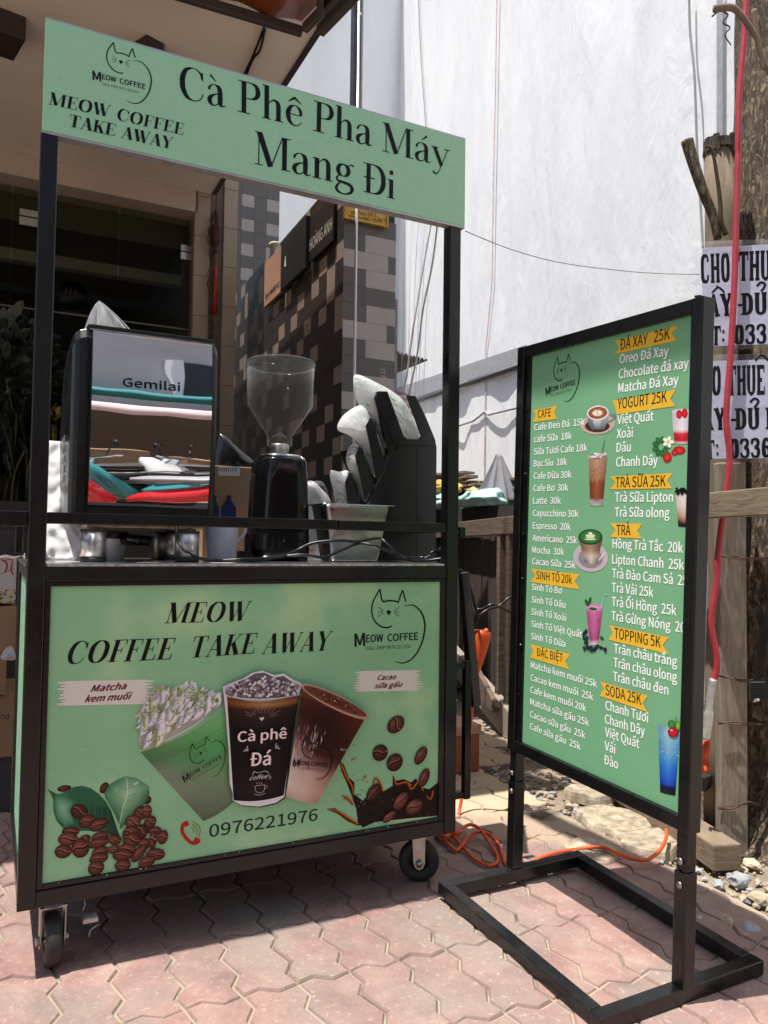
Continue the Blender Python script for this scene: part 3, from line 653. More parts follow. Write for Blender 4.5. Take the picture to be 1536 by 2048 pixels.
# black round hanging sign with a plate under it
p = PY(147, 592, BY+1.2); t = thing('round_sign', 'round black sign hanging inside the shop, with a small plate under it', 'sign', p)
mb = MB(); mb.lathe([(0, -.012), (.118, -.012), (.118, .012), (0, .012)], p, 28, axis='y'); mb.build('disc', simple('black_disc', (.012, .012, .011), .35), t)
mb = MB(); q = PY(147, 628, BY+1.2); mb.box((q.x-.08, q.y-.01, q.z-.025), (q.x+.08, q.y+.01, q.z+.02)); mb.build('plate', simple('black_plate', (.014, .013, .013), .4), t)
pr = Print(); 
for k in range(3): pr.poly([(-.07+k*.035, .01), (-.045+k*.035, .01), (-.05+k*.035, .06), (-.065+k*.035, .06)], '#6b5f45')
pr.build('motif', p-Vector((0, .013, 0)), (1, 0, 0), (0, 0, 1), (0, -1, 0), t, M['print_flat'])
# red letters on the inner wall
pr = Print(); pr.text('N A P', (0, 0), (.62, 0), .11, '#b01818', .03); p = PY(55, 715, y1-.56)
ls = thing('red_letters', 'dim red capital letters N, A and P inside the shop', 'letters', p); pr.build('lettering', p, (1, 0, 0), (0, 0, 1), (0, -1, 0), ls, M['print_flat'])
# ------------------------------------------------------------------ small-tile walls (single tiles)
def tmat(nm, c, r=.35): return simple(nm, c, r, var=.1, scale=5, world=True, bump=.03)
TM = {'g': tmat('grey_tile', (.105, .098, .095)), 'l': tmat('light_tile', (.37, .335, .315)), 'd': tmat('dark_brown_tile', (.035, .028, .025)), 'b': tmat('brown_tile', (.26, .195, .155)), 'k': simple('tile_core', (.05, .045, .04), .9)}
def tile_wall(root, A, B, z0, z1, tw_, th, colf, ztop=None, depth=.012, nout=None):
    """single tiles on the vertical face from A to B; colf(col,row)->key"""
    A, B = Vector(A), Vector(B); L = (B-A).length; d = (B-A)/L; n = Vector((d.y, -d.x)) if nout is None else Vector(nout); rz = math.atan2(d.y, d.x); rl = rootloc(root); cnt = 0
    rows = int(round((z1-z0)/th)); cols = int(math.ceil(L/tw_))
    for r in range(rows):
        for c in range(cols):
            s0 = c*tw_; s1 = min(L, s0+tw_)
            if s1-s0 < .01: continue
            zt = z0+(r+1)*th
            if ztop and zt > ztop((s0+s1)/2/L): continue
            k = colf(c, r); kk = ('tile', k, round(s1-s0, 3), round(th, 4))
            if kk not in pm: m = MB(); m.box((.0008, 0, .0008), (s1-s0-.0008, depth, th-.0008)); pm[kk] = m.mesh('tile', TM[k])
            o = bpy.data.objects.new('tile', pm[kk]); COL.objects.link(o); o.parent = root
            q = A+d*s0; q = Vector((q.x, q.y, z0+r*th)); q += Vector((n.x, n.y, 0))*(0 if False else 0); o.location = q-rl; o.rotation_euler = (0, 0, rz); cnt += 1
    return cnt
k1 = 4.07; px0 = Vector((CAMP.x+1.764, CAMP.y+4.07)); px1 = Vector((CAMP.x+2.105, CAMP.y+4.07)); pb = Vector((CAMP.x+1.858, CAMP.y+7.0)); ZT = CAMP.z+2.172
rw = random.Random(11)
pil = thing('tiled_pillar', 'grey pillar with scattered light tiles beside the side wall', 'pillar', (px0.x, px0.y, 0))
mb = MB(); mb.box((px0.x+.013, px0.y+.013, -.02), (px1.x-.005, px0.y+.30, ZT+.02)); mb.build('core', TM['k'], pil)
th = .104; hw = (px1.x-px0.x)
# rows alternate: light tile at the left / light tile at the right, dark between
seq = ['gL', 'gR', 'gg', 'gR', 'Lg', 'gR', 'gg', 'gR', 'Lg']
zr = ZT-.16-th*0; r = 0
rl = rootloc(pil)
def ptile(a, b, z, k):
    o = piece('tile', k, (px0.x+a+.0008, px0.y, z-th+.0008), (px0.x+b-.0008, px0.y+.012, z-.0008), TM[k], pil); return o
zc = PY(690, 425, px0.y).z
pat = [('g', .30, 'g', .70), ('g', .40, 'l', .60), ('l', .85, 'g', .15), ('g', .42, 'l', .58), ('g', .38, 'g', .62), ('g', .44, 'l', .56), ('l', .84, 'g', .16), ('g', .43, 'l', .57)]
zz = zc; ri = 0
while zz > .05:
    a, wa, b, wb = pat[ri % len(pat)]; ptile(0, hw*wa, zz, a); ptile(hw*wa, hw, zz, b); zz -= th; ri += 1
# side wall: dark brown with lighter tiles, top edge level, seen steeply
sw = thing('tiled_side_wall', 'dark brown tiled side wall with lighter tiles, carrying signs', 'wall', (px0.x, px0.y, 0))
def core(a, b, zt, nrm, mat, parent, off=.014):
    a, b = Vector(a), Vector(b); n = Vector(nrm)*off; mb = MB(); P = [a-n, b-n, b-n*12, a-n*12]; mb.prism([(p.x, p.y, -.02) for p in P], (0, 0, zt+.02)); return mb.build('core', mat, parent)
dW = (px0-pb).normalized(); nW = Vector((dW.y, -dW.x))
if nW.x > 0: nW = -nW
core(pb, px0+Vector((0, .013)), ZT-.002, nW, TM['k'], sw)
def cf(c, r):
    return 'b' if ((c*2+r) % 7 in (0, 3) and rw.random() < .85) or rw.random() < .05 else 'd'
# tiles laid from the back to the front corner (every one a tile); larger than seen size rule only near
Lw = (px0-pb).length; rowsW = 14; z0W = ZT-rowsW*th; A3, B3 = pb, px0
tile_wall(sw, A3, B3-dW*.0, z0W, ZT, .14, th, cf, nout=nW)
low = MB(); zz0 = z0W
for mi_, key in ((0, 'd'), (1, 'b')):
    for r in range(1, 13):
        for c in range(21):
            if (mi_ == 1) != ((c*2-r) % 7 in (0, 3)): continue
            q = pb+dW*(c*.14+.07); n3 = Vector((nW.x, nW.y, 0)); low.obox(Vector((q.x, q.y, z0W-r*th+th/2))-n3*.006, Vector((dW.x, dW.y, 0))*.1385, n3*.012, (0, 0, th-.0016), mi_)
low.build('tile', [TM['d'], TM['b']], sw, kind='stuff')
# back wall beside the column
gwl = thing('tiled_back_wall', 'grey wall chequered with light square tiles right of the beige column', 'wall', (1.8, CAMP.y+7.0, 0))
ybk = CAMP.y+7.0; bx0, bx1 = CAMP.x+.268*7.0+.1, CAMP.x+.337*7.0
mb = MB(); mb.box((bx0-.1, ybk+.013, -.02), (bx1, ybk+.25, 6)); mb.build('core', TM['k'], gwl)
zq = PY(490, 388, ybk).z; hh = .1165; xl = PY(482, 500, ybk).x; xm = PY(507, 500, ybk).x; xr = PY(532, 500, ybk).x
for r in range(-10, 14):
    zt = zq-r*hh
    for a, b, k in ((bx0-.1, xl, 'g'), (xl, xm, 'l' if r % 2 == 0 else 'g'), (xm, xr, 'g'), (xr, bx1, 'l' if r % 2 == 0 else 'g')):
        piece('tile', 'bk'+k, (a+.001, ybk, zt-hh+.001), (b-.001, ybk+.012, zt-.001), TM[k], gwl)
# rough concrete edge right of the pillar with writing on it
M['rough_con'] = simple('rough_concrete', (.27, .25, .23), .95, var=.3, scale=20, bump=.8, bscale=60)
mb = MB(); mb.box((px1.x, px0.y+.03, -.02), (px1.x+.035, px0.y+.28, PY(775, 590, px0.y).z)); o = mb.build('concrete_edge', M['rough_con'], bevel=.008, loc=(px1.x, px0.y, 0)); tag(o, 'rough concrete strip along the right edge of the tiled pillar', 'wall')
pr = Print(); f = plane_map((px0.x, px0.y-.001, 0), (1, 0, 0), (0, 0, 1), (0, -1, 0)); pr.text('ng 12', f(768, 762), f(770, 738), .028, '#c8c0b8', .0)
pr.build('stencil', (px0.x, px0.y-.0005, 0), (1, 0, 0), (0, 0, 1), (0, -1, 0), pil, M['print_flat'])
# gold house-number plate on the pillar top
M['gold'] = simple('gold_plate', (.48, .29, .07), .3, .75, .15, 12)
ys = px0.y-.03; a, b = PY(690, 330, ys), PY(776, 452, ys)
t = thing('number_plate', 'gold address plate with black number and street name on top of the pillar', 'sign', ((a.x+b.x)/2, ys, a.z-.2))
mb = MB(); zt, zbm = PY(690, 330, ys).z, PY(776, 456, ys).z; mb.box((a.x, ys, zbm), (b.x, ys+.02, zt)); mb.build('plate', M['gold'], t, .004)
mb = MB(); f = .012
for q in (((a.x, ys-.008, zbm), (a.x+f, ys-.0005, zt)), ((b.x-f, ys-.008, zbm), (b.x, ys-.0005, zt)), ((a.x+f, ys-.008, zbm), (b.x-f, ys-.0005, zbm+f)), ((a.x+f, ys-.008, zt-f), (b.x-f, ys-.0005, zt))): mb.box(*q)
mb.build('rim', M['gold'], t, .002)
pm3 = plane_map((0, ys, 0), (1, 0, 0), (0, 0, 1), (0, -1, 0)); pr = Print(); Zs = zoomed(pm3, 450, 350, 4.389)
pr.text('92', Zs(1130, 240), Zs(1390, 330), .16, '#14110c', .03)
pr.text('ĐƯỜNG SỐ 2', Zs(1110, 345), Zs(1330, 368), .02, '#14110c', .015); pr.text('TÂN PHONG - QUẬN 7', Zs(1090, 388), Zs(1405, 418), .022, '#14110c', .015)
pr.build('lettering', (0, ys, 0), (1, 0, 0), (0, 0, 1), (0, -1, 0), t, M['print_flat'])
# signs on the side wall: tan board, dark letter box, dark name board
fW = plane_map((px0.x, px0.y, 0), (dW.x, dW.y, 0), (0, 0, 1), (nW.x, nW.y, 0)); Zw = zoomed(fW, 450, 350, 4.389)
def W3(p, off): return Vector((px0.x, px0.y, 0))+Vector((dW.x, dW.y, 0))*p[0]+Vector((0, 0, 1))*p[1]+Vector((nW.x, nW.y, 0))*off
def wallboard(name, uL, uR, vtopL, vtopR, vbotL, vbotR, depth, mat, lab, cat):
    l0, l1, r0, r1 = Zw(uL, vbotL), Zw(uL, vtopL), Zw(uR, vbotR), Zw(uR, vtopR); zb_, zt_ = (l0[1]+r0[1])/2, min(ZT-.03, (l1[1]+r1[1])/2)
    t = thing(name, lab, cat, W3(((l0[0]+r0[0])/2, zb_), 0)); mb = MB()
    mb.prism([W3((l0[0], zb_), .015), W3((r0[0], zb_), .015), W3((r0[0], zt_), .015), W3((l0[0], zt_), .015)], Vector((nW.x, nW.y, 0))*depth); mb.build('board', mat, t, .003); return t, l0[0], r0[0], zb_, zt_
M['tan'] = simple('tan_laminate', (.42, .24, .15), .5, var=.1, scale=3)
t, s0, s1, zb_, zt_ = wallboard('notice_board', 380, 530, 785, 640, 1165, 1040, .02, M['tan'], 'tan notice board with small black writing on the dark tiled wall', 'sign')
pr = Print(); pr.text('■ ĐT: 0908 ■ TK.22', (s0+.05, zb_+.05), (s1-.03, zb_+.05), .035, '#1c120c', .03)
pr.build('lettering', W3((0, 0), .0355), (dW.x, dW.y, 0), (0, 0, 1), (nW.x, nW.y, 0), t, M['print_flat'])
t, s0, s1, zb_, zt_ = wallboard('letter_box', 538, 760, 590, 400, 1020, 830, .03, simple('black_box', (.008, .006, .005), .5), 'black metal letter box between the tan board and the name board', 'letter box')
mb = MB(); mb.prism([W3((s0+.1, (zb_+zt_)/2-.03), .046), W3((s0+.13, (zb_+zt_)/2-.035), .046), W3((s0+.12, (zb_+zt_)/2+.04), .046)], Vector((nW.x, nW.y, 0))*.004); mb.build('sticker', M['white_plastic'], t)
t, s0, s1, zb_, zt_ = wallboard('name_board', 778, 985, 200, 190, 770, 590, .015, simple('brown_nameboard', (.015, .009, .006), .42), 'dark glossy name board with silver letters HOÀNG ANH', 'sign')
pr = Print(); pr.text('HOÀNG ANH', (s0+.01, zb_+.07), (s1-.01, zb_+.07), .075, '#b9b2a8', .0); pr.text('TÂN AN', (s0+.05, zb_+.27), (s1-.03, zb_+.27), .05, '#5a4634', .0)
pr.build('lettering', W3((0, 0), .0305), (dW.x, dW.y, 0), (0, 0, 1), (nW.x, nW.y, 0), t, M['print_flat'])
# cream pipe stub above the side wall
p = PY(552, 490, px0.y+2.2); mb = MB(); mb.lathe([(.0, .0), (.045, 0), (.05, .28), (.06, .29), (.06, .31), (.0, .31)], (p.x, p.y, p.z-.30), 16); tag(mb.build('pipe_stub', simple('cream_pipe', (.45, .4, .25), .6), loc=(p.x, p.y, p.z-.3)), 'cream pipe stub sticking up behind the sloping tiled wall top', 'pipe')
# ------------------------------------------------------------------ orange translucent canopy with steel frame, top of the picture
def orange():
    a = NT('orange_polycarbonate'); co = a.coord(True); f = a.noise(co, 6, 5); c = a.ramp(f, [(.3, (.42, .10, .035)), (.7, (.62, .17, .06))]); out = a.t.nodes['Material Output']
    a.set(c, .25); tl = a.n('ShaderNodeBsdfTranslucent'); a.l(c, tl.inputs[0]); mx = a.n('ShaderNodeMixShader'); mx.inputs[0].default_value = .25
    a.l(a.b.outputs[0], mx.inputs[1]); a.l(tl.outputs[0], mx.inputs[2]); a.l(mx.outputs[0], out.inputs[0]); return a.m
M['orange'] = orange(); M['brown_steel'] = simple('brown_grey_steel', (.07, .058, .052), .5, .2, .2, 6)
ZC = SZ-.25
c1, c2 = PZ(320, -8, ZC), PZ(603, 76, ZC); c3 = PZ(735, -60, ZC); c3b = PZ(668, -40, ZC)
cn = thing('canopy', 'orange see-through canopy in a brown steel frame above the cart', 'canopy', c2)
d1 = (c1-c2).normalized(); d2 = Vector((c3.x-c2.x, c3.y-c2.y, 0)).normalized()
mb = MB(); mb.beam(c2+Vector((0, 0, .03)), c2+d1*4+Vector((0, 0, .03)), .03, .042); mb.build('frame_beam', M['brown_steel'], cn, .003)
e0 = c2+d2*.03; mb = MB(); mb.beam(e0+Vector((0, 0, .03)), c2+d2*.62+Vector((0, 0, .03)), .03, .042); mb.build('frame_beam', M['brown_steel'], cn, .003)
f0, f1 = PZ(640, 62, ZC+.03), PZ(757, -60, ZC+.03); dd = (f1-f0).normalized(); mb = MB(); mb.beam(f0, f0+dd*.7, .04, .045); mb.build('frame_beam', M['brown_steel'], cn, .003)
g0, g1 = PZ(640, 28, ZC+.02), PZ(640, -40, ZC+.02); mb = MB(); mb.beam(g0, g0+(g1-g0).normalized()*.35, .03, .05); mb.build('frame_beam', M['brown_steel'], cn, .003)
mb = MB(); q = [c2+d1*4, c2+d1*0, c2+d2*.62, c2+d1*4+d2*.62]
mb.grid(lambda u, v: q[0].lerp(q[1], u).lerp(q[3].lerp(q[2], u), v)+Vector((0, 0, .07+.012*sin(u*90))), 120, 2); mb.build('orange_sheet', M['orange'], cn, solid=.004)
# added arm out of frame, placed to cast shade on the menu board top
ar = thing('shade_arm', 'unseen dark steel arm added overhead to shade the menu board top', 'beam', (.86, -.1, 3.5)); mb = MB(); mb.beam((.85, .5, 3.5), (.85, -1.3, 3.5), .10, .08); mb.build('arm', M['brown_steel'], ar, .003)
# ================================================================== COFFEE CART
CW, CD = 1.2, .66
cart = thing('coffee_cart', 'black steel takeaway coffee cart with green printed panel and top sign, on castors', 'cart', (.6, .33, 0))
PT = .04
def cbox(name, a, b, mat='black', bev=.0025, parent=None):
    mb = MB(); mb.box(a, b); return mb.build(name, M[mat], parent or cart, bev)
ZB, ZPB, ZPT, ZC_, ZR, ZSB, ZST = .160, .212, .916, .965, 1.095, 2.020, 2.296
# posts (front ones carry the sign)
for x in (0, CW-PT):
    cbox('post', (x, 0, ZB), (x+PT, PT, ZSB-.001)); cbox('post', (x, CD-PT, ZB), (x+PT, CD, ZR))
# bottom ring, upper ring under the counter
for y0, y1 in ((.001, PT-.001), (CD-PT+.001, CD-.001)):
    cbox('bottom_rail', (PT+.0005, y0, ZB+.001), (CW-PT-.0005, y1, ZPB-.012)); cbox('top_rail', (PT+.0005, y0, ZPT+.012), (CW-PT-.0005, y1, ZC_-.003))
for x0, x1 in ((.001, PT-.001), (CW-PT+.001, CW-.001)):
    cbox('bottom_rail', (x0, PT+.0005, ZB+.001), (x1, CD-PT-.0005, ZPB-.012)); cbox('top_rail', (x0, PT+.0005, ZPT+.012), (x1, CD-PT-.0005, ZC_-.003))
# inner frame round the front panel
cbox('panel_frame', (PT+.001, .004, ZPB-.011), (PT+.0138, .02, ZPT+.011), bev=.0015); cbox('panel_frame', (CW-PT-.0178, .004, ZPB-.011), (CW-PT-.001, .02, ZPT+.011), bev=.0015)
cbox('panel_frame', (PT+.0142, .004, ZPB-.011), (CW-PT-.0182, .02, ZPB+.0005), bev=.0015); cbox('panel_frame', (PT+.0142, .004, ZPT), (CW-PT-.0182, .02, ZPT+.011), bev=.0015)
# weld blobs and chipped bits on the lower edge
mb = MB()
for k in range(12):
    x = random.uniform(.06, 1.13); rock(mb, (x, .0035, ZPB-.002+jit(.001)), .0012+random.random()*.0016, .8, 0, k, 1)
mb.build('weld_specks', simple('chipped_edge', (.5, .49, .46), .5), cart)
# front rail above the counter, made of two lengths
cbox('guard_rail', (PT+.001, .004, ZR-.028), (.80, .032, ZR), bev=.002); cbox('guard_rail', (.803, .004, ZR-.029), (CW-PT-.001, .032, ZR-.001), bev=.002)
cbox('guard_rail', (.004, PT+.001, ZR-.029), (.034, CD-PT-.001, ZR-.001), bev=.002); cbox('guard_rail', (CW-.034, PT+.001, ZR-.029), (CW-.004, CD-PT-.001, ZR-.001), bev=.002)
# counter with a worn bright front lip
cbox('counter', (PT+.002, .012, ZC_-.002), (CW-PT-.002, CD-.01, ZC_+.006), 'counter_steel', .001)
cbox('counter', (-.004, PT+.004, ZC_-.002), (PT, CD-PT-.004, ZC_+.0055), 'counter_steel', .001)
mb = MB(); mb.box((PT+.004, .006, ZC_-.001), (CW-PT-.004, .0115, ZC_+.005)); mb.build('counter_lip', simple('worn_metal_lip', (.6, .59, .56), .4, .6, .4, 60), cart)
mb = MB(); rr = random.Random(5)
for k in range(8):
    x = rr.uniform(.06, .5); y = rr.uniform(.02, .3); mb.box((x, y, ZC_+.0062), (x+.06, y+.04, ZC_+.0066))
mb.build('counter_film', simple('torn_pinkish_film', (.66, .5, .5), .4, var=.3), cart)
# side panels: green print in the left one
def vinyl(name, tint, glow=True):
    a = NT(name); co = a.coord(True); f = a.noise(co, 3.1, 3, .5)
    c = a.ramp(f, [(.38, lin('#8ec79b')), (.56, lin('#96cea1')), (.72, lin('#bfe0ac'))]) if glow else lin('#a3d8b3')
    g = a.noise(co, 18, 4); a.set(c, a.ramp(g, [(.3, .2), (.7, .36)])); a.b.inputs['Specular IOR Level'].default_value = .25
    n1 = a.bump(a.noise(co, 3.2, 3, .5), .2, .03); vo = a.n('ShaderNodeTexVoronoi'); vo.inputs['Scale'].default_value = 38; a.l(co, vo.inputs['Vector'])
    msk = a.ramp(a.noise(co, 4.2, 3), [(.5, 0.0), (.6, 1.0)]); h = a.math('MULTIPLY', a.ramp(vo.outputs['Distance'], [(0, 1.0), (.17, 0.0)]), msk)
    a.bump(h, .6, .005, n1); return a.m
M['vinyl'] = vinyl('green_vinyl', None); M['vinyl2'] = vinyl('green_vinyl_plain', None, False); M['vinyl3'] = simple('green_menu_vinyl', lin('#78b085'), .38, var=.05, scale=4, spec=.25, world=True)
cbox('side_panel', (.008, PT+.001, ZPB-.011), (.016, CD-PT-.001, ZPT+.011), 'vinyl2', 0)
cbox('side_panel', (CW-.016, PT+.001, ZPB-.011), (CW-.008, CD-PT-.001, ZPT+.011), 'black_plastic', 0)
cbox('base_plate', (PT+.002, PT+.002, ZB+.004), (CW-PT-.002, CD-PT-.002, ZB+.012), 'black', 0)
cbox('back_panel', (PT+.002, CD-.03, ZPB-.011), (CW-PT-.002, CD-.02, ZPT+.011), 'black_plastic', 0)
fpanel = cbox('front_panel', (PT+.0142, .010, ZPB+.0008), (CW-PT-.0182, .016, ZPT-.0004), 'vinyl', 0)
# ---- front panel artwork
FPm = plane_map((0, .010, 0), (1, 0, 0), (0, 0, 1), (0, -1, 0))
A6 = zoomed(FPm, 0, 1100, 3.0); A7 = zoomed(FPm, 450, 1100, 3.012); A9 = zoomed(FPm, 80, 1340, 3.657)
INK = '#0f1412'
def build_front(pr, name): pr.build(name, (0, .010, 0), (1, 0, 0), (0, 0, 1), (0, -1, 0), cart, M['print'])
pr = Print()
didtext(pr, 'MEOW', A6(985, 440), A6(1475, 425), .052, INK, .28, .05, 1.25)
build_front(pr, 'heading_print'); pr = Print()
didtext(pr, 'COFFEE', A6(390, 685), A6(1025, 655), .054, INK, .28, .05, 1.25)
build_front(pr, 'heading_print'); pr = Print()
didtext(pr, 'TAKE', A6(1130, 648), A7(175, 622), .054, INK, .28, .03, 1.25)
build_front(pr, 'heading_print'); pr = Print()
didtext(pr, 'AWAY', A7(215, 627), A7(620, 605), .054, INK, .28, .03, 1.25)
build_front(pr, 'heading_print'); pr = Print()
catmark(pr, affine3(A7(780, 652), A7(1162, 640), A7(792, 268)), Vector(A7(780, 652)).xy.to_2d().to_tuple() and (Vector(A7(1162, 640))-Vector(A7(780, 652))).length, INK)
build_front(pr, 'logo_print')
def brushstroke(pr, Zf, x0, x1, y0, y1, sl, seed):
    rnd = random.Random(seed); n = 9; Lp, Rp = [], []
    for k in range(n+1):
        t = k/n; j = rnd.uniform(-1, 1)*.06*(x1-x0) if k % 2 else rnd.uniform(0, .03)*(x1-x0)
        Lp.append((x0+abs(j)+(0 if 0 < k < n else .05*(x1-x0)), y0+(y1-y0)*t+sl*.1)); Rp.append((x1-abs(j)*1.1, y0+(y1-y0)*t-sl))
    pr.poly([Zf(*p) for p in Lp]+[Zf(*p) for p in Rp[::-1]], '#e6e4dc')
    for k in range(8):
        y = y0+(y1-y0)*(k+.5)/8; e_ = rnd.uniform(.0, .07)*(x1-x0); hgt = abs(Zf(0, y1)[1]-Zf(0, y0)[1])/8; pr.stroke([Zf(x0+.12*(x1-x0), y)+(hgt*1.1,), Zf(x0-e_+8, y+3)+(hgt*.6,), Zf(x0-e_, y+4)+(.0005,)], '#e6e4dc'); pr.stroke([Zf(x1-.12*(x1-x0), y-sl)+(hgt*1.1,), Zf(x1+e_-8, y-sl)+(hgt*.6,), Zf(x1+e_, y-sl)+(.0005,)], '#e6e4dc')
pr = Print()
for n_, (Zf, t, p, q, h) in enumerate( ((A6, 'Matcha', (543, 850), (760, 832), .0155), (A6, 'kem muối', (508, 912), (792, 892), .0155), (A7, 'Cacao', (917, 783), (1030, 776), .0135), (A7, 'sữa gấu', (897, 832), (1068, 822), .0135))):
    if n_ == 0: brushstroke(pr, A6, 375, 890, 785, 932, 8, 1)
    if n_ == 2: build_front(pr, 'drink_name_print'); pr = Print(); brushstroke(pr, A7, 800, 1165, 728, 852, 5, 2)
    a_, b_ = Zf(*p), Zf(*q); o = .0011
    pr.text(t, (a_[0]+o, a_[1]-o), (b_[0]+o, b_[1]-o), h, '#b04468', .012, .45); pr.text(t, a_, b_, h, '#2a1226', .012, .45)
build_front(pr, 'drink_name_print')
pr = Print(); pr.text('0976221976', A7(-95, 1730), A7(556, 1628), .0315, '#262f29', .02)
# telephone and sound arcs
pr.stroke([A9(x, y)+(w,) for x, y, w in ((1075, 1110, .008), (1045, 1135, .010), (1040, 1180, .0085), (1062, 1220, .0085), (1100, 1258, .0085), (1140, 1265, .010), (1170, 1245, .008))], '#b02824', n=5)
pr.stroke([A9(1062, 1112)+(.011,), A9(1078, 1140)+(.012,)], '#b02824', smooth=False); pr.stroke([A9(1128, 1238)+(.012,), A9(1165, 1252)+(.012,)], '#b02824', smooth=False)
for r_ in (30, 52, 74):
    pr.stroke([A9(1098+r_*cos(a), 1180-r_*sin(a))+(.0022,) for a in (R(75), R(40), R(5), R(-30))], '#8d7b34')
build_front(pr, 'phone_number_print')
# coffee beans and leaves, lower left
def bean(pr, Zf, x, y, rx, ry, rot, crease=True, dark=0):
    c = Zf(x, y); e = Zf(x+10, y); k = abs(e[0]-c[0])/10; rx, ry = rx*k, ry*k; rot = -rot
    pal = (('#8a5346', '#3c1812'), ('#6d3f34', '#2a100c'), ('#9a6354', '#4a2018'))[dark]
    pr.ell(c[0], c[1], rx*1.03, ry*1.05, pal[1], None, rot, 20)
    pr.ell(c[0], c[1], rx, ry, pal[0], pal[1], rot, 20, (-.25*rx*cos(rot)-.1*ry, .35*ry))
    if crease:
        P = [(-.92, .05), (-.45, .16), (0, -.02), (.45, -.16), (.92, -.02)]
        f = lambda a, b: (c[0]+a*rx*cos(rot)-b*ry*sin(rot), c[1]+a*rx*sin(rot)+b*ry*cos(rot))
        pr.stroke([f(a, b)+(ry*(.18 if abs(a) < .8 else .05),) for a, b in P], '#1d0a07'); pr.stroke([f(a, b+.16)+(ry*.07,) for a, b in P], '#b07c68')
pr = Print()
for a in ((178, 866, 50, 24, 0), (470, 862, 42, 30, -20), (782, 950, 32, 30, -50)): bean(pr, A9, *a, False, 1)
L1 = [(52, 870), (100, 905), (150, 905), (200, 880), (250, 855), (310, 848), (370, 865), (430, 905), (480, 960), (520, 1030), (545, 1100), (570, 1180), (595, 1240), (560, 1230), (500, 1200), (420, 1180), (330, 1175), (250, 1180), (170, 1160), (120, 1100), (98, 1030), (98, 950), (80, 910)]
pr.grad([A9(*p) for p in L1], A9(300, 1010), '#2c5f45', ['#4d8a69']*3+['#2e6b4a']*6+['#1a4430']*5+['#2b6847']*9)
pr.grad([A9(*p) for p in ((110, 915), (180, 920), (245, 960), (225, 1040), (250, 1120), (190, 1150), (125, 1090), (104, 1010))], A9(165, 1010), '#8cc5a8', '#3f7d5c')
for k in range(6):
    x = 250+k*48; pr.stroke([A9(x, 880+k*18)+(.0006,), A9(x+10, 1000+k*12)+(.0013,), A9(x-5, 1150+k*6)+(.0006,)], '#3d7657')
L2 = [(630, 778), (700, 790), (755, 825), (795, 850), (800, 905), (775, 960), (740, 1010), (700, 1050), (650, 1090), (605, 1150), (585, 1165), (575, 1120), (550, 1060), (510, 990), (475, 930), (470, 905), (505, 840), (570, 800)]
pr.grad([A9(*p) for p in L2], A9(640, 900), '#a9d6ac', ['#5b9a72']*4+['#2e6d4b']*5+['#2a6a4a']*4+['#3d8560']*5)
pr.stroke([A9(632, 790)+(.0012,), A9(640, 900)+(.0016,), A9(605, 1010)+(.0018,), A9(578, 1150)+(.001,)], '#d8efcf')
for a, b in (((640, 870), (720, 830)), ((638, 930), (750, 890)), ((625, 970), (730, 950)), ((635, 880), (560, 850)), ((620, 960), (520, 900)), ((605, 1020), (545, 1000)), ((600, 1040), (690, 1020))):
    pr.stroke([A9(*a)+(.0011,), A9((a[0]+b[0])/2, (a[1]+b[1])/2-6)+(.0009,), A9(*b)+(.0003,)], '#4d9468')
for p in ((700, 830, 40, 18, '#cfe9c8'), (560, 880, 26, 30, '#8fc79d'), (700, 920, 30, 24, '#7fbf92')):
    c = A9(p[0], p[1]); pr.ell(c[0], c[1], p[2]*.00026, p[3]*.00026, p[4], '#6fb184', .4)
rnd = random.Random(4)
BE = [(288, 1035, 66, 52, 35, 1), (345, 1105, 60, 48, -10), (430, 1130, 66, 46, -18), (225, 1180, 62, 34, 10), (205, 1235, 70, 50, 12), (320, 1245, 36, 50, 60), (440, 1215, 62, 34, -8), (425, 1265, 75, 36, -5), (295, 1300, 60, 74, -20), (170, 1325, 60, 50, 15), (545, 1240, 52, 36, 20), (440, 1330, 60, 40, -12), (540, 1310, 48, 30, 0), (430, 1375, 66, 40, -5), (410, 1445, 56, 54, 5), (735, 1045, 50, 48, 30), (780, 1030, 36, 44, -10), (680, 1110, 56, 52, 30), (740, 1180, 50, 50, 40, 1), (805, 1110, 42, 46, 20), (840, 1175, 46, 30, 5), (665, 1195, 60, 60, 25), (670, 1240, 62, 54, 20), (825, 1240, 28, 66, 5), (897, 1220, 36, 50, 10), (760, 1270, 40, 44, -20), (635, 1305, 64, 34, 12), (605, 1350, 72, 42, 8), (725, 1335, 72, 36, -50), (845, 1345, 66, 42, 12), (605, 1425, 56, 42, 4), (780, 1400, 60, 42, -18)]
for q in BE: bean(pr, A9, q[0], q[1], q[2]*1.03, q[3], R(q[4]), True, q[5] if len(q) > 5 else rnd.choice((0, 0, 2)))
build_front(pr, 'beans_and_leaves_print')
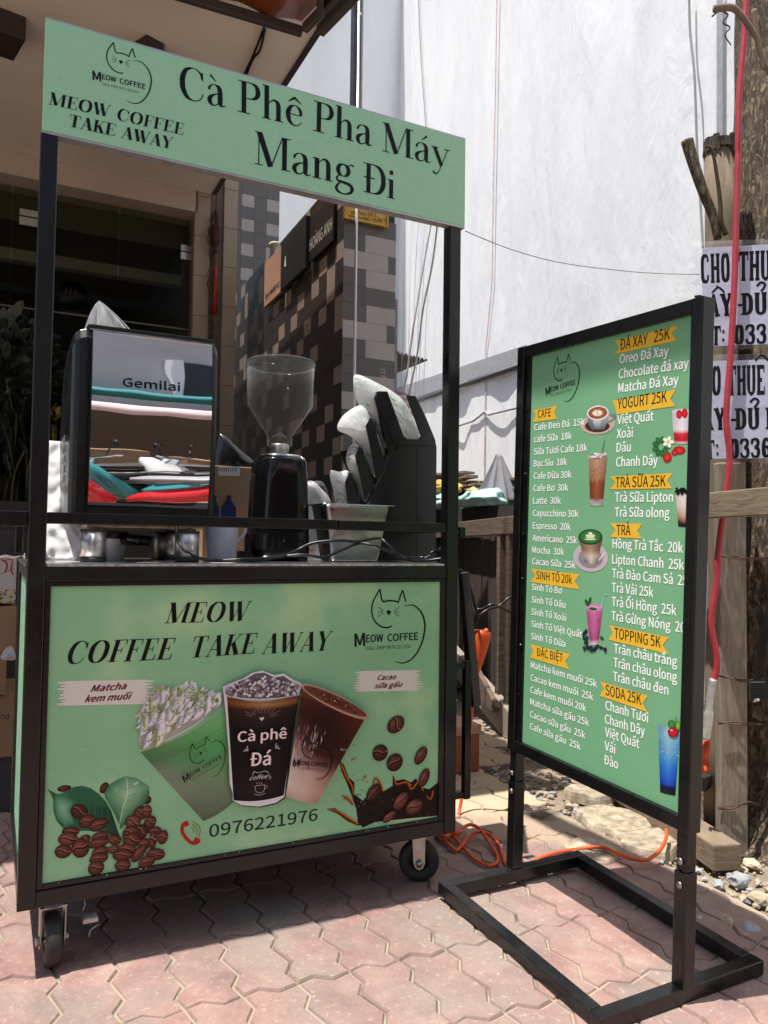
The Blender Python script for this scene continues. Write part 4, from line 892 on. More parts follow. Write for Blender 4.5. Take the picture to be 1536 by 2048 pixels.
# falling beans and coffee splash, lower right
pr = Print()
sp = [(800, 1640), (790, 1560), (770, 1500), (740, 1420), (700, 1330), (690, 1270), (715, 1290), (745, 1370), (780, 1400), (778, 1470), (830, 1510), (860, 1480), (880, 1440), (960, 1450), (1010, 1420), (1010, 1355), (1030, 1390), (1075, 1380), (1120, 1400), (1150, 1375), (1180, 1430), (1230, 1440), (1282, 1400), (1282, 1600), (1150, 1612), (1000, 1628), (900, 1640), (830, 1672)]
pr.poly([A7(*p) for p in sp], '#1b100d')
pr.poly([A7(*p) for p in ((610, 1560), (660, 1555), (720, 1590), (780, 1630), (830, 1655), (800, 1660), (740, 1635), (680, 1590), (640, 1572))], '#33150c')
rnd = random.Random(9)
for k in range(70):
    x = rnd.uniform(785, 1275); y = rnd.uniform(1440, 1610); c = A7(x, y); pr.ell(c[0], c[1], rnd.uniform(.001, .005), rnd.uniform(.0006, .002), rnd.choice(('#3a2a26', '#120a08', '#5a2410', '#6f6a68', '#2a1a15')), None, rnd.uniform(-1, 1), 8, jag=1)
for pts in (((695, 1275), (705, 1310), (730, 1370), (760, 1420), (770, 1480)), ((620, 1563), (680, 1575), (740, 1615), (800, 1650)), ((1015, 1370), (1030, 1410), (1080, 1400), (1120, 1420)), ((1090, 1390), (1120, 1440), (1160, 1400), (1190, 1450)), ((880, 1440), (905, 1375), (930, 1400), (950, 1455)), ((1210, 1480), (1235, 1500), (1250, 1450)), ((700, 1480), (730, 1490), (770, 1530))):
    pr.stroke([A7(*p)+(w,) for p, w in zip(pts, (.002, .006, .007, .005, .003))], '#7e2c0e'); pr.stroke([A7(p[0]+3, p[1]-3)+(w,) for p, w in zip(pts, (.001, .0022, .0025, .002, .001))], '#e0762a')
for x, y, r_ in ((775, 1175, 8), (810, 1160, 5), (765, 1262, 12), (785, 1255, 9), (700, 1320, 6), (765, 1360, 8), (800, 1385, 7), (840, 1365, 15), (825, 1385, 8), (660, 1515, 6), (603, 1520, 4), (720, 1500, 10), (1270, 1390, 5), (600, 1565, 3), (850, 1395, 8)):
    c = A7(x, y); pr.ell(c[0], c[1], r_*.00034, r_*.00022, '#e07a2e', '#8a3512', .5, 9)
for q in ((1027, 1050, 42, 52, 60, 0), (932, 1220, 45, 42, 0, 1), (1020, 1278, 48, 44, -30, 1), (1177, 1237, 50, 30, -55, 0), (893, 1460, 52, 34, -50, 1), (1197, 1370, 48, 28, -65, 0), (1055, 1510, 52, 34, -45, 2), (1135, 1545, 50, 38, -15, 2), (985, 1605, 42, 22, -30, 2)):
    bean(pr, A7, q[0], q[1], q[2], q[3], R(q[4]), True, q[5])
build_front(pr, 'coffee_splash_print')
# three cups
pr = Print()
# matcha cup body (tilted)
TLc, TRc, BLc, BRc = (735, 600), (1345, 330), (1195, 1105), (1420, 960)
def lerp2(a, b, t): return (a[0]+(b[0]-a[0])*t, a[1]+(b[1]-a[1])*t)
def mixc(a, b, t):
    a = [int(a[i:i+2], 16) for i in (1, 3, 5)]; b = [int(b[i:i+2], 16) for i in (1, 3, 5)]; return '#%02x%02x%02x' % tuple(int(x+(y-x)*t) for x, y in zip(a, b))
def cup(pr, Zf, TL, TR, BL, BR, cols, nx=10, bow=0.0):
    """cols: list of (t, left, middle, right) colours down the cup"""
    rows, cc = [], []
    for t, cl, cm, cr in cols:
        l, r = lerp2(TL, BL, t), lerp2(TR, BR, t); row, c = [], []
        nx_, ny_ = -(r[1]-l[1]), (r[0]-l[0]); nl = math.hypot(nx_, ny_); nx_, ny_ = nx_/nl, ny_/nl
        for i in range(nx+1):
            s = i/nx; p = lerp2(l, r, s); b = bow*nl*4*s*(1-s); row.append(Zf(p[0]+nx_*b, p[1]+ny_*b)); c.append(mixc(cl, cm, s*2) if s < .5 else mixc(cm, cr, s*2-1))
        rows.append(row); cc.append(c)
    pr.strip(rows, cc)
cup(pr, A9, TLc, (1340, 300), BLc, BRc, [(0, '#5f8f63', '#6fae6c', '#86c887'), (.12, '#587a58', '#5fa663', '#79c47c'), (.3, '#81907a', '#60a468', '#58b465'), (.55, '#87917c', '#7f9a76', '#6fb071'), (.8, '#6d7a66', '#77866e', '#7c9a76'), (.93, '#66745f', '#6f7f68', '#76906f'), (1, '#53664f', '#5a6e54', '#62785b')], 12, .05)
for t in (.16, .86): l, r = lerp2(TLc, BLc, t), lerp2((1340, 300), BRc, t); m_ = lerp2(l, r, .5); pr.stroke([A9(*l)+(.0008,), A9(m_[0]+14, m_[1]+26)+(.0016,), A9(*r)+(.0008,)], '#4b7a4e')
pr.stroke([A9(725, 590)+(.004,), A9(950, 500)+(.006,), A9(1180, 365)+(.006,), A9(1300, 215)+(.003,)], '#cfd6d8')
rnd = random.Random(12)
CR = [(745, 590), (722, 500), (735, 420), (748, 330), (752, 270), (790, 210), (820, 150), (855, 108), (905, 112), (965, 125), (1010, 130), (1070, 112), (1110, 140), (1160, 130), (1215, 160), (1260, 175), (1300, 210), (1260, 270), (1180, 350), (1080, 410), (960, 480), (860, 540), (790, 580)]
pr.poly([A9(*p) for p in CR], '#c4c4bc')
def interp(xs, x):
    for (a_, b_), (c_, d_) in zip(xs, xs[1:]):
        if a_ <= x <= c_: return b_+(d_-b_)*(x-a_)/(c_-a_)
    return xs[0][1] if x < xs[0][0] else xs[-1][1]
TOPX = [(725, 470), (745, 290), (800, 190), (855, 112), (1000, 128), (1100, 118), (1200, 158), (1300, 212)]; BASX = [(725, 595), (1300, 225)]
def creamfold(x, y, L, w, rot, c1, c2):
    pts = [(x+L*(t-.5)*cos(rot)+14*sin(t*5), y-L*(t-.5)*sin(rot)+10*cos(t*4)) for t in (0, .25, .5, .75, 1)]; k = abs(A9(20, 600)[0]-A9(0, 600)[0])/20
    pr.stroke([A9(*p)+(w*k*q,) for p, q in zip(pts, (.15, .85, 1.1, .85, .1))], c2); pr.stroke([A9(p[0]+w*.10, p[1]-w*.14)+(w*k*q,) for p, q in zip(pts, (.08, .55, .75, .55, .06))], c1); pr.stroke([A9(p[0]+w*.16, p[1]-w*.24)+(w*k*q,) for p, q in zip(pts, (.02, .2, .3, .2, .02))], '#f7f6fa')
for k in range(120):
    x = rnd.uniform(738, 1285); tp_, bs_ = interp(TOPX, x), interp(BASX, x); f_ = min(1, max(0, k/120+rnd.uniform(-.12, .12))); y = tp_+22+(bs_-tp_-34)*f_
    creamfold(x, y, rnd.uniform(80, 150), rnd.uniform(44, 76), R(rnd.uniform(25, 70)), *rnd.choice((('#eceaf2', '#bcb9c6'), ('#f2f1f6', '#c6c4d0'), ('#e2e0e8', '#a9a7b2'), ('#e4e6da', '#9db06c'))))
pr.z += 3e-4
for k in range(420):
    x = rnd.uniform(735, 1295); tp_, bs_ = interp(TOPX, x), interp(BASX, x); y = tp_+(bs_-tp_)*rnd.random()**1.4; n_ = mnoise.noise(Vector((x*.010, y*.014, 3)))
    if n_ < -.08 and not (y-tp_ < 30 and rnd.random() < .5): continue
    c = A9(x, y); pr.z -= Print.DZ*.98; pr.ell(c[0], c[1], rnd.uniform(.0016, .0052), rnd.uniform(.0009, .0022), rnd.choice(('#7f9f42', '#94b054', '#6c8a36', '#86a24a')), None, rnd.uniform(.2, 1.4), 6, amp=.3)
pr.z += 3e-4
mpc = affine3(A9(1062, 860), A9(1340, 700), A9(1010, 610)); catmark(pr, mpc, (Vector(A9(1340, 700))-Vector(A9(1062, 860))).length*.92, '#0e1a10', small=True)
# iced black coffee sticker cup with a white outline
O = [(-15, 860), (-20, 820), (45, 790), (100, 770), (160, 735), (215, 722), (290, 750), (345, 740), (400, 775), (455, 800), (450, 830), (425, 900), (410, 1000), (395, 1100), (380, 1220), (365, 1350), (350, 1480), (300, 1515), (200, 1538), (90, 1530), (40, 1500), (40, 1460), (22, 1400), (15, 1200), (0, 1000)]
pr.poly([A7(x+6, y+6) for x, y in O], '#2a1a1a'); pr.poly([A7(*p) for p in O], '#e9e7ec')
cup(pr, A7, (5, 880), (438, 868), (45, 1500), (345, 1470), [(0, '#53301c', '#8f6a4e', '#6a452e'), (.05, '#7a431f', '#b98c62', '#8c5a34'), (.1, '#3a1c12', '#4a2618', '#2c1611'), (.2, '#17110f', '#2a2422', '#14100f'), (.3, '#0e0c0c', '#1a1716', '#0d0b0b'), (.7, '#0c0a0a', '#171313', '#0e0b0b'), (.9, '#171010', '#2c2020', '#141010'), (1, '#0b0908', '#120e0e', '#0b0908')], 10, .06)
IC = [(-5, 862), (0, 830), (60, 795), (120, 772), (175, 740), (230, 735), (290, 765), (345, 755), (395, 790), (440, 812), (425, 868), (320, 885), (200, 892), (90, 885)]
pr.poly([A7(*p) for p in IC], '#6f6670')
for k in range(300):
    x = rnd.uniform(5, 430); yt = 740+abs(x-220)*.3; y = rnd.uniform(yt+8, 875); c = A7(x, y); r_ = rnd.uniform(.002, .0072); a0 = rnd.uniform(0, 6); n = rnd.choice((3, 4, 4, 5))
    pr.poly([(c[0]+r_*cos(a0+j*2*pi/n)*rnd.uniform(.6, 1.2), c[1]+r_*.8*sin(a0+j*2*pi/n)) for j in range(n)], rnd.choice(('#e8e4f0', '#b9b2c4', '#8c8494', '#f6f3fc', '#5a505a', '#9a7a6a', '#d8d4e0')))
pr.stroke([A7(-5, 872)+(.0022,), A7(200, 902)+(.003,), A7(445, 862)+(.0022,)], '#b9b0b4')
for k in range(11):
    a = R(25+13*k); c0_ = (208, 1010); r0_, r1_ = rnd.uniform(50, 75), rnd.uniform(90, 150); pr.stroke([A7(c0_[0]+r0_*cos(a), c0_[1]-r0_*sin(a)*.6)+(.0006,), A7(c0_[0]+r1_*cos(a), c0_[1]-r1_*sin(a)*.6)+(.0006,)], '#b8b2ae', smooth=False)
pr.poly([A7(*p) for p in ((208, 1022), (195, 1008), (197, 998), (208, 1002), (219, 996), (222, 1006))], '#d9d6d2')
for t, p, q, h in (('Cà phê', (65, 1146), (355, 1124), .026), ('Đá', (140, 1290), (258, 1282), .034)):
    for b, c in ((.085, '#6e2a1c'), (.06, '#a54a30'), (.03, '#f4f0f2')): 
        a_, b_ = A7(*p), A7(*q); e = (b-.03)*h; pr.text(t, (a_[0]-e, a_[1]), (b_[0]+e, b_[1]), h, c, b)
for s_ in (-1, 1):
    for dx, dy in ((12, -38), (24, -18), (34, 4)): x0 = 208+s_*75; y0 = 1190-s_*8; pr.stroke([A7(x0+s_*6, y0)+(.001,), A7(x0+s_*dx, y0+dy*.7)+(.0024,)], '#d8d4d2', smooth=False)
pr.text('coffee', A7(135, 1375), A7(245, 1362), .0105, '#d8d4d2', .02, .4)
pr.stroke([A7(155, 1350)+(.0008,), A7(160, 1325)+(.0016,), A7(190, 1330)+(.001,), A7(235, 1320)+(.0016,), A7(255, 1345)+(.0006,)], '#d8d4d2')
for r_ in (0, 7): pr.stroke([A7(250+r_, 1345)+(.0006,), A7(256+r_, 1357)+(.001,), A7(250+r_, 1370)+(.0006,)], '#d8d4d2')
pr.stroke([A7(168, 1408)+(.001,), A7(172, 1438)+(.001,), A7(195, 1450)+(.001,), A7(220, 1438)+(.001,), A7(225, 1402)+(.001,)], '#cfcac6'); pr.stroke([A7(168, 1408)+(.001,), A7(225, 1402)+(.001,)], '#cfcac6', smooth=False)
pr.stroke([A7(226, 1405)+(.001,), A7(240, 1410)+(.001,), A7(222, 1430)+(.001,)], '#cfcac6'); pr.stroke([A7(165, 1458)+(.001,), A7(195, 1464)+(.001,), A7(228, 1452)+(.001,)], '#cfcac6')
for x in (180, 195, 210): pr.stroke([A7(x, 1398)+(.0006,), A7(x-5, 1388)+(.0016,)], '#cfcac6', smooth=False)
# cacao cup
cup(pr, A7, (448, 835), (838, 985), (352, 1470), (540, 1512), [(0, '#7a463a', '#5a2218', '#7c4234'), (.06, '#54201a', '#3a120e', '#5c2a20'), (.2, '#3c1512', '#220a09', '#4c1e18'), (.38, '#5c3a3a', '#280e0c', '#3a1612'), (.5, '#b09090', '#3e1c18', '#3a1612'), (.6, '#d4bebb', '#8a605a', '#5a322a'), (.7, '#dcc8c2', '#cdaea4', '#9a6e62'), (.88, '#e6d2c8', '#dcc0ae', '#c09884'), (1, '#c2a89e', '#cdb4a4', '#a88a7c')], 10, .05)
for k in range(70):
    t = rnd.uniform(.26, .66); s_ = rnd.uniform(.05, .6)*(1-t*.5); l, r = lerp2((448, 835), (352, 1470), t), lerp2((838, 985), (540, 1512), t); x, y = lerp2(l, r, s_)
    L_ = rnd.uniform(25, 70); pr.stroke([A7(x, y)+(.0004,), A7(x-4+rnd.uniform(-6, 6), y+L_*.5)+(rnd.uniform(.001, .003),), A7(x-10, y+L_)+(.0003,)], rnd.choice(('#b79a98', '#8c5e58', '#d6c2be', '#572721')))
rim = [A7(645+205*cos(a)*.98-30*sin(a), 905+88*cos(a)+sin(a)*62*(-1)) for a in [2*pi*k/28 for k in range(28)]]
pr.poly(rim, '#b9968a'); rim2 = [A7(645+188*cos(a)-24*sin(a), 902+80*cos(a)-sin(a)*48) for a in [2*pi*k/28 for k in range(28)]]; pr.grad(rim2, A7(640, 900), '#4a1c10', '#7a4432')
for k in range(26):
    a = rnd.uniform(0, 6.28); q = rnd.random()**.5*.85; x, y = 645+q*(188*cos(a)-24*sin(a)), 902+q*(80*cos(a)-48*sin(a)); c = A7(x, y); pr.ell(c[0], c[1], rnd.uniform(.002, .006), rnd.uniform(.001, .0025), rnd.choice(('#8a5a46', '#2a100c', '#a47a66', '#c9b8b4', '#5c2a1c')), None, rnd.uniform(-.8, .2), 7)
mpc = affine3(A7(388, 1330), A7(600, 1352), A7(400, 1120)); catmark(pr, mpc, (Vector(A7(600, 1352))-Vector(A7(388, 1330))).length, '#120a0a', small=True)
pr.text('for y', A7(676, 1195), A7(715, 1198), .006, '#e0dad8', .0)
build_front(pr, 'drinks_print')
# ---- top sign
YS = -.004
sg = thing('top_sign', 'long green sign board across the top of the cart reading Cà Phê Pha Máy Mang Đi', 'sign', (.6, YS, ZSB))
for o in [sg]: pass
bpy.data.objects.remove(sg)                                          # the board is welded to the cart: a part of it
M['sign_edge'] = simple('aluminium_edge', (.5, .5, .5), .35, .6)
board = cbox('sign_board', (.003, YS, ZSB), (CW+.010, YS+.022, ZST), 'vinyl2', 0)
cbox('sign_edge', (.0025, YS+.001, ZSB-.006), (CW+.0105, YS+.03, ZSB-.0005), 'sign_edge', 0, board); cbox('sign_edge', (.0025, YS+.001, ZST+.0005), (CW+.0105, YS+.03, ZST+.005), 'sign_edge', 0, board)
SPm = plane_map((0, YS, 0), (1, 0, 0), (0, 0, 1), (0, -1, 0)); B1 = zoomed(SPm, 0, 0, 2.0); B2 = zoomed(SPm, 768, 0, 2.0); B3 = zoomed(SPm, 80, 60, 4.8)
pr = Print()
didtext(pr, 'Cà', B1(718, 392), B1(905, 433), .088, INK, 0, .0)
didtext(pr, 'Phê', B1(948, 445), B1(1215, 512), .088, INK, 0, .0)
didtext(pr, 'Pha', B1(1250, 522), B1(1490, 588), .088, INK, 0, .0)
didtext(pr, 'Máy', SPm(764, 302), SPm(898, 337), .088, INK, 0, .0)
bs = lambda nm: pr.build(nm, (0, YS, 0), (1, 0, 0), (0, 0, 1), (0, -1, 0), board, M['print'])
bs('title_print'); pr = Print()
didtext(pr, 'Mang', B1(1016, 655), B1(1418, 748), .092, INK, 0, .0)
didtext(pr, 'Đi', B1(1450, 766), SPm(791, 399), .088, INK, 0, .0)
bs('title_print'); pr = Print()
didtext(pr, 'MEOW', B3(80, 712), B3(660, 838), .031, INK, .16, .03, 1.4); didtext(pr, 'COFFEE', B3(735, 862), B3(1375, 1010), .031, INK, .16, .03, 1.4)
didtext(pr, 'TAKE', B3(270, 925), B3(720, 1020), .031, INK, .16, .02, 1.4); didtext(pr, 'AWAY', B3(770, 1035), B3(1262, 1145), .031, INK, .16, .02, 1.4)
bs('heading_print'); pr = Print()
catmark(pr, affine3(B3(505, 560), B3(1012, 690), B3(520, 108)), (Vector(B3(1012, 690))-Vector(B3(505, 560))).length, INK)
pr.build('logo_print', (0, YS, 0), (1, 0, 0), (0, 0, 1), (0, -1, 0), board, M['print'])
# ---- castors
def caster(x, y, ang, lock):
    c = bpy.data.objects.new('castor', None); COL.objects.link(c); c.parent = cart; c.location = (x-.6, y-.33, 0); c.rotation_euler = (0, 0, ang); c.empty_display_size = .03
    def bld(mb, nm, m, bev=0): o = bpy.data.objects.new(nm, mb.mesh(nm, M[m])); COL.objects.link(o); o.parent = c; return o
    r = .062; w = .019
    mb = MB(); mb.lathe([(r*.42, -w*.9), (r*.8, -w), (r*.94, -w*.85), (r, -w*.45), (r, w*.45), (r*.94, w*.85), (r*.8, w), (r*.42, w*.9)], (0, 0, r), 36, axis='x', close=True); bld(mb, 'tyre', 'rubber')
    mb = MB(); mb.lathe([(0, -w*.7), (r*.3, -w*.8), (r*.45, -w*.7), (r*.45, w*.7), (r*.3, w*.8), (0, w*.7)], (0, 0, r), 24, axis='x'); bld(mb, 'hub', 'black_plastic')
    mb = MB()
    for s in (-1, 1):
        P = [(s*.026, -.018, ZB-.018), (s*.026, .022, ZB-.018), (s*.026, .017, r+.0), (s*.026, .012, r-.014), (s*.026, 0, r-.02), (s*.026, -.012, r-.014), (s*.026, -.017, r)]; mb.prism(P, (s*.003, 0, 0))
    mb.box((-.03, -.022, ZB-.018), (.03, .026, ZB-.014)); bld(mb, 'fork', 'zinc')
    mb = MB(); mb.lathe([(0, 0), (.03, 0), (.034, .006), (.03, .012), (0, .012)], (0, 0, ZB-.0135), 20); mb.box((-.036, -.036, ZB-.003), (.036, .036, ZB-.0008)); bld(mb, 'swivel', 'blue_ring')
    mb = MB(); mb.tube([(-.033, 0, r), (.033, 0, r)], .007, 6); mb.tube([(-.037, 0, r), (-.029, 0, r)], .011, 6); mb.tube([(.029, 0, r), (.037, 0, r)], .011, 6); bld(mb, 'axle_bolt', 'zinc')
    if lock:
        mb = MB(); mb.tube([(.03, -.02, ZB-.02), (.045, -.03, .11), (.036, -.035, .095), (.035, -.036, .085)], .0022, 5); mb.prism([(-.02, -.06, .088), (.02, -.06, .088), (.022, -.09, .075), (-.022, -.09, .075)], (0, 0, .004)); mb.tube([(.05, -.08, .075), (.035, -.088, .072), (.034, -.09, .064)], .002, 5); bld(mb, 'brake_lever', 'zinc')
    return c
M['blue_ring'] = simple('blue_plated_ring', (.07, .12, .22), .4, .5)
caster(.082, .05, R(3), False); caster(CW-.078, .085, R(62), False); caster(.085, CD-.08, R(10), False); caster(CW-.085, CD-.08, R(-25), False)
mb = MB(); mb.tube([(.15, .07, ZB-.002), (.157, .06, .125), (.149, .055, .105), (.148, .053, .09)], .0022, 5); mb.tube([(.187, .03, .085), (.166, .024, .075), (.163, .02, .062)], .0022, 5); mb.prism([(.14, .05, .105), (.18, .04, .1), (.185, .03, .09), (.15, .03, .09)], (0, 0, .01)); mb.build('brake_pedal', M['zinc'], cart)
# side arm and bolt at the left, folded shelf frames and clip at the right
cbox('side_arm', (-.15, .006, ZR-.036), (-.001, .034, ZR+.001)); cbox('side_arm_leg', (-.001-.02, CD*.4, .99), (-.002, CD*.4+.03, ZR-.03))
mb = MB(); mb.tube([(-.07, .02, .985), (-.045, .02, .99), (-.03, .02, .986), (-.001, .02, .99)], .003, 6); mb.lathe([(0, 0), (.009, 0), (.009, .006), (0, .006)], (-.008, .02, .99), 6, axis='x'); mb.build('hook_bolt', M['chrome'], cart)
mb = MB(); mb.box((CW+.012, .012, ZR-.045), (CW+.034, .04, ZR-.012)); mb.build('clip', M['black'], cart, .002)
mb = MB(); mb.tube([(CW+.001, .02, ZR-.025), (CW+.012, .018, ZR-.028)], .004, 6); mb.box((CW+.008, .008, ZR-.012), (CW+.034, .04, ZR-.0105)); mb.build('clip_bolt', M['zinc'], cart)
# folded-down shelf: slanting frame, then the hanging U handle
def rp(u, v, y): return PY(u, v, y)
a, b = rp(928, 1145, .10), rp(952, 1412, .10); mb = MB(); mb.beam(a, b, .03, .02, up=(0, 1, 0)); mb.build('shelf_strut', M['black'], cart, .002)
a2, b2 = rp(926, 1150, .34), rp(945, 1405, .34); mb = MB(); mb.beam(a2, b2, .02, .03); mb.build('shelf_strut', M['black'], cart, .002)
mb = MB(); mb.beam(a+Vector((.0, .03, 0)), a2, .02, .02); mb.beam(b+Vector((0, .03, 0)), b2, .02, .02); mb.build('shelf_bar', M['black'], cart, .002)
u0, u1 = rp(936, 1322, .03), rp(930, 1597, .03); x_ = (u0.x+u1.x)/2; mb = MB(); mb.box((x_-.011, .02, u1.z), (x_+.011, .042, u0.z)); mb.build('handle_upright', M['black'], cart, .002)
mb = MB(); mb.box((CW+.001, .022, u1.z+.004), (x_-.012, .04, u1.z+.022)); mb.box((CW+.001, .022, u0.z-.022), (x_-.012, .04, u0.z-.004)); mb.build('handle_arm', M['black'], cart, .002)
# ================================================================== MENU STAND
OM = Vector((1.3763, -.3792, .0)); mu = Vector((.0065065, -.9989689, -.0449324)); mv = Vector((.99994, .0061194, .008749)); mn = Vector((-.008465, -.0449868, .9989517))
def B(a, b, c): return OM+mu*a+mv*b+mn*c
menu = thing('menu_stand', 'tall green drinks menu board in a black frame on a floor stand', 'menu board', (OM.x, OM.y, 0))
def mbox(name, a, b, m='black', bev=.0025, parent=None):
    mb = MB(); c = B((a[0]+b[0])/2, (a[1]+b[1])/2, (a[2]+b[2])/2); mb.obox(c, mu*(b[0]-a[0]), mv*(b[1]-a[1]), mn*(b[2]-a[2])); return mb.build(name, M[m], parent or menu, bev)
hl, hd, bt = .337, .262, .036
mbox('base_bar', (-hl, -hd, 0), (-hl+.036, hd, bt), 'black_worn'); mbox('base_bar', (hl-.036, -hd, 0), (hl, hd, bt), 'black_worn')
mbox('base_bar', (-hl+.0365, -hd+.001, .0005), (hl-.0365, -hd+.036, bt-.0005), 'black_worn'); mbox('base_bar', (-hl+.0365, hd-.036, .0005), (hl-.0365, hd-.001, bt-.0005), 'black_worn')
pa, pw = .322, .030
for s in (-1, 1):
    mbox('post', (s*pa-.018, -.018, bt+.001), (s*pa+.018, .018, .30), 'black'); mbox('post_sleeve', (s*pa-.0155, -.0155, .301), (s*pa+.0155, .0155, .392), 'black')
    for hzz in (.27, .325):
        c = B(s*pa, -.0185, hzz); mb = MB(); mb.tube([c, c-mv*.003], .008, 12); mb.build('screw', M['zinc'], menu)
# board frame
x0_, x1_, z0_, z1_ = -.348, .344, .392, 1.618
fw_ = .0335
fr_ = [('frame_bar', (x0_, -.02, z0_), (x0_+fw_, .02, z1_)), ('frame_bar', (x1_-fw_, -.02, z0_), (x1_, .02, z1_)), ('frame_bar', (x0_+fw_+.0005, -.0195, z0_+.0005), (x1_-fw_-.0005, .0195, z0_+.034)), ('frame_bar', (x0_+fw_+.0005, -.0195, z1_-.034), (x1_-fw_-.0005, .0195, z1_-.0005))]
for f in fr_: mbox(*f)
ix0, ix1, iz0, iz1 = x0_+fw_+.001, x1_-fw_-.001, z0_+.0345, z1_-.0345
for a, b in (((ix0, -.012, iz0), (ix0+.022, .008, iz1)), ((ix1-.004, -.012, iz0), (ix1, .008, iz1))): mbox('inner_lip', a, b, 'black', .001)
mbox('backing_board', (ix0+.0225, -.006, iz0), (ix1-.0045, .004, iz1), 'vinyl3', 0)
mb = MB()
for zz_ in (.55, .72, .9, 1.07, 1.25, 1.42): rock(mb, B(ix0+.012, -.014, zz_+jit(.02)), .006, .8, 0, int(zz_*100), 1)
for aa in (-.2, 0.0, .17): rock(mb, B(aa, -.021, z0_+.036), .006, .5, 0, int(aa*100)+50, 1)
mb.build('weld_bead', M['black'], menu)
MPm = plane_map(B(0, -.006, 0), mu, mn, -mv); C5 = zoomed(MPm, 900, 512, 2.415); C8 = zoomed(MPm, 1020, 1100, 2.977)
WHT = '#fbfdfb'; YEL = '#e8b93a'; MI = '#161610'
for Zf, pts, t, p, q, h in ((C5, ((403, 745), (520, 724), (505, 757), (517, 787), (401, 803), (415, 770)), 'CAFE', (424, 783), (488, 774), .0235),
    (C5, ((797, 410), (1105, 335), (1070, 375), (1098, 408), (795, 475), (820, 440)), 'ĐÁ XAY   25K', (822, 455), (1062, 400), .0275),
    (C5, ((785, 700), (1092, 645), (1065, 690), (1088, 725), (805, 765), (800, 728)), 'YOGURT 25K', (810, 740), (1047, 706), .0275),
    (C5, ((775, 1065), (1078, 1048), (1050, 1085), (1073, 1122), (772, 1127), (800, 1095)), 'TRÀ SỮA 25K', (800, 1119), (1042, 1112), .0265),
    (C5, ((775, 1290), (930, 1293), (905, 1328), (928, 1365), (773, 1357), (800, 1325)), 'TRÀ', (805, 1348), (872, 1349), .0265),
    (C8, ((125, 110), (418, 145), (385, 187), (417, 235), (122, 190), (150, 150)), 'SINH TỐ 20k', (157, 172), (370, 202), .0235),
    (C8, ((122, 560), (360, 620), (330, 665), (355, 712), (118, 640), (140, 605)), 'ĐẶC BIỆT', (160, 630), (315, 668), .0235),
    (C8, ((590, 448), (947, 520), (910, 567), (945, 620), (588, 535), (613, 495)), 'TOPPING 5K', (622, 524), (897, 582), .0265),
    (C8, ((537, 783), (822, 868), (790, 915), (820, 965), (533, 868), (560, 828)), 'SODA 25K', (570, 862), (782, 922), .0265)):
    MP = Print(); MP.poly([Zf(*a) for a in pts], YEL); MP.text(t, Zf(*p), Zf(*q), h, MI, .016); MP.build('heading_flag', B(0, -.006, 0), mu, mn, -mv, menu, M['print_flat'])
hL, hR = .0185, .0235
def mline(Zf, t, x, y, x2, sl, h):     # sl: pixel slope of the baseline
    MP = Print(); MP.text(t, Zf(x, y), Zf(x2, y+sl*(x2-x)), h, WHT, .022); MP.build('menu_line', B(0, -.006, 0), mu, mn, -mv, menu, M['print_flat'])
for k, (t, y, x2) in enumerate((('Cafe Đen Đá  15k', 843, 650), ('cafe Sữa  18k', 900, 588), ('Sữa Tươi Cafe 18k', 960, 663), ('Bạc Sỉu  18k', 1017, 565), ('Cafe Dừa 30k', 1077, 587), ('Cafe Bơ  30k', 1136, 571), ('Latte  30k', 1196, 535), ('Capucchino 30k', 1256, 620), ('Espresso  20k', 1316, 583), ('Americano  25k', 1376, 613), ('Mocha  30k', 1433, 551), ('Cacao Sữa  25k', 1488, 606))):
    mline(C5, t, 408-k*.95, y, x2, -.115+.0195*k, hL)
for t, y, x2, s in (('Sinh Tố Bơ', 237, 310, .14), ('Sinh Tố Dâu', 311, 330, .17), ('Sinh Tố Xoài', 384, 335, .19), ('Sinh Tố Việt Quất', 456, 430, .22), ('Sinh Tố Dừa', 529, 330, .245), ('Matcha kem muối 25k', 700, 517, .3), ('Cacao kem muối  25k', 775, 495, .325), ('Cafe kem muối 20k', 847, 453, .35), ('Matcha sữa gấu 25k', 919, 470, .375), ('Cacao sữa gấu  25k', 993, 448, .4), ('Cafe sữa gấu  25k', 1065, 420, .42)):
    mline(C8, t, 131-(y-237)*.014, y, x2, s, hL)
for t, y, x, x2, s in (('Oreo Đá Xay', 520, 820, 1055, -.17), ('Chocolate đá xay', 592, 816, 1152, -.155), ('Matcha Đá Xay', 660, 813, 1103, -.14), ('Việt Quất', 812, 808, 983, -.1), ('Xoài', 880, 806, 883, -.08), ('Dâu', 947, 805, 873, -.06), ('Chanh Dây', 1017, 803, 1003, -.04), ('Trà Sữa Lipton', 1187, 798, 1077, .0), ('Trà Sữa olong', 1258, 797, 1060, .02)): mline(C5, t, x, y, x2, s, hR)
mline(C5, 'Hồng Trà Tắc  20k', 786, 1410, 1125, .07, hR)
for t, y, x, x2, s in (('Lipton Chanh  25k', 80, 609, 1035, .09), ('Trà Đào Cam Sả  25', 164, 609, 1057, .11), ('Trà Vải 25k', 248, 607, 853, .13), ('Trà Ổi Hồng  25k', 332, 607, 990, .15), ('Trà Gừng Nóng  20', 417, 605, 1042, .175), ('Trân châu trắng', 612, 620, 995, .22), ('Trân châu olong', 695, 618, 995, .245), ('Trân châu đen', 777, 615, 943, .265), ('Chanh Tươi', 950, 570, 823, .31), ('Chanh Dây', 1030, 567, 803, .33), ('Việt Quất', 1108, 567, 770, .355), ('Vải', 1190, 565, 627, .375), ('Đào', 1272, 562, 643, .4)): mline(C8, t, x, y, x2, s, hR)
MP = Print()
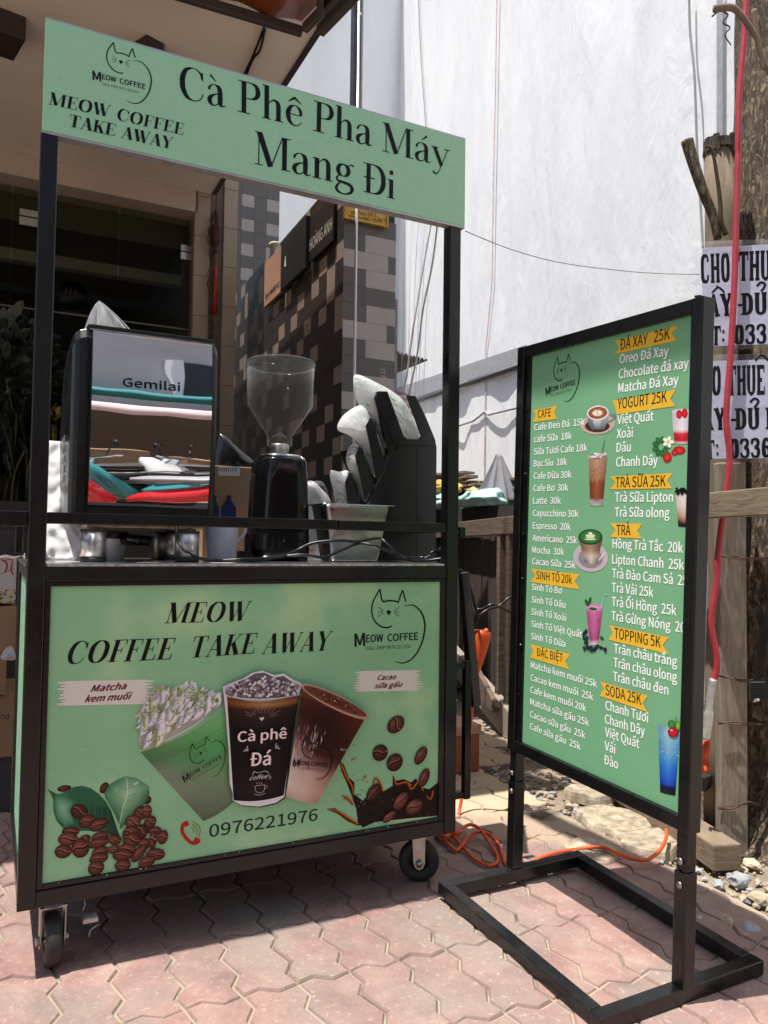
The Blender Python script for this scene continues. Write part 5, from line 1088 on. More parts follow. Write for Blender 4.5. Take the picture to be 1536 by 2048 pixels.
catmark(MP, affine3(C5(462, 708), C5(606, 672), C5(470, 520)), (Vector(C5(606, 672))-Vector(C5(462, 708))).length, INK)
MP.build('logo_print', B(0, -.006, 0), mu, mn, -mv, menu, M['print_flat'])
MP = Print(); rnd = random.Random(21)
def el5(Zf, x, y, rx, ry, c1, c2=None, n=24, rot=0):
    pts = [Zf(x+rx*cos(a)*cos(rot)-ry*sin(a)*sin(rot), y+rx*cos(a)*sin(rot)+ry*sin(a)*cos(rot)) for a in [2*pi*k/n for k in range(n)]]
    if c2: MP.grad(pts, Zf(x, y), c1, c2)
    else: MP.poly(pts, c1)
# cappuccino on saucer
el5(C5, 715, 812, 84, 50, '#a08072', '#c9b4a6', rot=-.1); el5(C5, 712, 822, 60, 30, '#4a3028')
MP.strip([[C5(663+i*10.8, 770+2*sin(i*.3)-i*1.5) for i in range(11)], [C5(668+i*9.6, 805-i*1) for i in range(11)], [C5(685+i*6, 838) for i in range(11)]], [['#7e8a94']*3+['#c8d0d4']*4+['#aab4ba']*4, ['#6c7880']*3+['#b8c2c8']*4+['#8e98a0']*4, '#5a6068'])
MP.stroke([C5(775, 772)+(.006,), C5(797, 768)+(.006,), C5(790, 790)+(.006,), C5(765, 803)+(.005,)], '#7a848c')
el5(C5, 715, 758, 53, 36, '#e4e2dc', rot=-.1); el5(C5, 715, 758, 46, 29, '#c98a62', '#8a4a2c', rot=-.1); el5(C5, 713, 758, 24, 15, '#f2e2d0'); MP.stroke([C5(713, 742)+(.003,), C5(713, 775)+(.001,)], '#a8653f')
MP.build('drink_picture', B(0, -.006, 0), mu, mn, -mv, menu, M['print_flat']); MP = Print()
# iced coffee glass
cup(MP, C5, (670, 965), (760, 962), (678, 1205), (738, 1205), [(0, '#c9c0bc', '#e0d8d8', '#b0a49c'), (.07, '#a07a62', '#c09a80', '#94705c'), (.45, '#8c5c44', '#b07e62', '#865640'), (.55, '#6e3a22', '#9a5a38', '#6c3820'), (.85, '#6a3620', '#945232', '#66341e'), (.9, '#b4a8a4', '#8a7a76', '#a49a98'), (1, '#8c8684', '#c8c4c4', '#8e8a8a')], 8, .02)
for k in range(26): x, y = rnd.uniform(680, 750), rnd.uniform(985, 1085); MP.stroke([C5(x, y)+(.0012,), C5(x+rnd.uniform(-8, 8), y+rnd.uniform(6, 16))+(.0006,)], rnd.choice(('#5a2e1e', '#d4b09a')), smooth=False)
for k in range(16): el5(C5, rnd.uniform(674, 754), rnd.uniform(948, 972), rnd.uniform(5, 10), rnd.uniform(4, 7), rnd.choice(('#e4dcdc', '#b8aab0', '#f2eef0')), n=7)
MP.stroke([C5(735, 955)+(.0018,), C5(749, 890)+(.0018,)], '#1c1a1c', smooth=False)
MP.build('drink_picture', B(0, -.006, 0), mu, mn, -mv, menu, M['print_flat']); MP = Print()
# matcha latte on saucer
el5(C5, 680, 1455, 84, 70, '#8c8488', '#c4bcc0', rot=.15); el5(C5, 680, 1460, 58, 48, '#a49ca0', '#88808a', rot=.1)
cup(MP, C5, (622, 1362), (736, 1362), (652, 1480), (716, 1484), [(0, '#5a6a48', '#7a8a5c', '#4e5e40'), (.15, '#6a5a48', '#a08a70', '#5a4a3c'), (.45, '#7a5c48', '#b49078', '#6a4c3c'), (.7, '#a49488', '#d8ccc0', '#9a8c80'), (1, '#4a4440', '#c4b8ac', '#5a5450')], 8, .08)
el5(C5, 679, 1357, 58, 38, '#20302a'); el5(C5, 679, 1356, 52, 33, '#4e9a4c', '#2c6a30')
for q in ((679, 1340, 10, 7), (668, 1350, 12, 5), (690, 1350, 12, 5), (679, 1358, 22, 4), (679, 1368, 28, 4)): el5(C5, *q, '#dfe8cc', n=14)
MP.stroke([C5(720, 1470)+(.003,), C5(735, 1450)+(.004,), C5(745, 1430)+(.002,)], '#e6e2e4')
MP.build('drink_picture', B(0, -.006, 0), mu, mn, -mv, menu, M['print_flat']); MP = Print()
# strawberry yogurt
cup(MP, C5, (1072, 758), (1170, 750), (1085, 905), (1160, 905), [(0, '#b8b0b8', '#e0dce0', '#b0a6b0'), (.55, '#cdc4cc', '#ece6ea', '#bcb0ba'), (.68, '#b02030', '#d8404a', '#a01c2c'), (.9, '#a01420', '#c82434', '#90101e'), (1, '#c8b8c0', '#e0d8dc', '#b8a8b0')], 8, .03)
el5(C5, 1121, 752, 50, 14, '#e8e4e6', '#c8c0c8'); 
for q in ((1108, 765, 15, 22), (1135, 760, 15, 24)): el5(C5, *q, '#e0323a', '#a81420', 12)
for q in ((1050, 972, 22, 26), (1108, 938, 30, 20), (1085, 950, 16, 14)): el5(C5, *q, '#e84038', '#9c1018', 16)
for k in range(9): a = k*.7; el5(C5, 1020+28*cos(a), 920+28*sin(a)*1.2, 16, 12, '#3c8a44', '#1e5a2c', 9, rot=a)
for k in range(5): a = k*2*pi/5; el5(C5, 1055+17*cos(a), 898+17*sin(a), 12, 9, '#f4f2e4', n=9, rot=a)
el5(C5, 1055, 898, 7, 7, '#d8c050', n=8)
MP.build('drink_picture', B(0, -.006, 0), mu, mn, -mv, menu, M['print_flat']); MP = Print()
# bubble tea
cup(MP, C5, (1090, 1140), (1167, 1138), (1103, 1305), (1158, 1310), [(0, '#c4bcbc', '#e4e0e0', '#c0b8b8'), (.4, '#c8bab4', '#dcd0ca', '#bcaea8'), (.7, '#a07c6c', '#c4a494', '#98786a'), (.84, '#5a3a2c', '#8a6450', '#4e3226'), (.92, '#1e1410', '#2a1c18', '#1a100e'), (1, '#120c0a', '#1e1614', '#120c0a')], 8, .02)
for k in range(40): el5(C5, rnd.uniform(1090, 1166), rnd.uniform(1122, 1150), 7, 6, rnd.choice(('#121010', '#221c1c', '#0c0a0a')), n=7)
MP.build('drink_picture', B(0, -.006, 0), mu, mn, -mv, menu, M['print_flat']); MP = Print()
# pink smoothie (second crop)
cup(MP, C8, (452, 345), (552, 345), (478, 565), (528, 560), [(0, '#b8a0b0', '#e0b8d0', '#b898ac'), (.1, '#a04c78', '#d07aa4', '#a05080'), (.5, '#a4447a', '#cc6ca0', '#9a4274'), (.85, '#8a3464', '#b85c8c', '#843260'), (1, '#c8b0c0', '#e0ccd8', '#b8a0b0')], 8, .03)
el5(C8, 503, 342, 52, 20, '#e0a8c8', '#c47aa4'); MP.stroke([C8(543, 345)+(.003,), C8(560, 270)+(.003,), C8(580, 265)+(.003,)], '#9cc8d0', smooth=False)
for q in ((458, 315, 9, 24, -.4), (475, 305, 9, 26, .3), (495, 350, 24, 9, .1), (548, 525, 14, 9, .8)): el5(C8, q[0], q[1], q[2], q[3], '#2f6a44', '#17402a', 10, rot=q[4])
for k in range(46):
    x, y = (rnd.uniform(440, 572), rnd.uniform(572, 602)) if k % 3 else (rnd.uniform(440, 462), rnd.uniform(470, 590)); el5(C8, x, y, 9, 8, '#3a3f58', '#14141e', 8)
for k in range(30): el5(C8, rnd.uniform(462, 540), rnd.uniform(380, 540), 3, 2, '#7a2c5a', n=5)
MP.build('drink_picture', B(0, -.006, 0), mu, mn, -mv, menu, M['print_flat']); MP = Print()
# blue soda
cup(MP, C8, (882, 1040), (1015, 1055), (895, 1440), (985, 1462), [(0, '#6a94a8', '#8cb4bc', '#6a98a4'), (.15, '#5c90b0', '#9cc0cc', '#6a9cb4'), (.4, '#3c80c0', '#6cacd0', '#3c88c4'), (.6, '#1e60b8', '#3c84d4', '#205cb4'), (.85, '#1438a0', '#2450c0', '#12349a'), (.9, '#0c1a3c', '#141c34', '#0a1430'), (1, '#10141c', '#242a30', '#0e1218')], 10, .03)
for k in range(60): x, y = rnd.uniform(890, 1005), rnd.uniform(1050, 1250); MP.stroke([C8(x, y)+(.0012,), C8(x+rnd.uniform(-14, 14), y+rnd.uniform(-9, 9))+(.0005,)], rnd.choice(('#a8ccd8', '#5c90b4', '#cfe4e8')), smooth=False)
el5(C8, 965, 1035, 22, 24, '#4a9a48', '#2c6a30', 14); el5(C8, 1003, 1045, 18, 28, '#86c048', '#4e8a2c', 14); el5(C8, 975, 1085, 32, 30, '#d82c3c', '#8c0c1c', 18); MP.stroke([C8(990, 1060)+(.0014,), C8(992, 990)+(.0014,)], '#2a1a18', smooth=False); el5(C8, 966, 1072, 7, 5, '#f0c0c4', n=8)
MP.build('drink_picture', B(0, -.006, 0), mu, mn, -mv, menu, M['print_flat'])
# ================================================================== THINGS ON THE COUNTER
ZT_ = ZC_+.0065
# ---- espresso machine, seen from its mirror-like back
mx0, mx1, my0, my1, mz0, mz1 = .125, .472, .130, .50, 1.074, 1.590
em = thing('espresso_machine', 'black espresso machine with mirror polished back panel on the left of the counter', 'coffee machine', ((mx0+mx1)/2, .3, ZT_))
prof = [(my0+.004, mz0), (my0-.004, mz0+.2), (my0-.002, mz1-.03), (my0+.01, mz1-.004), (my0+.04, mz1), (my0+.20, mz1-.008), (my0+.30, mz1-.05), (my0+.36, mz1-.13), (my0+.385, mz1-.25), (my0+.375, mz0+.1), (my0+.36, mz0)]
mb = MB(); mb.prism([(mx0+.012, y, z) for y, z in prof], (mx1-mx0-.024, 0, 0)); mb.build('body', M['black_plastic'], em, .006)
for s, xa in ((-1, mx0+.012), (1, mx1-.012)):
    mb = MB(); secs = [(0, 1.0), (.008, 1.0), (.022, .985), (.034, .95), (.040, .88)]; cy = (my0+my1)/2; cz = (mz0+mz1)/2; vs, fs = [], []; n = len(prof)
    P2 = [Vector((0, y, z)) for y, z in prof]
    for dx, k in secs:
        for p in P2: vs.append((xa+s*dx*(1.0 if s < 0 else .55), cy+(p.y-cy)*k, cz+(p.z-cz)*k))
    for i in range(len(secs)-1):
        for j in range(n): fs.append((i*n+j, i*n+(j+1) % n, (i+1)*n+(j+1) % n, (i+1)*n+j))
    fs.append(tuple((len(secs)-1)*n+j for j in range(n))); mb.add(vs, fs, 0, False); sp_ = mb.build('side_panel', M['black_plastic'], em, .003, 3)
    if s < 0:
        mb = MB()
        for r_ in range(5):
            for c_ in range(3):
                y = my0+.16+c_*.030; z = 1.30-r_*.028
                if (r_*3+c_) in (4, 7, 11): continue
                mb.box((xa-.0425, y, z), (xa-.0405, y+.008, z+.019))
        mb.build('vent_slot', simple('bright_vent', (.6, .63, .66), .3, .6), em)
        mb = MB(); mb.lathe([(0, 0), (.006, 0), (.006, .003), (0, .003)], (xa-.041, my0+.07, 1.205), 12, axis='x'); mb.build('screw_cap', M['chrome'], em)
mb = MB(); mb.box((mx0+.006, my0-.002, mz1-.001), (mx1-.006, my0+.2, mz1+.006)); mb.build('top_tray', M['black_plastic'], em, .004)
mir0, mir1, miz0, miz1 = mx0+.018, mx1-.016, 1.117, mz1-.010
def mirror_m():
    a = NT('mirror_steel'); co = a.coord(True); n_ = a.noise(a.scaled(co, (1, 1, 1)), 5, 1, .3)
    a.set((.86, .86, .87), .012, 1.0); a.bump(n_, .12, .012); return a.m
M['mirror'] = mirror_m()
def miry(v):
    s = v; t0, t1 = math.tan(R(9.5)), -math.tan(R(7)); return my0-.009-(t0*s+(t1-t0)*s*s/2)*(miz1-miz0)+.0
mb = MB(); mb.grid(lambda u, v: (mir0+(mir1-mir0)*u, miry(v)+.0015*sin(u*3.14), miz0+(miz1-miz0)*v), 24, 48); mb.build('mirror_panel', M['mirror'], em)
mb = MB(); mb.prism([(mir0, miry(v)+.003, miz0+(miz1-miz0)*v) for v in [k/12 for k in range(13)]]+[(mir0, my0+.01, miz1), (mir0, my0+.01, miz0)], (mir1-mir0, 0, 0)); mb.build('panel_backing', M['black_plastic'], em)
mb = MB(); mb.box((mx0+.008, my0-.022, mz1-.010), (mx1-.008, my0, mz1+.002)); mb.build('top_edge', M['black_plastic'], em, .003)
mb = MB(); mb.box((mx0+.010, my0-.024, mz1-.0135), (mx1-.01, my0-.014, mz1-.0108)); mb.build('bright_trim', M['chrome'], em)
pr = Print(); v_ = (1.452-miz0)/(miz1-miz0); yy = miry(v_)-.0018; fm = plane_map((0, yy, 0), (1, 0, 0), (0, 0, 1), (0, -1, 0)); pr.text('Gemilai', fm(246, 772), fm(360, 782), .022, '#1a2022', .018)
pr.build('brand_lettering', (0, yy, 0), (1, 0, 0), (0, 0, 1), (0, -1, 0), em, M['print_flat'])
mb = MB(); mb.box((mx0+.02, my0+.01, mz0-.012), (mx1-.02, my1-.05, mz0-.001)); mb.build('base_tray', simple('yellow_reflection_base', (.3, .25, .15), .3, .7), em, .003)  # yellow reflection along the lower edge is put into the base colour
for u, y in ((186, .165), (374, .165), (144, .44), (330, .44)):
    x = PY(u, 1100, y).x; r_ = .033; mb = MB(); mb.lathe([(0, .012), (r_, .012), (r_, .080), (0, .080)], (x, y, ZT_), 28); f_ = mb.build('foot', M['steel'], em)
    mb = MB(); mb.lathe([(0, 0), (r_-.001, 0), (r_+.001, .004), (r_+.001, .0118), (0, .0118)], (x, y, ZT_), 24); mb.lathe([(0, .0802), (r_+.001, .0802), (r_+.001, .086), (0, .086)], (x, y, ZT_), 24); mb.build('rubber_ring', M['rubber'], f_)
mb = MB(); mb.tube([(.24, .38, 1.035), (.30, .30, 1.03), (.33, .26, 1.028)], [.022, .016, .014], 10); mb.box((.20, .34, 1.035), (.28, .42, 1.055)); mb.build('portafilter', M['black_gloss'], em)
# milk cup and crumb under the machine
mb = MB(); mb.lathe([(0, 0), (.024, 0), (.03, .06), (.031, .062), (.028, .06), (.022, .003), (0, .003)], (PY(231, 1100, .36).x, .36, ZT_), 20); tag(mb.build('cup', M['white_plastic'], loc=(PY(231, 1100, .36).x, .36, ZT_)), 'small frosted cup standing under the espresso machine', 'cup')
mb = MB(); q = PY(308, 1100, .40); rock(mb, (q.x, .40, ZT_+.012), .013, .9, 0, 3, 2); tag(mb.build('sponge', simple('yellow_sponge', (.6, .48, .22), .9), loc=(q.x, .4, ZT_)), 'small yellow sponge lump behind the right feet of the espresso machine', 'sponge')
# ---- crumpled sheets and bags
def crumple(pts, y, thick, name, mat, lab, cat, seed=0, rings=7, amp=.012, freq=18, parent=None, fold=0.0):
    """puffy bag from an outline of photo pixels at depth y"""
    P = [PY(u, v, y) for u, v in pts]; P = catmull(P, 4, True); c = sum(P, Vector())/len(P); n = len(P); mb = MB(); vs = []; fs = []
    for side in (-1, 1):
        b = len(vs)
        for r in range(rings+1):
            s = 1-r/rings; h = thick*math.sqrt(max(0, 1-s*s))
            for p in P:
                q = c+(p-c)*s; w = mnoise.noise(q*freq+Vector((seed, 0, side)))*amp*(1-s*.6)+fold*abs(sin((q.x*.6+q.z)*70+3*mnoise.noise(q*9)))*(1-s); vs.append((q.x, q.y+side*(h+w), q.z+w*.3))
        for r in range(rings):
            for k in range(n): fs.append((b+r*n+k, b+r*n+(k+1) % n, b+(r+1)*n+(k+1) % n, b+(r+1)*n+k))
    mb.add(vs, fs, 0, True); bm = mb.build(name, mat, parent, loc=None if parent else c)
    return tag(bm, lab, cat) if parent is None else bm
# plastic bag on the machine: open fan of film
c = PY(215, 640, .2); mb = MB(); rnd = random.Random(2)
def bagf(u, v):
    a = u*2*pi; top = PY(203, 603, .22); base = PY(176+88*u if u < .5 else 264-88*(u-.5)*1.0, 662, .22); ang = a
    cx_, cz_ = PY(222, 662, .22).x, mz1+.006; r_ = .062*(1-v)**.8*(1+.16*sin(u*38)+.1*sin(u*67+1)); p = Vector((cx_-.015*v, .22, cz_)); q = Vector((r_*cos(a)*1.05, r_*sin(a)*.5, 0)); tz = v*.092
    return p+q+Vector((-.018*v, .0, tz+.006*sin(u*50)*v*(1-v)))
mb.grid(bagf, 64, 10, smooth=False); tag(mb.build('plastic_bag', M['bag'], loc=c), 'crumpled clear plastic bag standing in a peak on top of the espresso machine', 'bag')
# white paper bag left of the machine
M['white_paper'] = simple('white_paper', (.86, .86, .85), .8, var=.03, scale=8, bump=.35, bscale=26, world=True)
c = PY(112, 1000, .42); t = thing('paper_bag', 'bright white crumpled paper bag standing left of the espresso machine', 'bag', (c.x, .42, ZT_)); mb = MB()
xa, xb = PY(86, 1000, .40).x, .185; zt = PY(100, 876, .42).z
mb.grid(lambda u, v: (xa+(xb-xa)*u, .34+.15*v+.008*mnoise.noise(Vector((u*5, v*14, 2)))+.008*abs(sin(v*17+u*9))*(1-v), ZT_+(zt-ZT_)*v), 24, 40); mb.grid(lambda u, v: (xa+(xb-xa)*u, .50+.004*sin(v*9), ZT_+(zt-ZT_)*v), 8, 10); mb.grid(lambda u, v: (xa+.004*mnoise.noise(Vector((v*14, u*4, 0))), .34+.15*v+(.16-.15*v)*u, ZT_+(zt-ZT_)*v), 6, 20); mb.build('sheet', M['white_paper'], t, solid=.001)
# ---- coffee grinder
gy = .30; gx = PY(556, 1050, gy).x
gr = thing('coffee_grinder', 'black coffee grinder with a clear bean hopper in the middle of the counter', 'coffee grinder', (gx, gy, ZT_))
def gzv(v): return PY(556, v, gy).z
def gw(u0, u1, v): return abs(PY(u1, v, gy).x-PY(u0, v, gy).x)/2
zb0, zb1 = ZT_+.012, gzv(918)
def rsec(hx, hy, r, n=6):
    out = []
    for cx_, cy_, a0 in ((hx-r, hy-r, 0), (-hx+r, hy-r, 90), (-hx+r, -hy+r, 180), (hx-r, -hy+r, 270)):
        for k in range(n+1): a = R(a0+90*k/n); out.append((cx_+r*cos(a), cy_+r*sin(a)))
    return out
mb = MB(); secs = [(zb0, gw(500, 609, 1100)), (zb0+.03, gw(500, 609, 1100)), (gzv(960), gw(509, 607, 960)), (gzv(925), gw(512, 604, 925)), (zb1, gw(520, 598, 920))]; vs, fs = [], []; n = 28
for z, w in secs:
    for x, y in rsec(w, .085, .05): vs.append((gx+x, gy+y, z))
for i in range(len(secs)-1):
    for k in range(n): fs.append((i*n+k, i*n+(k+1) % n, (i+1)*n+(k+1) % n, (i+1)*n+k))
fs += [tuple(range(n)), tuple((len(secs)-1)*n+k for k in range(n))]; mb.add(vs, fs, 0, True); o = mb.build('body', M['black_gloss'], gr)
for f_ in o.data.polygons[-2:]: f_.use_smooth = False
mb = MB(); mb.box((gx-.075, gy-.07, ZT_), (gx-.045, gy-.03, ZT_+.0118)); mb.box((gx+.045, gy-.07, ZT_), (gx+.075, gy-.03, ZT_+.0118)); mb.box((gx-.075, gy+.03, ZT_), (gx+.075, gy+.07, ZT_+.0118)); mb.build('feet', M['rubber'], gr, .002)
mb = MB(); R1 = gw(519, 602, 912); mb.lathe([(0, zb1+.0005), (R1, zb1+.0005), (R1+.002, zb1+.004), (R1, zb1+.010), (0, zb1+.010)], (gx, gy, 0), 36); mb.tube([(gx+R1, gy-.01, zb1+.006), (gx+R1+.012, gy-.012, zb1+.0)], .006, 8); mb.build('collar_ring', M['chrome'], gr)
mb = MB(); R2 = gw(544, 580, 905); mb.lathe([(0, zb1+.0105), (R2, zb1+.0105), (R2, gzv(890)), (R2-.004, gzv(888)), (0, gzv(888))], (gx, gy, 0), 28); mb.build('neck', M['steel'], gr)
hx_ = PY(561, 760, gy).x; RT = gw(498, 625, 760); RN = gw(537, 584, 880); zt, zs_, zn, zb2 = gzv(728), gzv(812), gzv(872), gzv(893)
mb = MB(); mb.lathe([(RN*.85, zb2), (RN, zb2+.004), (RN, zn), (RT*.97, zs_), (RT, zt-.002)], (gx, gy, 0), 48); hp = mb.build('hopper', M['hopper'], gr, solid=.0025)
mb = MB(); mb.lathe([(RT-.004, zt-.010), (RT+.004, zt-.010), (RT+.005, zt+.002), (RT-.002, zt+.008), (0, zt+.010), (0, zt+.006), (RT-.004, zt)], (gx, gy, 0), 48); mb.build('hopper_lid', glassm('smoked_lid', (.8, .8, .8), .16, .06, body=.3), gr)
mb = MB(); mb.lathe([(0, zb2+.004), (RN*.7, zb2+.002), (RN*.72, zb2+.028), (0, zb2+.046)], (gx, gy, 0), 8, smooth=False); mb.build('hopper_insert', M['hopper'], gr)
mb = MB(); mb.box((gx-.125, gy-.035, ZT_), (gx-.098, gy+.02, ZT_+.03)); mb.box((gx-.108, gy-.03, ZT_+.03), (gx-.097, gy+.0, ZT_+.085)); mb.build('dosing_fork', M['black_plastic'], gr, .003)
mb = MB(); mb.lathe([(0, -.004), (.006, -.003), (.006, .003), (0, .004)], (gx+.078, gy-.088, ZT_+.035), 10, axis='y'); mb.build('knob', simple('copper_red_knob', (.35, .07, .04), .3), gr)
# ---- measuring jug
jy = .22; jx = PY(444, 1080, jy).x; rj = abs(PY(480, 1080, jy).x-PY(408, 1080, jy).x)/2*.92
M['jug'] = glassm('frosted_jug', (.86, .9, 1.0), .25, .3, .3)
t = thing('measuring_jug', 'frosted plastic measuring jug between the espresso machine and the grinder', 'jug', (jx, jy, ZT_)); mb = MB(); zj = PY(444, 1050, jy).z+.02
mb.lathe([(0, ZT_+.001), (rj*.78, ZT_+.001), (rj*.82, ZT_+.006), (rj, zj), (rj-.002, zj), (rj*.8, ZT_+.008), (0, ZT_+.006)], (jx, jy, 0), 32); mb.build('cup', M['jug'], t)
mb = MB(); mb.tube(catmull([(jx+rj-.003, jy, zj-.008), (jx+rj+.018, jy-.005, zj-.012), (jx+rj+.016, jy-.005, zj-.045), (jx+rj*.85, jy, zj-.07)], 5), .0045, 6); mb.build('handle', M['jug'], t)
pr = Print(); 
for k in range(4): pr.poly([(jx+rj*.35, ZT_+.04+k*.01), (jx+rj*.55, ZT_+.04+k*.01), (jx+rj*.55, ZT_+.0412+k*.01), (jx+rj*.35, ZT_+.0412+k*.01)], '#c07070')
pr.build('scale_marks', (0, jy-rj*.93, 0), (1, 0, 0), (0, 0, 1), (0, -1, 0), t, M['print_flat'])
# ---- steel pan with a wide rim
py_ = .17; t = thing('steel_pan', 'deep stainless steel food pan with a flat rim, standing between grinder and lid rack', 'pan', (PY(712, 1060, py_).x, py_, ZT_))
xl, xr, zt = PY(648, 1010, py_).x, PY(776, 1010, py_).x, PY(712, 1011, py_).z; cxp = (xl+xr)/2; hw_ = (xr-xl)/2; hy_ = .055
def psec(k, z): return [(cxp+x, py_+.05+y, z) for x, y in rsec(hw_*k, hy_*k*1.25, .016*k)]
mb = MB(); S_ = [psec(1.14, zt), psec(1.14, zt+.002), psec(1.0, zt+.002), psec(.97, zt-.01), psec(.74, ZT_+.008), psec(.70, ZT_+.001), psec(.001, ZT_+.001)]
vs = [p for s in S_ for p in s]; fs = [(i*28+k, i*28+(k+1) % 28, (i+1)*28+(k+1) % 28, (i+1)*28+k) for i in range(len(S_)-1) for k in range(28)]; mb.add(vs, fs, 0, True); mb.build('pan', simple('satin_steel', (.45, .45, .44), .26, 1.0, .08, 6), t, solid=.001)
mb = MB(); q = PY(665, 1020, py_-.02); mb.lathe([(0, 0), (.004, 0), (.004, .001), (0, .001)], (q.x+.002, py_-.022, q.z), 8, axis='y'); mb.build('rivet', simple('dark_rivet', (.1, .07, .05), .5), t)
# ---- black stepped rack with sleeves of lids
Zr = lambda a, b: (400+a/2.743, 512+b/2.743)
DY0, DY1 = .24, .40
rk = thing('lid_rack', 'black stepped plastic rack holding sleeves of cup lids, right end of the counter', 'rack', (1.16, .32, ZT_))
def rp_(pts, y0, y1, nm, m='black_plastic', bev=.003, parent=None):
    mb = MB(); P = [PY(*Zr(*p), y0) for p in pts]; P = [Vector((p.x, y0, max(p.z, ZT_))) for p in P]; mb.prism(P, (0, y1-y0, 0)); return mb.build(nm, M[m], parent or rk, bev)
rp_([(1068, 1670), (1296, 1670), (1300, 1050), (1292, 1012), (1068, 1004), (1030, 1110), (1010, 1185), (955, 1270), (935, 1345), (880, 1400), (870, 1670)], DY0, DY1, 'body')
rp_([(964, 772), (975, 741), (1030, 741), (1118, 985), (1140, 1002), (1200, 1004), (1213, 985), (1132, 762), (1184, 766), (1240, 880), (1294, 1012), (1294, 1040), (1068, 1040)], DY0-.008, DY0-.0005, 'front_plate')
rp_([(966, 775), (985, 745), (1088, 1060), (1068, 1075)], DY0+.0, DY1, 'chute_back')
for a in (((960, 770), (975, 742), (1075, 1050), (1040, 1110)), ((910, 930), (935, 888), (1015, 1182), (972, 1235)), ((852, 1095), (876, 1045), (952, 1270), (908, 1342)), ((797, 1240), (820, 1185), (872, 1400), (815, 1400))):
    c = rp_(a, DY0-.004, DY0+.001, 'chute')
    q = [a[1], (a[1][0]+14, a[1][1]+8), (a[2][0]+14, a[2][1]+8), a[2]]; rp_(q, DY0+.0015, DY1, 'chute', bev=.001); q = [a[0], (a[0][0]+9, a[0][1]), (a[3][0]+9, a[3][1]), a[3]]; rp_(q, DY1-.035, DY1+.012, 'chute', bev=.001)
rp_([(1190, 1015), (1196, 1015), (1196, 1665), (1190, 1665)], DY0-.0012, DY0-.0002, 'seam_rib', bev=0)
def sleeve_mat(name, ink):
    a = NT(name); co = a.coord(True); w = a.n('ShaderNodeTexWave', wave_type='RINGS', rings_direction='SPHERICAL'); w.inputs['Scale'].default_value = 22; w.inputs['Distortion'].default_value = 9; w.inputs['Detail'].default_value = 3; a.l(co, w.inputs['Vector'])
    m_ = a.math('MULTIPLY', a.ramp(w.outputs[1], [(.80, 0.0), (.86, 1.0)]), a.ramp(a.noise(co, 11, 2), [(.5, 0.0), (.54, 1.0)]))
    a.set(a.mix(m_, (.88, .9, .89), ink), .2); a.bump(a.noise(a.scaled(co, (1.2, 1, .5)), 26, 2, .5, 2.2), .45, .010); out = a.t.nodes['Material Output']; tl = a.n('ShaderNodeBsdfTranslucent'); tl.inputs[0].default_value = (.9, .93, .92, 1); mx = a.n('ShaderNodeMixShader'); mx.inputs[0].default_value = .45; a.l(a.b.outputs[0], mx.inputs[1]); a.l(tl.outputs[0], mx.inputs[2]); a.l(mx.outputs[0], out.inputs[0]); a.b.inputs['Transmission Weight'].default_value = .0; a.b.inputs['Subsurface Weight'].default_value = 0; return a.m
M['sleeve_green'] = sleeve_mat('sleeve_green_print', (.05, .4, .16)); M['sleeve_red'] = sleeve_mat('sleeve_red_print', (.55, .08, .08))
for pts, y, th_, m, lab in (
    ([(842, 662), (880, 655), (960, 690), (1050, 740), (1110, 790), (1160, 880), (1208, 1000), (1130, 1002), (1062, 1010), (1022, 1105), (990, 1000), (940, 900), (880, 830), (850, 745)], .30, .045, 'sleeve_green', 'tallest clear sleeve of lids with green print, top step of the black rack'),
    ([(752, 945), (785, 875), (865, 822), (900, 830), (930, 900), (985, 1000), (1015, 1110), (975, 1235), (915, 1105), (870, 1020), (800, 968)], .29, .04, 'sleeve_green', 'second sleeve of lids with its flared green printed end, second step of the black rack'),
    ([(808, 1070), (850, 1022), (872, 1060), (905, 1200), (945, 1345), (905, 1365), (870, 1260), (812, 1150)], .285, .035, 'sleeve_red', 'slim sleeve of lids with red print, third step of the black rack'),
    ([(712, 1182), (765, 1184), (812, 1180), (832, 1262), (865, 1390), (765, 1385), (735, 1290)], .28, .03, 'sleeve_red', 'lowest square-topped sleeve of lids with red print, bottom step of the black rack')):
    crumple([Zr(*p) for p in pts], y, th_, 'lid_sleeve', M[m], lab, 'lid sleeve', 4, 10, .006, 22, fold=.003)['group'] = 'sleeves of cup lids in the black rack'
# ---- clear bag behind grinder, carton and black bag behind machine
crumple([(606, 975), (622, 962), (640, 975), (660, 1000), (668, 1050), (662, 1118), (610, 1120), (600, 1050)], .42, .04, 'plastic_bag', M['bag'], 'clear plastic bag with pale cups between the grinder and the steel pan', 'bag', 3, fold=.006)
cy_ = .56; t = thing('cardboard_box', 'brown cardboard box with blue cup print and white label, behind the machine and grinder', 'box', (PY(455, 1000, cy_).x, cy_, ZT_))
a, b = PY(404, 1100, cy_), PY(510, 1100, cy_); zt = PY(455, 932, cy_).z; M['card'] = simple('brown_cardboard', (.30, .19, .105), .8, var=.12, scale=8, bump=.08, bscale=60)
mb = MB(); mb.box((a.x, cy_, ZT_), (b.x+.02, cy_+.09, zt)); mb.build('carton', M['card'], t, .003)
fm = plane_map((0, cy_, 0), (1, 0, 0), (0, 0, 1), (0, -1, 0)); pr = Print(); pr.poly([fm(437, 933), fm(480, 933), fm(479, 952), fm(437, 951)], '#c9c6cc'); 
for k in range(9): pr.poly([fm(440+k*4, 936), fm(441.6+k*4, 936), fm(441.6+k*4, 943), fm(440+k*4, 943)], '#4a4450')
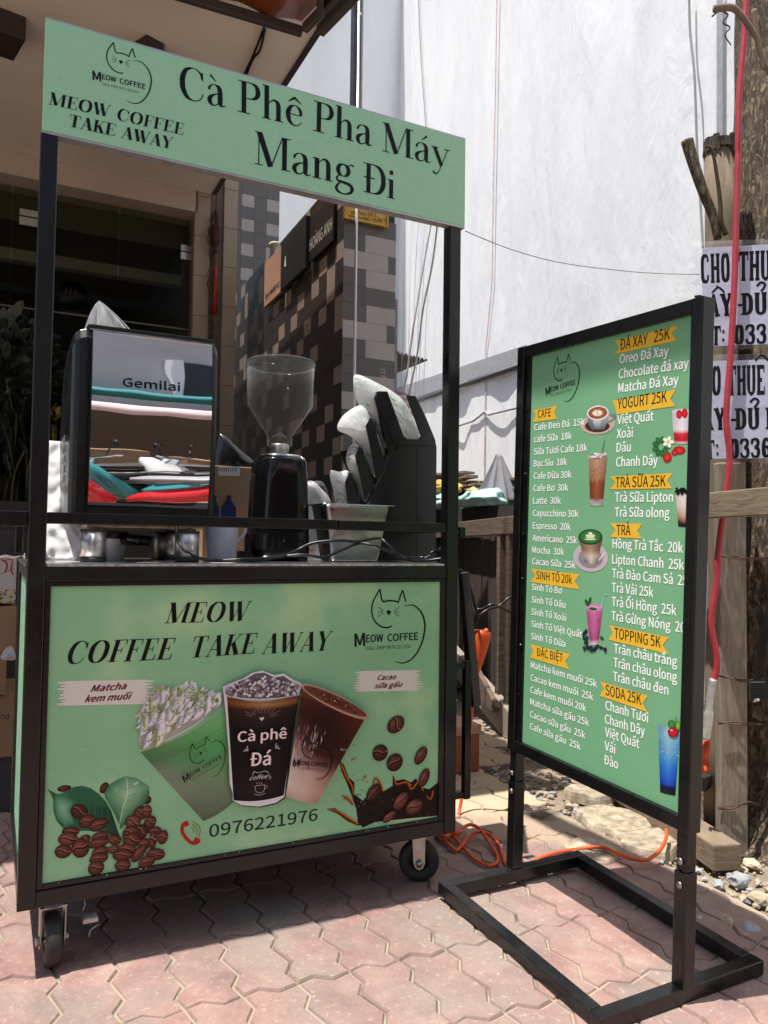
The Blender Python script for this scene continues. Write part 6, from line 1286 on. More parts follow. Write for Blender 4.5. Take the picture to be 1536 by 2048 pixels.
for q in ((457, 1018, 15), (428, 1024, 10)):
    pr.poly([fm(q[0]-q[2], 1034), fm(q[0]-q[2]*1.0, 1015), fm(q[0]-q[2]*.5, 1004), fm(q[0]-4, 1000), fm(q[0]-5, 993), fm(q[0], 989), fm(q[0]+5, 993), fm(q[0]+4, 1000), fm(q[0]+q[2]*.5, 1004), fm(q[0]+q[2], 1015), fm(q[0]+q[2], 1034)], '#27345c')
pr.build('box_print', (0, cy_, 0), (1, 0, 0), (0, 0, 1), (0, -1, 0), t, M['print_flat'])
crumple([(432, 948), (436, 880), (446, 868), (470, 890), (500, 915), (520, 940), (505, 952), (465, 952)], .6, .03, 'black_bag', simple('black_bin_bag', (.015, .017, .02), .28, bump=.4, bscale=40, world=True), 'black plastic bag slumped on the cardboard box', 'bag', 7, fold=.008)
crumple([(612, 975), (640, 962), (655, 985), (662, 1040), (612, 1040)], .54, .03, 'black_bag', simple('grey_black_bag', (.04, .04, .045), .4), 'small dark bag behind the right side of the grinder', 'bag', 9)
# ---- black cables along the front of the counter
Zc = lambda a, b: (380+a/2.844, 1000+b/2.844)
for pts, lab, y in (([(-75, 130), (-72, 200), (-45, 270), (0, 305), (50, 330), (150, 345), (300, 338), (500, 325), (600, 290), (700, 245), (850, 230), (950, 236), (1070, 217), (1120, 250), (1180, 310), (1250, 342), (1330, 348), (1440, 332)], 'thick black power cable from the espresso machine along the counter front', .09),
                    ([(350, 345), (500, 326), (640, 312), (760, 325), (850, 290), (960, 247), (1060, 265), (1150, 300), (1230, 325), (1320, 327), (1380, 297), (1450, 267)], 'thinner black cable arching in front of the steel pan', .075)):
    P = [PY(*Zc(*p), y+.02*sin(k*1.7)) for k, p in enumerate(pts)]; P = [Vector((p.x, p.y, max(p.z, ZT_+.005))) for p in P]
    mb = MB(); mb.tube(catmull(P, 6), .0046, 7); tag(mb.build('cable', M['black_plastic'], loc=P[0]), lab, 'cable')
# ================================================================== LEFT BACKGROUND: cartons and plants
M['white_box'] = simple('white_carton', (.5, .48, .45), .7, var=.05)
def carton(u0, u1, v0, v1, y, d, mat, lab, name='carton'):
    a, b = PY(u0, v1, y), PY(u1, v0, y); t = thing(name, lab, 'box', ((a.x+b.x)/2, y, a.z)); mb = MB(); mb.box((a.x, y, a.z), (b.x, y+d, b.z)); mb.build('body', M[mat], t, .003); return t, a, b
yb = 1.25
t, a, b = carton(-190, 34, 1390, 1535, yb, .4, 'card', 'lowest brown carton at the left edge, behind the cart, printed with letters nd'); zfloor = a.z
mb = MB(); mb.box((a.x+.01, yb+.01, 0), (b.x-.01, yb+.39, a.z-.001)); tag(mb.build('crate', simple('dark_grey_crate', (.05, .05, .052), .6), loc=((a.x+b.x)/2, yb, 0), bevel=.004), 'dark grey crate under the cartons at the left edge', 'crate')
fm = plane_map((0, yb, 0), (1, 0, 0), (0, 0, 1), (0, -1, 0)); pr = Print(); pr.text('nd', fm(1, 1438), fm(17, 1438), .022, '#2a1a10', .0); pr.build('box_print', (0, yb, 0), (1, 0, 0), (0, 0, 1), (0, -1, 0), t, M['print_flat'])
t2, a, b = carton(-190, 34, 1212, 1318, yb, .38, 'card', 'upper brown carton at the left edge, under the white box'); 
mb = MB(); mb.box((a.x, yb-.02, PY(0, 1389, yb).z+.001), (b.x-.03, yb+.36, a.z-.001)); tag(mb.build('tray', M['card'], loc=(a.x, yb, a.z-.05)), 'shallow open brown tray between the two cartons at the left edge', 'box')
crumple([(2, 1318), (8, 1300), (22, 1292), (30, 1305), (30, 1320)], yb-.05, .02, 'clear_bag', M['bag'], 'wisp of clear plastic bag hanging out of the tray at the left edge', 'bag')
t3, a, b = carton(-190, 34, 1113, 1211, yb, .36, 'white_box', 'white box with red flourish and yellow blossom picture at the left edge')
pr = Print(); pr.stroke([fm(2, 1118)+(.004,), fm(14, 1128)+(.006,), fm(10, 1145)+(.005,)], '#a01818'); pr.stroke([fm(4, 1122)+(.004,), fm(24, 1120)+(.003,), fm(22, 1140)+(.005,), fm(28, 1150)+(.003,)], '#a01818'); pr.stroke([fm(-6, 1150)+(.002,), fm(10, 1144)+(.002,), fm(30, 1138)+(.002,)], '#b02020')
rnd = random.Random(8)
for k in range(60):
    u_ = rnd.uniform(-30, 32); c = fm(u_, rnd.uniform(1178, 1208)); r_ = rnd.uniform(.002, .006); pr.ell(c[0], c[1], r_, r_*.8, rnd.choice(('#c8a830', '#8a7420', '#5a5a20', '#d8c050')), None, 0, 6)
pr.stroke([fm(-10, 1200)+(.003,), fm(8, 1185)+(.002,), fm(20, 1178)+(.001,)], '#3a2a18')
pr.build('box_print', (0, yb, 0), (1, 0, 0), (0, 0, 1), (0, -1, 0), t3, M['print_flat'])
mb = MB(); a, b = PY(-200, 1110, yb+.05), PY(34, 1062, yb+.05); mb.box((a.x, yb+.05, a.z+.001), (b.x, yb+.32, b.z)); tag(mb.build('storage_tin', simple('dark_tin', (.035, .033, .032), .4), loc=(a.x, yb, a.z), bevel=.004), 'dark box on top of the white box at the left edge', 'box')
# planter wall with snake plants and a bush
yp = 2.75; pz = PY(60, 1003, yp).z
mb = MB(); mb.box((-2.4, yp, 0), (PY(335, 1000, yp).x, yp+.42, pz)); tag(mb.build('planter', simple('dark_planter', (.03, .022, .018), .6), loc=(-.5, yp, 0), bevel=.01), 'dark brown raised planter behind the cart on the left', 'planter')
def leafmat(n, c, e):
    a = NT(n); co = a.coord(True); uv = a.n('ShaderNodeAttribute', attribute_name='edge'); f = a.noise(a.scaled(co, (6, 6, 30)), 3, 3)
    a.set(a.mix(a.ramp(uv.outputs['Fac'], [(.62, 0.0), (.8, 1.0)]), a.ramp(f, [(.35, tuple(x*.6 for x in c)), (.65, c)]), e), .4); return a.m
M['snake'] = leafmat('snake_leaf', (.012, .02, .010), (.17, .14, .04)); M['bush'] = simple('dark_leaf', (.014, .024, .012), .4, var=.4, scale=12, world=True); M['yellow_leaf'] = simple('yellow_leaf', (.2, .15, .02), .5, var=.3, scale=10)
def blade(base, h, w, lean, az, twist, nm, mat, lab=None, parent=None):
    vs, fs, ed = [], [], []; n = 12; d = Vector((cos(az), sin(az), 0)); sd0 = Vector((-sin(az), cos(az), 0))
    for i in range(n+1):
        t = i/n; p = Vector(base)+d*lean*t*t+Vector((0, 0, h*(t-.12*lean*t*t)))+sd0*.03*sin(t*5+twist); ww = w*(.55+.9*t)*(1-t**3.2)+.002; a = twist*t; sd = sd0*cos(a)+d*sin(a)
        for k in (-1, -.5, 0, .5, 1): vs.append(p+sd*ww*k+d*(-.25*ww*(1-k*k))); ed.append(abs(k))
    for i in range(n):
        for k in range(4): fs.append((i*5+k, i*5+k+1, (i+1)*5+k+1, (i+1)*5+k))
    mb = MB(); mb.add(vs, fs, 0, True); o = mb.build(nm, mat, parent, loc=base if parent is None else None); at = o.data.attributes.new('edge', 'FLOAT', 'POINT'); at.data.foreach_set('value', ed); return o
rnd = random.Random(31)
for n_, (cu, lab) in enumerate(((12, 'snake plant with yellow-edged blades at the left edge of the planter'), (48, 'snake plant with twisting yellow-edged blades beside the cart post'))):
    p = PY(cu, 1003, yp+.12); sp = thing('snake_plant', lab, 'plant', (p.x, p.y, pz), 'snake plants in the planter')
    for k in range(8): blade((p.x+rnd.uniform(-.1, .1), p.y+rnd.uniform(-.05, .08), pz-.02), rnd.uniform(.28, .55), rnd.uniform(.018, .028), rnd.uniform(-.14, .16), rnd.uniform(-.6, .6), rnd.uniform(-2, 2), 'leaf', M['snake'], None, sp)
def bush(name, c, rx, ry, rz, n, mat, lab, L=.09, seed=0):
    rnd = random.Random(seed); t = thing(name, lab, 'plant', (c[0], c[1], pz)); mb = MB()
    for k in range(n):
        a, b = rnd.uniform(0, 2*pi), math.acos(rnd.uniform(-1, 1)); r_ = rnd.uniform(.5, 1); p = Vector((c[0]+rx*r_*sin(b)*cos(a), c[1]+ry*r_*sin(b)*sin(a), c[2]+rz*r_*cos(b)))
        d = (p-Vector(c)).normalized()+Vector((rnd.uniform(-.5, .5), rnd.uniform(-.5, .5), rnd.uniform(-.6, .3))); d.normalize(); s_ = d.cross(Vector((rnd.random(), rnd.random(), 1))).normalized(); l = L*rnd.uniform(.6, 1.4)
        mb.add([p, p+d*l*.35+s_*l*.18, p+d*l*.75+s_*l*.14-Vector((0, 0, l*.08)), p+d*l-Vector((0, 0, l*.2)), p+d*l*.75-s_*l*.14-Vector((0, 0, l*.08)), p+d*l*.35-s_*l*.18], [(0, 1, 2, 3, 4, 5)], 0)
    mb.build('foliage', mat, t, kind='stuff'); mb = MB()
    for k in range(5): mb.tube([(c[0]+rnd.uniform(-.03, .03), c[1], pz-.03), (c[0]+rnd.uniform(-rx, rx)*.4, c[1]+rnd.uniform(-ry, ry)*.4, c[2])], [.012, .006], 5)
    mb.build('stem', M['twig'], t)
p = PY(10, 800, yp+.25); bush('leafy_bush', (p.x, p.y, p.z), .3, .2, .5, 800, M['bush'], 'dense dark green leafy bush at the left edge in front of the glass', .12, 1)
p = PY(150, 880, yp+.3); bush('leafy_bush', (p.x, p.y, p.z-.05), .34, .18, .28, 500, M['bush'], 'low dark bush half hidden behind the cart post and machine', .1, 2)
p = PY(103, 850, yp+.1); bush('yellow_flower', (p.x, p.y, p.z), .07, .06, .11, 60, M['yellow_leaf'], 'small yellow blossoms between the cart post and the machine', .05, 3)
# ================================================================== RIGHT SIDE: fence, tree, posters
def FX(y): return 2.12+.26*(y+.11)
fn_ = Vector((-1, .26, 0)).normalized(); fd = Vector((.26, 1, 0)).normalized()
def FP(u, v, off=0.0): return onp(u, v, fn_, Vector((2.12, -.11, 0))+fn_*off)
def woodmat(name, c, stretch=(5, 5, .6), world=True, dark=.5):
    a = NT(name); co = a.coord(world); f = a.noise(a.scaled(co, stretch), 9, 8, .7, .8); g = a.noise(co, 3, 4); k = a.noise(co, 40, 4, .8); oi = a.n('ShaderNodeObjectInfo')
    cc = a.ramp(f, [(.3, tuple(x*dark for x in c)), (.55, c), (.75, tuple(min(1, x*1.3) for x in c))]); cc = a.mix(a.ramp(g, [(.5, 0.0), (.75, .5)]), cc, tuple(x*.5 for x in c)); cc = a.mix(a.ramp(k, [(.68, 0.0), (.74, .7)]), cc, (.03, .025, .02))
    cc = a.mix(a.math('MULTIPLY', oi.outputs['Random'], .35), cc, tuple(x*.45 for x in c)); a.set(cc, .9); a.bump(f, .6, .006); return a.m
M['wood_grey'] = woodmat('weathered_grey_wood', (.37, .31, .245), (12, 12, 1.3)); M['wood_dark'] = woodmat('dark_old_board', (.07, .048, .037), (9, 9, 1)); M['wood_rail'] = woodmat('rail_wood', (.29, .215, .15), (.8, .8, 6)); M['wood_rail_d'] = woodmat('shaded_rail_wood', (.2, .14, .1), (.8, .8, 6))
fence = thing('board_fence', 'rough board fence of dark upright boards and grey rails behind the menu board', 'fence', (FX(1), 1, 0))
rnd = random.Random(17); y = .55
while y < 3.3:
    w = rnd.uniform(.09, .16); p = Vector((FX(y), y, 0))-fn_*.03; h = rnd.uniform(1.08, 1.12); mb = MB(); n_ = 7; rows = []
    mb.obox(p+Vector((0, 0, h/2+.05)), fd*(w-.006), fn_*.018, Vector((rnd.uniform(-.01, .01), rnd.uniform(-.015, .015), h))); mb.build('board', M['wood_dark'], fence, .003, 1); y += w
mb = MB(); z_ = 1.17; mb.beam(Vector((FX(-1.6), -1.6, z_))+fn_*.03, Vector((FX(.6), .6, z_))+fn_*.03, .04, .085); mb.build('rail', M['wood_rail'], fence, .004)
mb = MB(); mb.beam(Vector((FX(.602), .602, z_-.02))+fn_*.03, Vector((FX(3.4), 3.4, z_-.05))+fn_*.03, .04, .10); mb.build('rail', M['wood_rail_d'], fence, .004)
a, b = FP(955, 1372, .05), FP(1045, 1478, .05); d = (b-a).normalized(); mb = MB(); mb.beam(a-d*.8, b+d*.5, .05, .17); mb.build('rail', M['wood_grey'], fence, .005)
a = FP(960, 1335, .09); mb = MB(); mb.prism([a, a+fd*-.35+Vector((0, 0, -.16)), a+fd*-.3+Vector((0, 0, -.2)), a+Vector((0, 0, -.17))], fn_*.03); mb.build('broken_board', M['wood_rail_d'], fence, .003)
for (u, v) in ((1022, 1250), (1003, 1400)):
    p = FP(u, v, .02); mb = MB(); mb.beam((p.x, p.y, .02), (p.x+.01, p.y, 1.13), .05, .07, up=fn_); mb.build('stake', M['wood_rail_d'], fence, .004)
# pale squared post with round sawn log top, one upright
base = PZ(1458, 1700, -.02); t = thing('timber_post', 'tall pale timber post with a sawn top, in front of the tree trunk', 'post', base)
mb = MB(); top = onp(1462, 480, fn_, base); mb.obox((base+Vector((top.x, top.y, 0)))/2+Vector((0, 0, .62))-Vector((0, 0, base.z/2)), RI*.095, FW*.05, Vector((0, 0, 1.42))); mb.build('plank', M['wood_grey'], t, .006)
lb = base+FW*.07; ztop = onp(1460, 268, fn_, lb).z; rr_ = .052
mb = MB(); P = []
for k in range(9): tt = k/8; P.append((lb.x+.008*sin(tt*4)+.015*tt, lb.y+.006*cos(tt*5), tt*ztop))
mb.tube(P, [rr_*(1+.08*sin(k*1.3)) for k in range(9)], 14); 
M['log'] = woodmat('peeled_log', (.27, .21, .14), (2, 2, .5), dark=.5); mb.build('log', M['log'], t)
mb = MB(); rnd = random.Random(6)
for k in range(26):
    a = k*2*pi/26; q = Vector((lb.x+.015, lb.y, ztop))+Vector((cos(a), sin(a), 0))*rr_; mb.obox(q+Vector((0, 0, -.01)), Vector((-sin(a), cos(a), 0))*.02, Vector((cos(a), sin(a), 0))*.012, (jit(.004), jit(.004), .05+jit(.02)))
mb.build('frayed_bark', simple('dark_bark_rim', (.06, .045, .035), .95, bump=.5), t)
# wires tied round the post
for k, (v, dv) in enumerate(((1113, 3), (1352, 8), (1448, -2), (1618, -14))):
    c_ = base+Vector((0, 0, 0)); p0 = onp(1436, v, FW, base-FW*.035); p1 = onp(1500, v+dv, FW, base-FW*.035); p2 = onp(1560, v-dv*.5+4, FW, base+FW*.1)
    mb = MB(); mb.tube(catmull([p0, (p0+p1)/2+Vector((0, 0, jit(.01))), p1, p2], 5), .0028, 5); mb.tube(catmull([p0+Vector((0, 0, .006)), p1+Vector((0, 0, -.008)), p2+Vector((0, 0, .015))], 5), .002, 4)
    tag(mb.build('tie_wire', simple('rusty_wire', (.12, .07, .05), .8, .3), loc=p0), 'rusty tie wire wrapped round the pale timber post, %s' % ('topmost of four', 'second from the top', 'third from the top', 'lowest of four')[k], 'wire', 'tie wires on the timber post')
# ---- tree trunk with rough bark
def bark():
    a = NT('rough_bark'); co = a.coord(True); v = a.n('ShaderNodeTexVoronoi', feature='DISTANCE_TO_EDGE'); v.inputs['Scale'].default_value = 48; a.l(a.scaled(co, (1, 1, .16)), v.inputs['Vector'])
    f = a.noise(a.scaled(co, (1, 1, .45)), 55, 8, .75, 1.2); g = a.noise(co, 5, 4); c = a.ramp(f, [(.36, (.035, .025, .018)), (.5, (.12, .09, .06)), (.62, (.42, .33, .22))]); c = a.mix(a.ramp(g, [(.5, 0.0), (.7, .5)]), c, (.3, .24, .16))
    c = a.mix(a.ramp(v.outputs[0], [(0.0, .6), (.2, 0.0)]), c, (.03, .02, .015)); a.set(c, .95); n1 = a.bump(v.outputs[0], .5, .012); a.bump(f, .9, .015, n1); return a.m
M['bark'] = bark(); tb = PZ(1650, 1700, -.02)+FW*.2; t = thing('tree_trunk', 'thick rough brown tree trunk at the right edge behind the posters', 'tree', tb)
def trf(u, v):
    a = u*2*pi; z = -.05+v*4.2; r_ = .25+.13*math.exp(-z/.16)+.02*sin(z*1.7)-.012*z; r_ *= 1+.07*mnoise.noise(Vector((cos(a)*2, sin(a)*2, z*1.2)))+.05*mnoise.noise(Vector((cos(a)*9, sin(a)*9, z*3)))
    return (tb.x+.045*z*0+r_*cos(a)-.03*sin(z*1.1), tb.y+r_*sin(a), z)
mb = MB(); mb.grid(trf, 96, 200); mb.build('trunk', M['bark'], t)
# dead branches hanging from the trunk and the short cut limb
def branch(pts, r0, r1, lab, depth=None, mat='bark', name='branch'):
    P = [onp(u, v, FW, base+FW*(depth or 0)) for u, v in pts]; P = catmull(P, 5); n = len(P); mb = MB(); mb.tube(P, [r0+(r1-r0)*k/(n-1) for k in range(n)], 8); o = mb.build(name, M[mat], loc=P[-1]); return tag(o, lab, 'branch')
branch([(1374, 281), (1385, 320), (1405, 380), (1425, 430), (1436, 478)], .022, .014, 'short cut dark branch leaning left beside the pale log', .06)
branch([(1452, 470), (1442, 440), (1440, 400), (1432, 340), (1424, 300), (1410, 292)], .010, .004, 'thin dark twig curling up left of the pale log', .04, 'twig')
branch([(1428, 18), (1462, 15), (1480, 28), (1500, 55), (1515, 80), (1522, 110), (1540, 150)], .012, .007, 'pale bare twig arching across the trunk top', -.18, 'log')
branch([(1424, 33), (1440, 22), (1456, 30), (1446, 45), (1460, 55), (1450, 70), (1462, 90)], .003, .002, 'tangle of thin wire hanging left of the trunk top', -.1, 'twig')
branch([(1508, 20), (1512, 60), (1520, 100), (1528, 140)], .009, .006, 'second pale twig hanging down the trunk top', -.18, 'log')
branch([(1512, 310), (1525, 325), (1530, 370), (1526, 430), (1532, 480)], .004, .002, 'thin vine stem hanging on the trunk beside the log', -.2, 'log')
# ---- two laminated posters
fh = Vector((FW.x, FW.y, 0)).normalized(); rh = Vector((fh.y, -fh.x, 0)); th0 = R(11); pu = rh*cos(th0)-fh*sin(th0); pn = -(fh*cos(th0)+rh*sin(th0))
Qp = base-fh*.13; ppm = plane_map(Qp, pu, (0, 0, 1), pn); Zp = zoomed(ppm, 1350, 450, 4.097)
def slabm(n): 
    a = NT(n); at = a.n('ShaderNodeAttribute', attribute_name='ink'); a.set(at.outputs['Color'], .22); a.bump(a.noise(a.coord(True), 7, 3), .3, .02); return a.m
M['laminate'] = slabm('laminated_print'); PAP = '#c9cbe0'
def slab_text(pr, txt, p, q, h, col):
    """heavy condensed slab capitals"""
    T, t, s = .33, .16, .07
    G = {'C': ([[(.78, .72, .22), (.78, .84, .2), (.66, .93, .14), (.45, .93, .14), (.24, .84, T), (.2, .5, T), (.24, .16, T), (.45, .07, .14), (.66, .07, .14), (.78, .16, .2), (.78, .28, .22)]], 1.0), 'O': ([[(.5, .94, .13), (.27, .84, T), (.2, .5, T), (.27, .16, T), (.5, .06, .13), (.73, .16, T), (.8, .5, T), (.73, .84, T), (.5, .94, .13)]], 1.0),
         'H': ([[(.22, 0, T), (.22, 1, T)], [(.78, 0, T), (.78, 1, T)], [(.22, .5, .13), (.78, .5, .13)]], 1.0), 'T': ([[(.5, 0, T), (.5, 1, T)], [(.02, .93, .14), (.98, .93, .14)], [(.07, .98, .12), (.07, .68, .12)], [(.93, .98, .12), (.93, .68, .12)]], 1.0),
         'U': ([[(.22, 1, T), (.22, .25, T), (.35, .08, .16), (.5, .05, .14), (.65, .08, .16), (.78, .25, T), (.78, 1, T)]], 1.0), 'E': ([[(.25, 0, T), (.25, 1, T)], [(.05, .93, .14), (.85, .93, .14)], [(.05, .07, .14), (.88, .07, .14)], [(.3, .5, .13), (.62, .5, .13)], [(.82, .98, .12), (.82, .74, .12)], [(.85, .02, .12), (.85, .28, .12)]], .95),
         'A': ([[(.5, 1, .2), (.22, .0, .18)], [(.5, 1, .24), (.8, 0, T)], [(.3, .28, .12), (.7, .28, .12)]], 1.0), 'Y': ([[(.18, 1, T), (.5, .42, T)], [(.82, 1, .2), (.5, .42, .2)], [(.5, .45, T), (.5, 0, T)]], 1.0), 'D': ([[(.25, 0, T), (.25, 1, T)], [(.2, .93, .14), (.55, .92, .16), (.75, .75, T), (.78, .5, T), (.75, .25, T), (.55, .08, .16), (.2, .07, .14)]], 1.0),
         'I': ([[(.25, 0, T), (.25, 1, T)]], .5), ':': ([[(.2, .2, .22), (.2, .36, .22)], [(.2, .62, .22), (.2, .78, .22)]], .45), '0': ([[(.4, .94, .13), (.22, .84, T), (.17, .5, T), (.22, .16, T), (.4, .06, .13), (.58, .16, T), (.63, .5, T), (.58, .84, T), (.4, .94, .13)]], .85),
         '3': ([[(.08, .7, .18), (.12, .86, .2), (.38, .95, .12), (.6, .84, .26), (.55, .62, .22), (.3, .53, .12)], [(.3, .53, .12), (.6, .45, .24), (.62, .25, .28), (.55, .1, .2), (.35, .05, .12), (.12, .12, .2), (.08, .28, .18)]], .82), '6': ([[(.62, .8, .2), (.45, .94, .14), (.25, .84, .26), (.17, .5, T), (.22, .16, T), (.4, .06, .13), (.6, .14, .26), (.62, .34, .28), (.5, .54, .16), (.3, .5, .12)]], .85), ' ': ([], .45), 'S': ([[(.7, .75, .2), (.6, .92, .15), (.35, .93, .15), (.2, .78, .26), (.3, .58, .28), (.6, .42, .28), (.7, .22, .26), (.5, .06, .15), (.25, .08, .15), (.15, .28, .2)]], .88)}
    x = 0; items = []
    for ch in txt:
        st, adv = G.get(ch, ([], .5)); ser = [[(x_-.21, y_, .1), (x_+.21, y_, .1)] for x_, y_ in {'H': ((.22, .05), (.78, .05), (.22, .95), (.78, .95)), 'T': ((.5, .05),), 'U': ((.22, .95), (.78, .95)), 'A': ((.22, .05), (.8, .05)), 'Y': ((.5, .05), (.18, .95), (.82, .95)), 'I': ((.25, .05), (.25, .95)), 'D': ((.2, .05), (.2, .95))}.get(ch, ())]
        items.append((x, st+ser)); x += adv+.07
    Wd = x-.07; dx, dy = q[0]-p[0], q[1]-p[1]; L = math.hypot(dx, dy); ex, ey = dx/L, dy/L; k = L/Wd
    for x0, sts in items:
        for st in sts:
            P = catmull([Vector(a) for a in st], 5) if len(st) > 3 else [Vector(a) for a in st]; A_, B_ = [], []
            for i, c in enumerate(P):
                a = P[max(i-1, 0)]; b = P[min(i+1, len(P)-1)]; tx, ty = (b.x-a.x)*k, (b.y-a.y)*h; l = math.hypot(tx, ty) or 1; nx, ny = -ty/l, tx/l; X, Yy = (x0+c.x)*k, c.y*h; hwx = c.z*k/2; hwy = c.z*h/2
                for lst, sg in ((A_, 1), (B_, -1)): xx, yy = X+nx*hwx*sg, Yy+ny*hwy*sg; lst.append((p[0]+ex*xx-ey*yy, p[1]+ey*xx+ex*yy))
            m = len(P); pr.raw(A_+B_, [(i, i+1, m+i+1, m+i) for i in range(m-1)], col, .4)
def poster(name, v0, v1, lab, lines, hooks):
    a, b = Zp(168, v0), Zp(1250, v1); z1, z0 = a[1], Zp(300, v1)[1]; c = Qp+pu*((a[0]+b[0])/2)+Vector((0, 0, z0)); t = thing(name, lab, 'poster', c)
    mb = MB(); W_ = b[0]-a[0]
    mb.grid(lambda u, v: Qp+pu*(a[0]+W_*u)+Vector((0, 0, z0-Qp.z*0+(z1-z0)*v))+pn*(.004*sin(u*8)*(.4+.6*v)), 30, 10); mb.build('clear_border', M['film'], t, solid=.001)
    bx = .02; pr = Print(); pr.poly([(a[0]+bx, z0+.012), (b[0]-bx, z0+.012), (b[0]-bx, z1-.022), (a[0]+bx, z1-.022)], PAP)
    for kind, t_, p, q, h in lines:
        if kind == 's': slab_text(pr, t_, Zp(*p), Zp(*q), h, '#16161a')
        elif kind == 'q': c0_ = Zp(*p); pr.stroke([(c0_[0]+x_*h, c0_[1]+y_*h, .3*h) for x_, y_ in t_], '#16161a')
    pr.build('poster_print', Qp+pn*.006, pu, (0, 0, 1), pn, t, M['laminate'])
    for u, v in hooks: p = onp(u, v, pn, Qp+pn*.012); mb = MB(); bm_ = [(p+Vector((0, 0, .006*cos(k)))+pu*.006*sin(k)) for k in range(7)]; mb.tube(bm_, .0018, 5); mb.build('eyelet', M['zinc'], t)
circ = lambda: [(-.8, 0), (0, .8), (.8, 0)]
hook = [(-.5, .3), (0, .8), (.5, .5), (.3, 0), (0, -.4)]
poster('poster', 145, 1025, 'upper laminated poster with black slab letters CHO THUÊ on the timber post', [('s', 'CHO', (208, 488), (450, 473), .103), ('s', 'THUE', (515, 468), (868, 452), .103), ('s', 'ĐẦY'.replace('Đ', 'D').replace('Ầ', 'A'), (160, 765), (470, 748), .078), ('s', 'DU', (540, 745), (750, 735), .076), ('q', [(-.9, 0), (0, .8), (.9, 0)], (350, 558), (0, 0), .022), ('q', [(-.5, .5), (.5, -.3)], (355, 520), (0, 0), .016), ('q', hook, (700, 525), (0, 0), .026), ('q', [(-.9, 0), (0, 0)], (575, 660), (0, 0), .028), ('s', 'SDT:', (140, 995), (410, 990), .068), ('s', '033', (480, 985), (750, 975), .068), ('q', [(-.9, 0), (0, .8), (.9, 0)], (1010, 215), (0, 0), .022)], ((1477, 500), (1468, 695)))
poster('poster', 1070, 1945, 'lower laminated poster with black slab letters, hung under the upper one', [('s', 'CHO', (130, 1405), (375, 1400), .103), ('s', 'THUE', (425, 1402), (735, 1395), .103), ('s', 'DAY', (120, 1690), (415, 1680), .075), ('s', 'DU', (490, 1680), (690, 1675), .073), ('q', [(-.9, 0), (0, .8), (.9, 0)], (705, 1115), (0, 0), .022), ('q', hook, (645, 1475), (0, 0), .026), ('q', [(-.9, 0), (0, 0)], (520, 1600), (0, 0), .028), ('s', 'SDT:', (95, 1930), (365, 1920), .066), ('s', '0336', (445, 1915), (790, 1905), .067), ('s', 'DU', (740, 1675), (940, 1670), .073)], ((1467, 720), (1462, 922)))
E1 = onp(1399, 549, pn, Qp+pn*.012); S1 = PY(930, 462, .03); d0_, d1_ = (S1-CAMP).dot(FW), (E1-CAMP).dot(FW); P = []
for k, (u, v) in enumerate(((930, 462), (1020, 498), (1120, 525), (1240, 541), (1320, 547), (1399, 549))):
    t_ = (u-930)/469; P.append(CAMP+ray(u, v)*(1/((1-t_)/d0_+t_/d1_)))
mb = MB(); mb.tube(catmull(P, 8), .0016, 5); tag(mb.build('twisted_wire', M['rope'], loc=S1), 'thin twisted wire sagging from the cart post to the upper poster', 'wire')
# ---- red cable, silver-taped tube, small orange net
P = [onp(u, v, pn, Qp+pn*.03) for u, v in ((1494, -30), (1488, 80), (1478, 200), (1476, 330), (1472, 450), (1470, 540), (1462, 700), (1454, 800), (1453, 850), (1459, 905), (1456, 960), (1446, 1030), (1436, 1110), (1434, 1160), (1424, 1225), (1424, 1260), (1433, 1310), (1433, 1340), (1427, 1362))]
mb = MB(); mb.tube(catmull(P, 6), .0105, 10); tag(mb.build('red_cable', simple('red_rubber_hose', (.45, .045, .06), .45, var=.15), loc=P[-1]), 'thick red cable hanging down over the posters and the timber post', 'cable')
P = [onp(u, v, pn, Qp+pn*.03) for u, v in ((1427, 1358), (1420, 1400), (1417, 1440), (1410, 1478))]
mb = MB(); mb.tube(catmull(P, 6), [.0125]*10+[.016]*9, 10); tag(mb.build('tape_wrap', simple('silver_tape', (.6, .6, .6), .3, .5, .2, 60, .4), loc=P[-1]), 'silver tape wrapping at the lower end of the red cable', 'tape')
c = onp(1408, 1510, pn, Qp+pn*.0); mb = MB(); mb.grid(lambda u, v: c+Vector((.03*(u-.5)*2, .02*sin(u*9), .05-.10*v+.008*sin(u*14)))+pn*.01*sin(v*7), 10, 8); tag(mb.build('orange_net', simple('orange_net', (.6, .09, .03), .6), loc=c, solid=.004), 'crumpled orange plastic behind the right post of the menu stand', 'bag')
mb = MB(); rock(mb, onp(1398, 1560, pn, Qp-pn*.15), .045, .9, 0, 5, 2); tag(mb.build('bin_bag', simple('black_bag2', (.012, .012, .013), .3), loc=onp(1398, 1560, pn, Qp)), 'black lump under the orange plastic behind the stand post', 'bag')
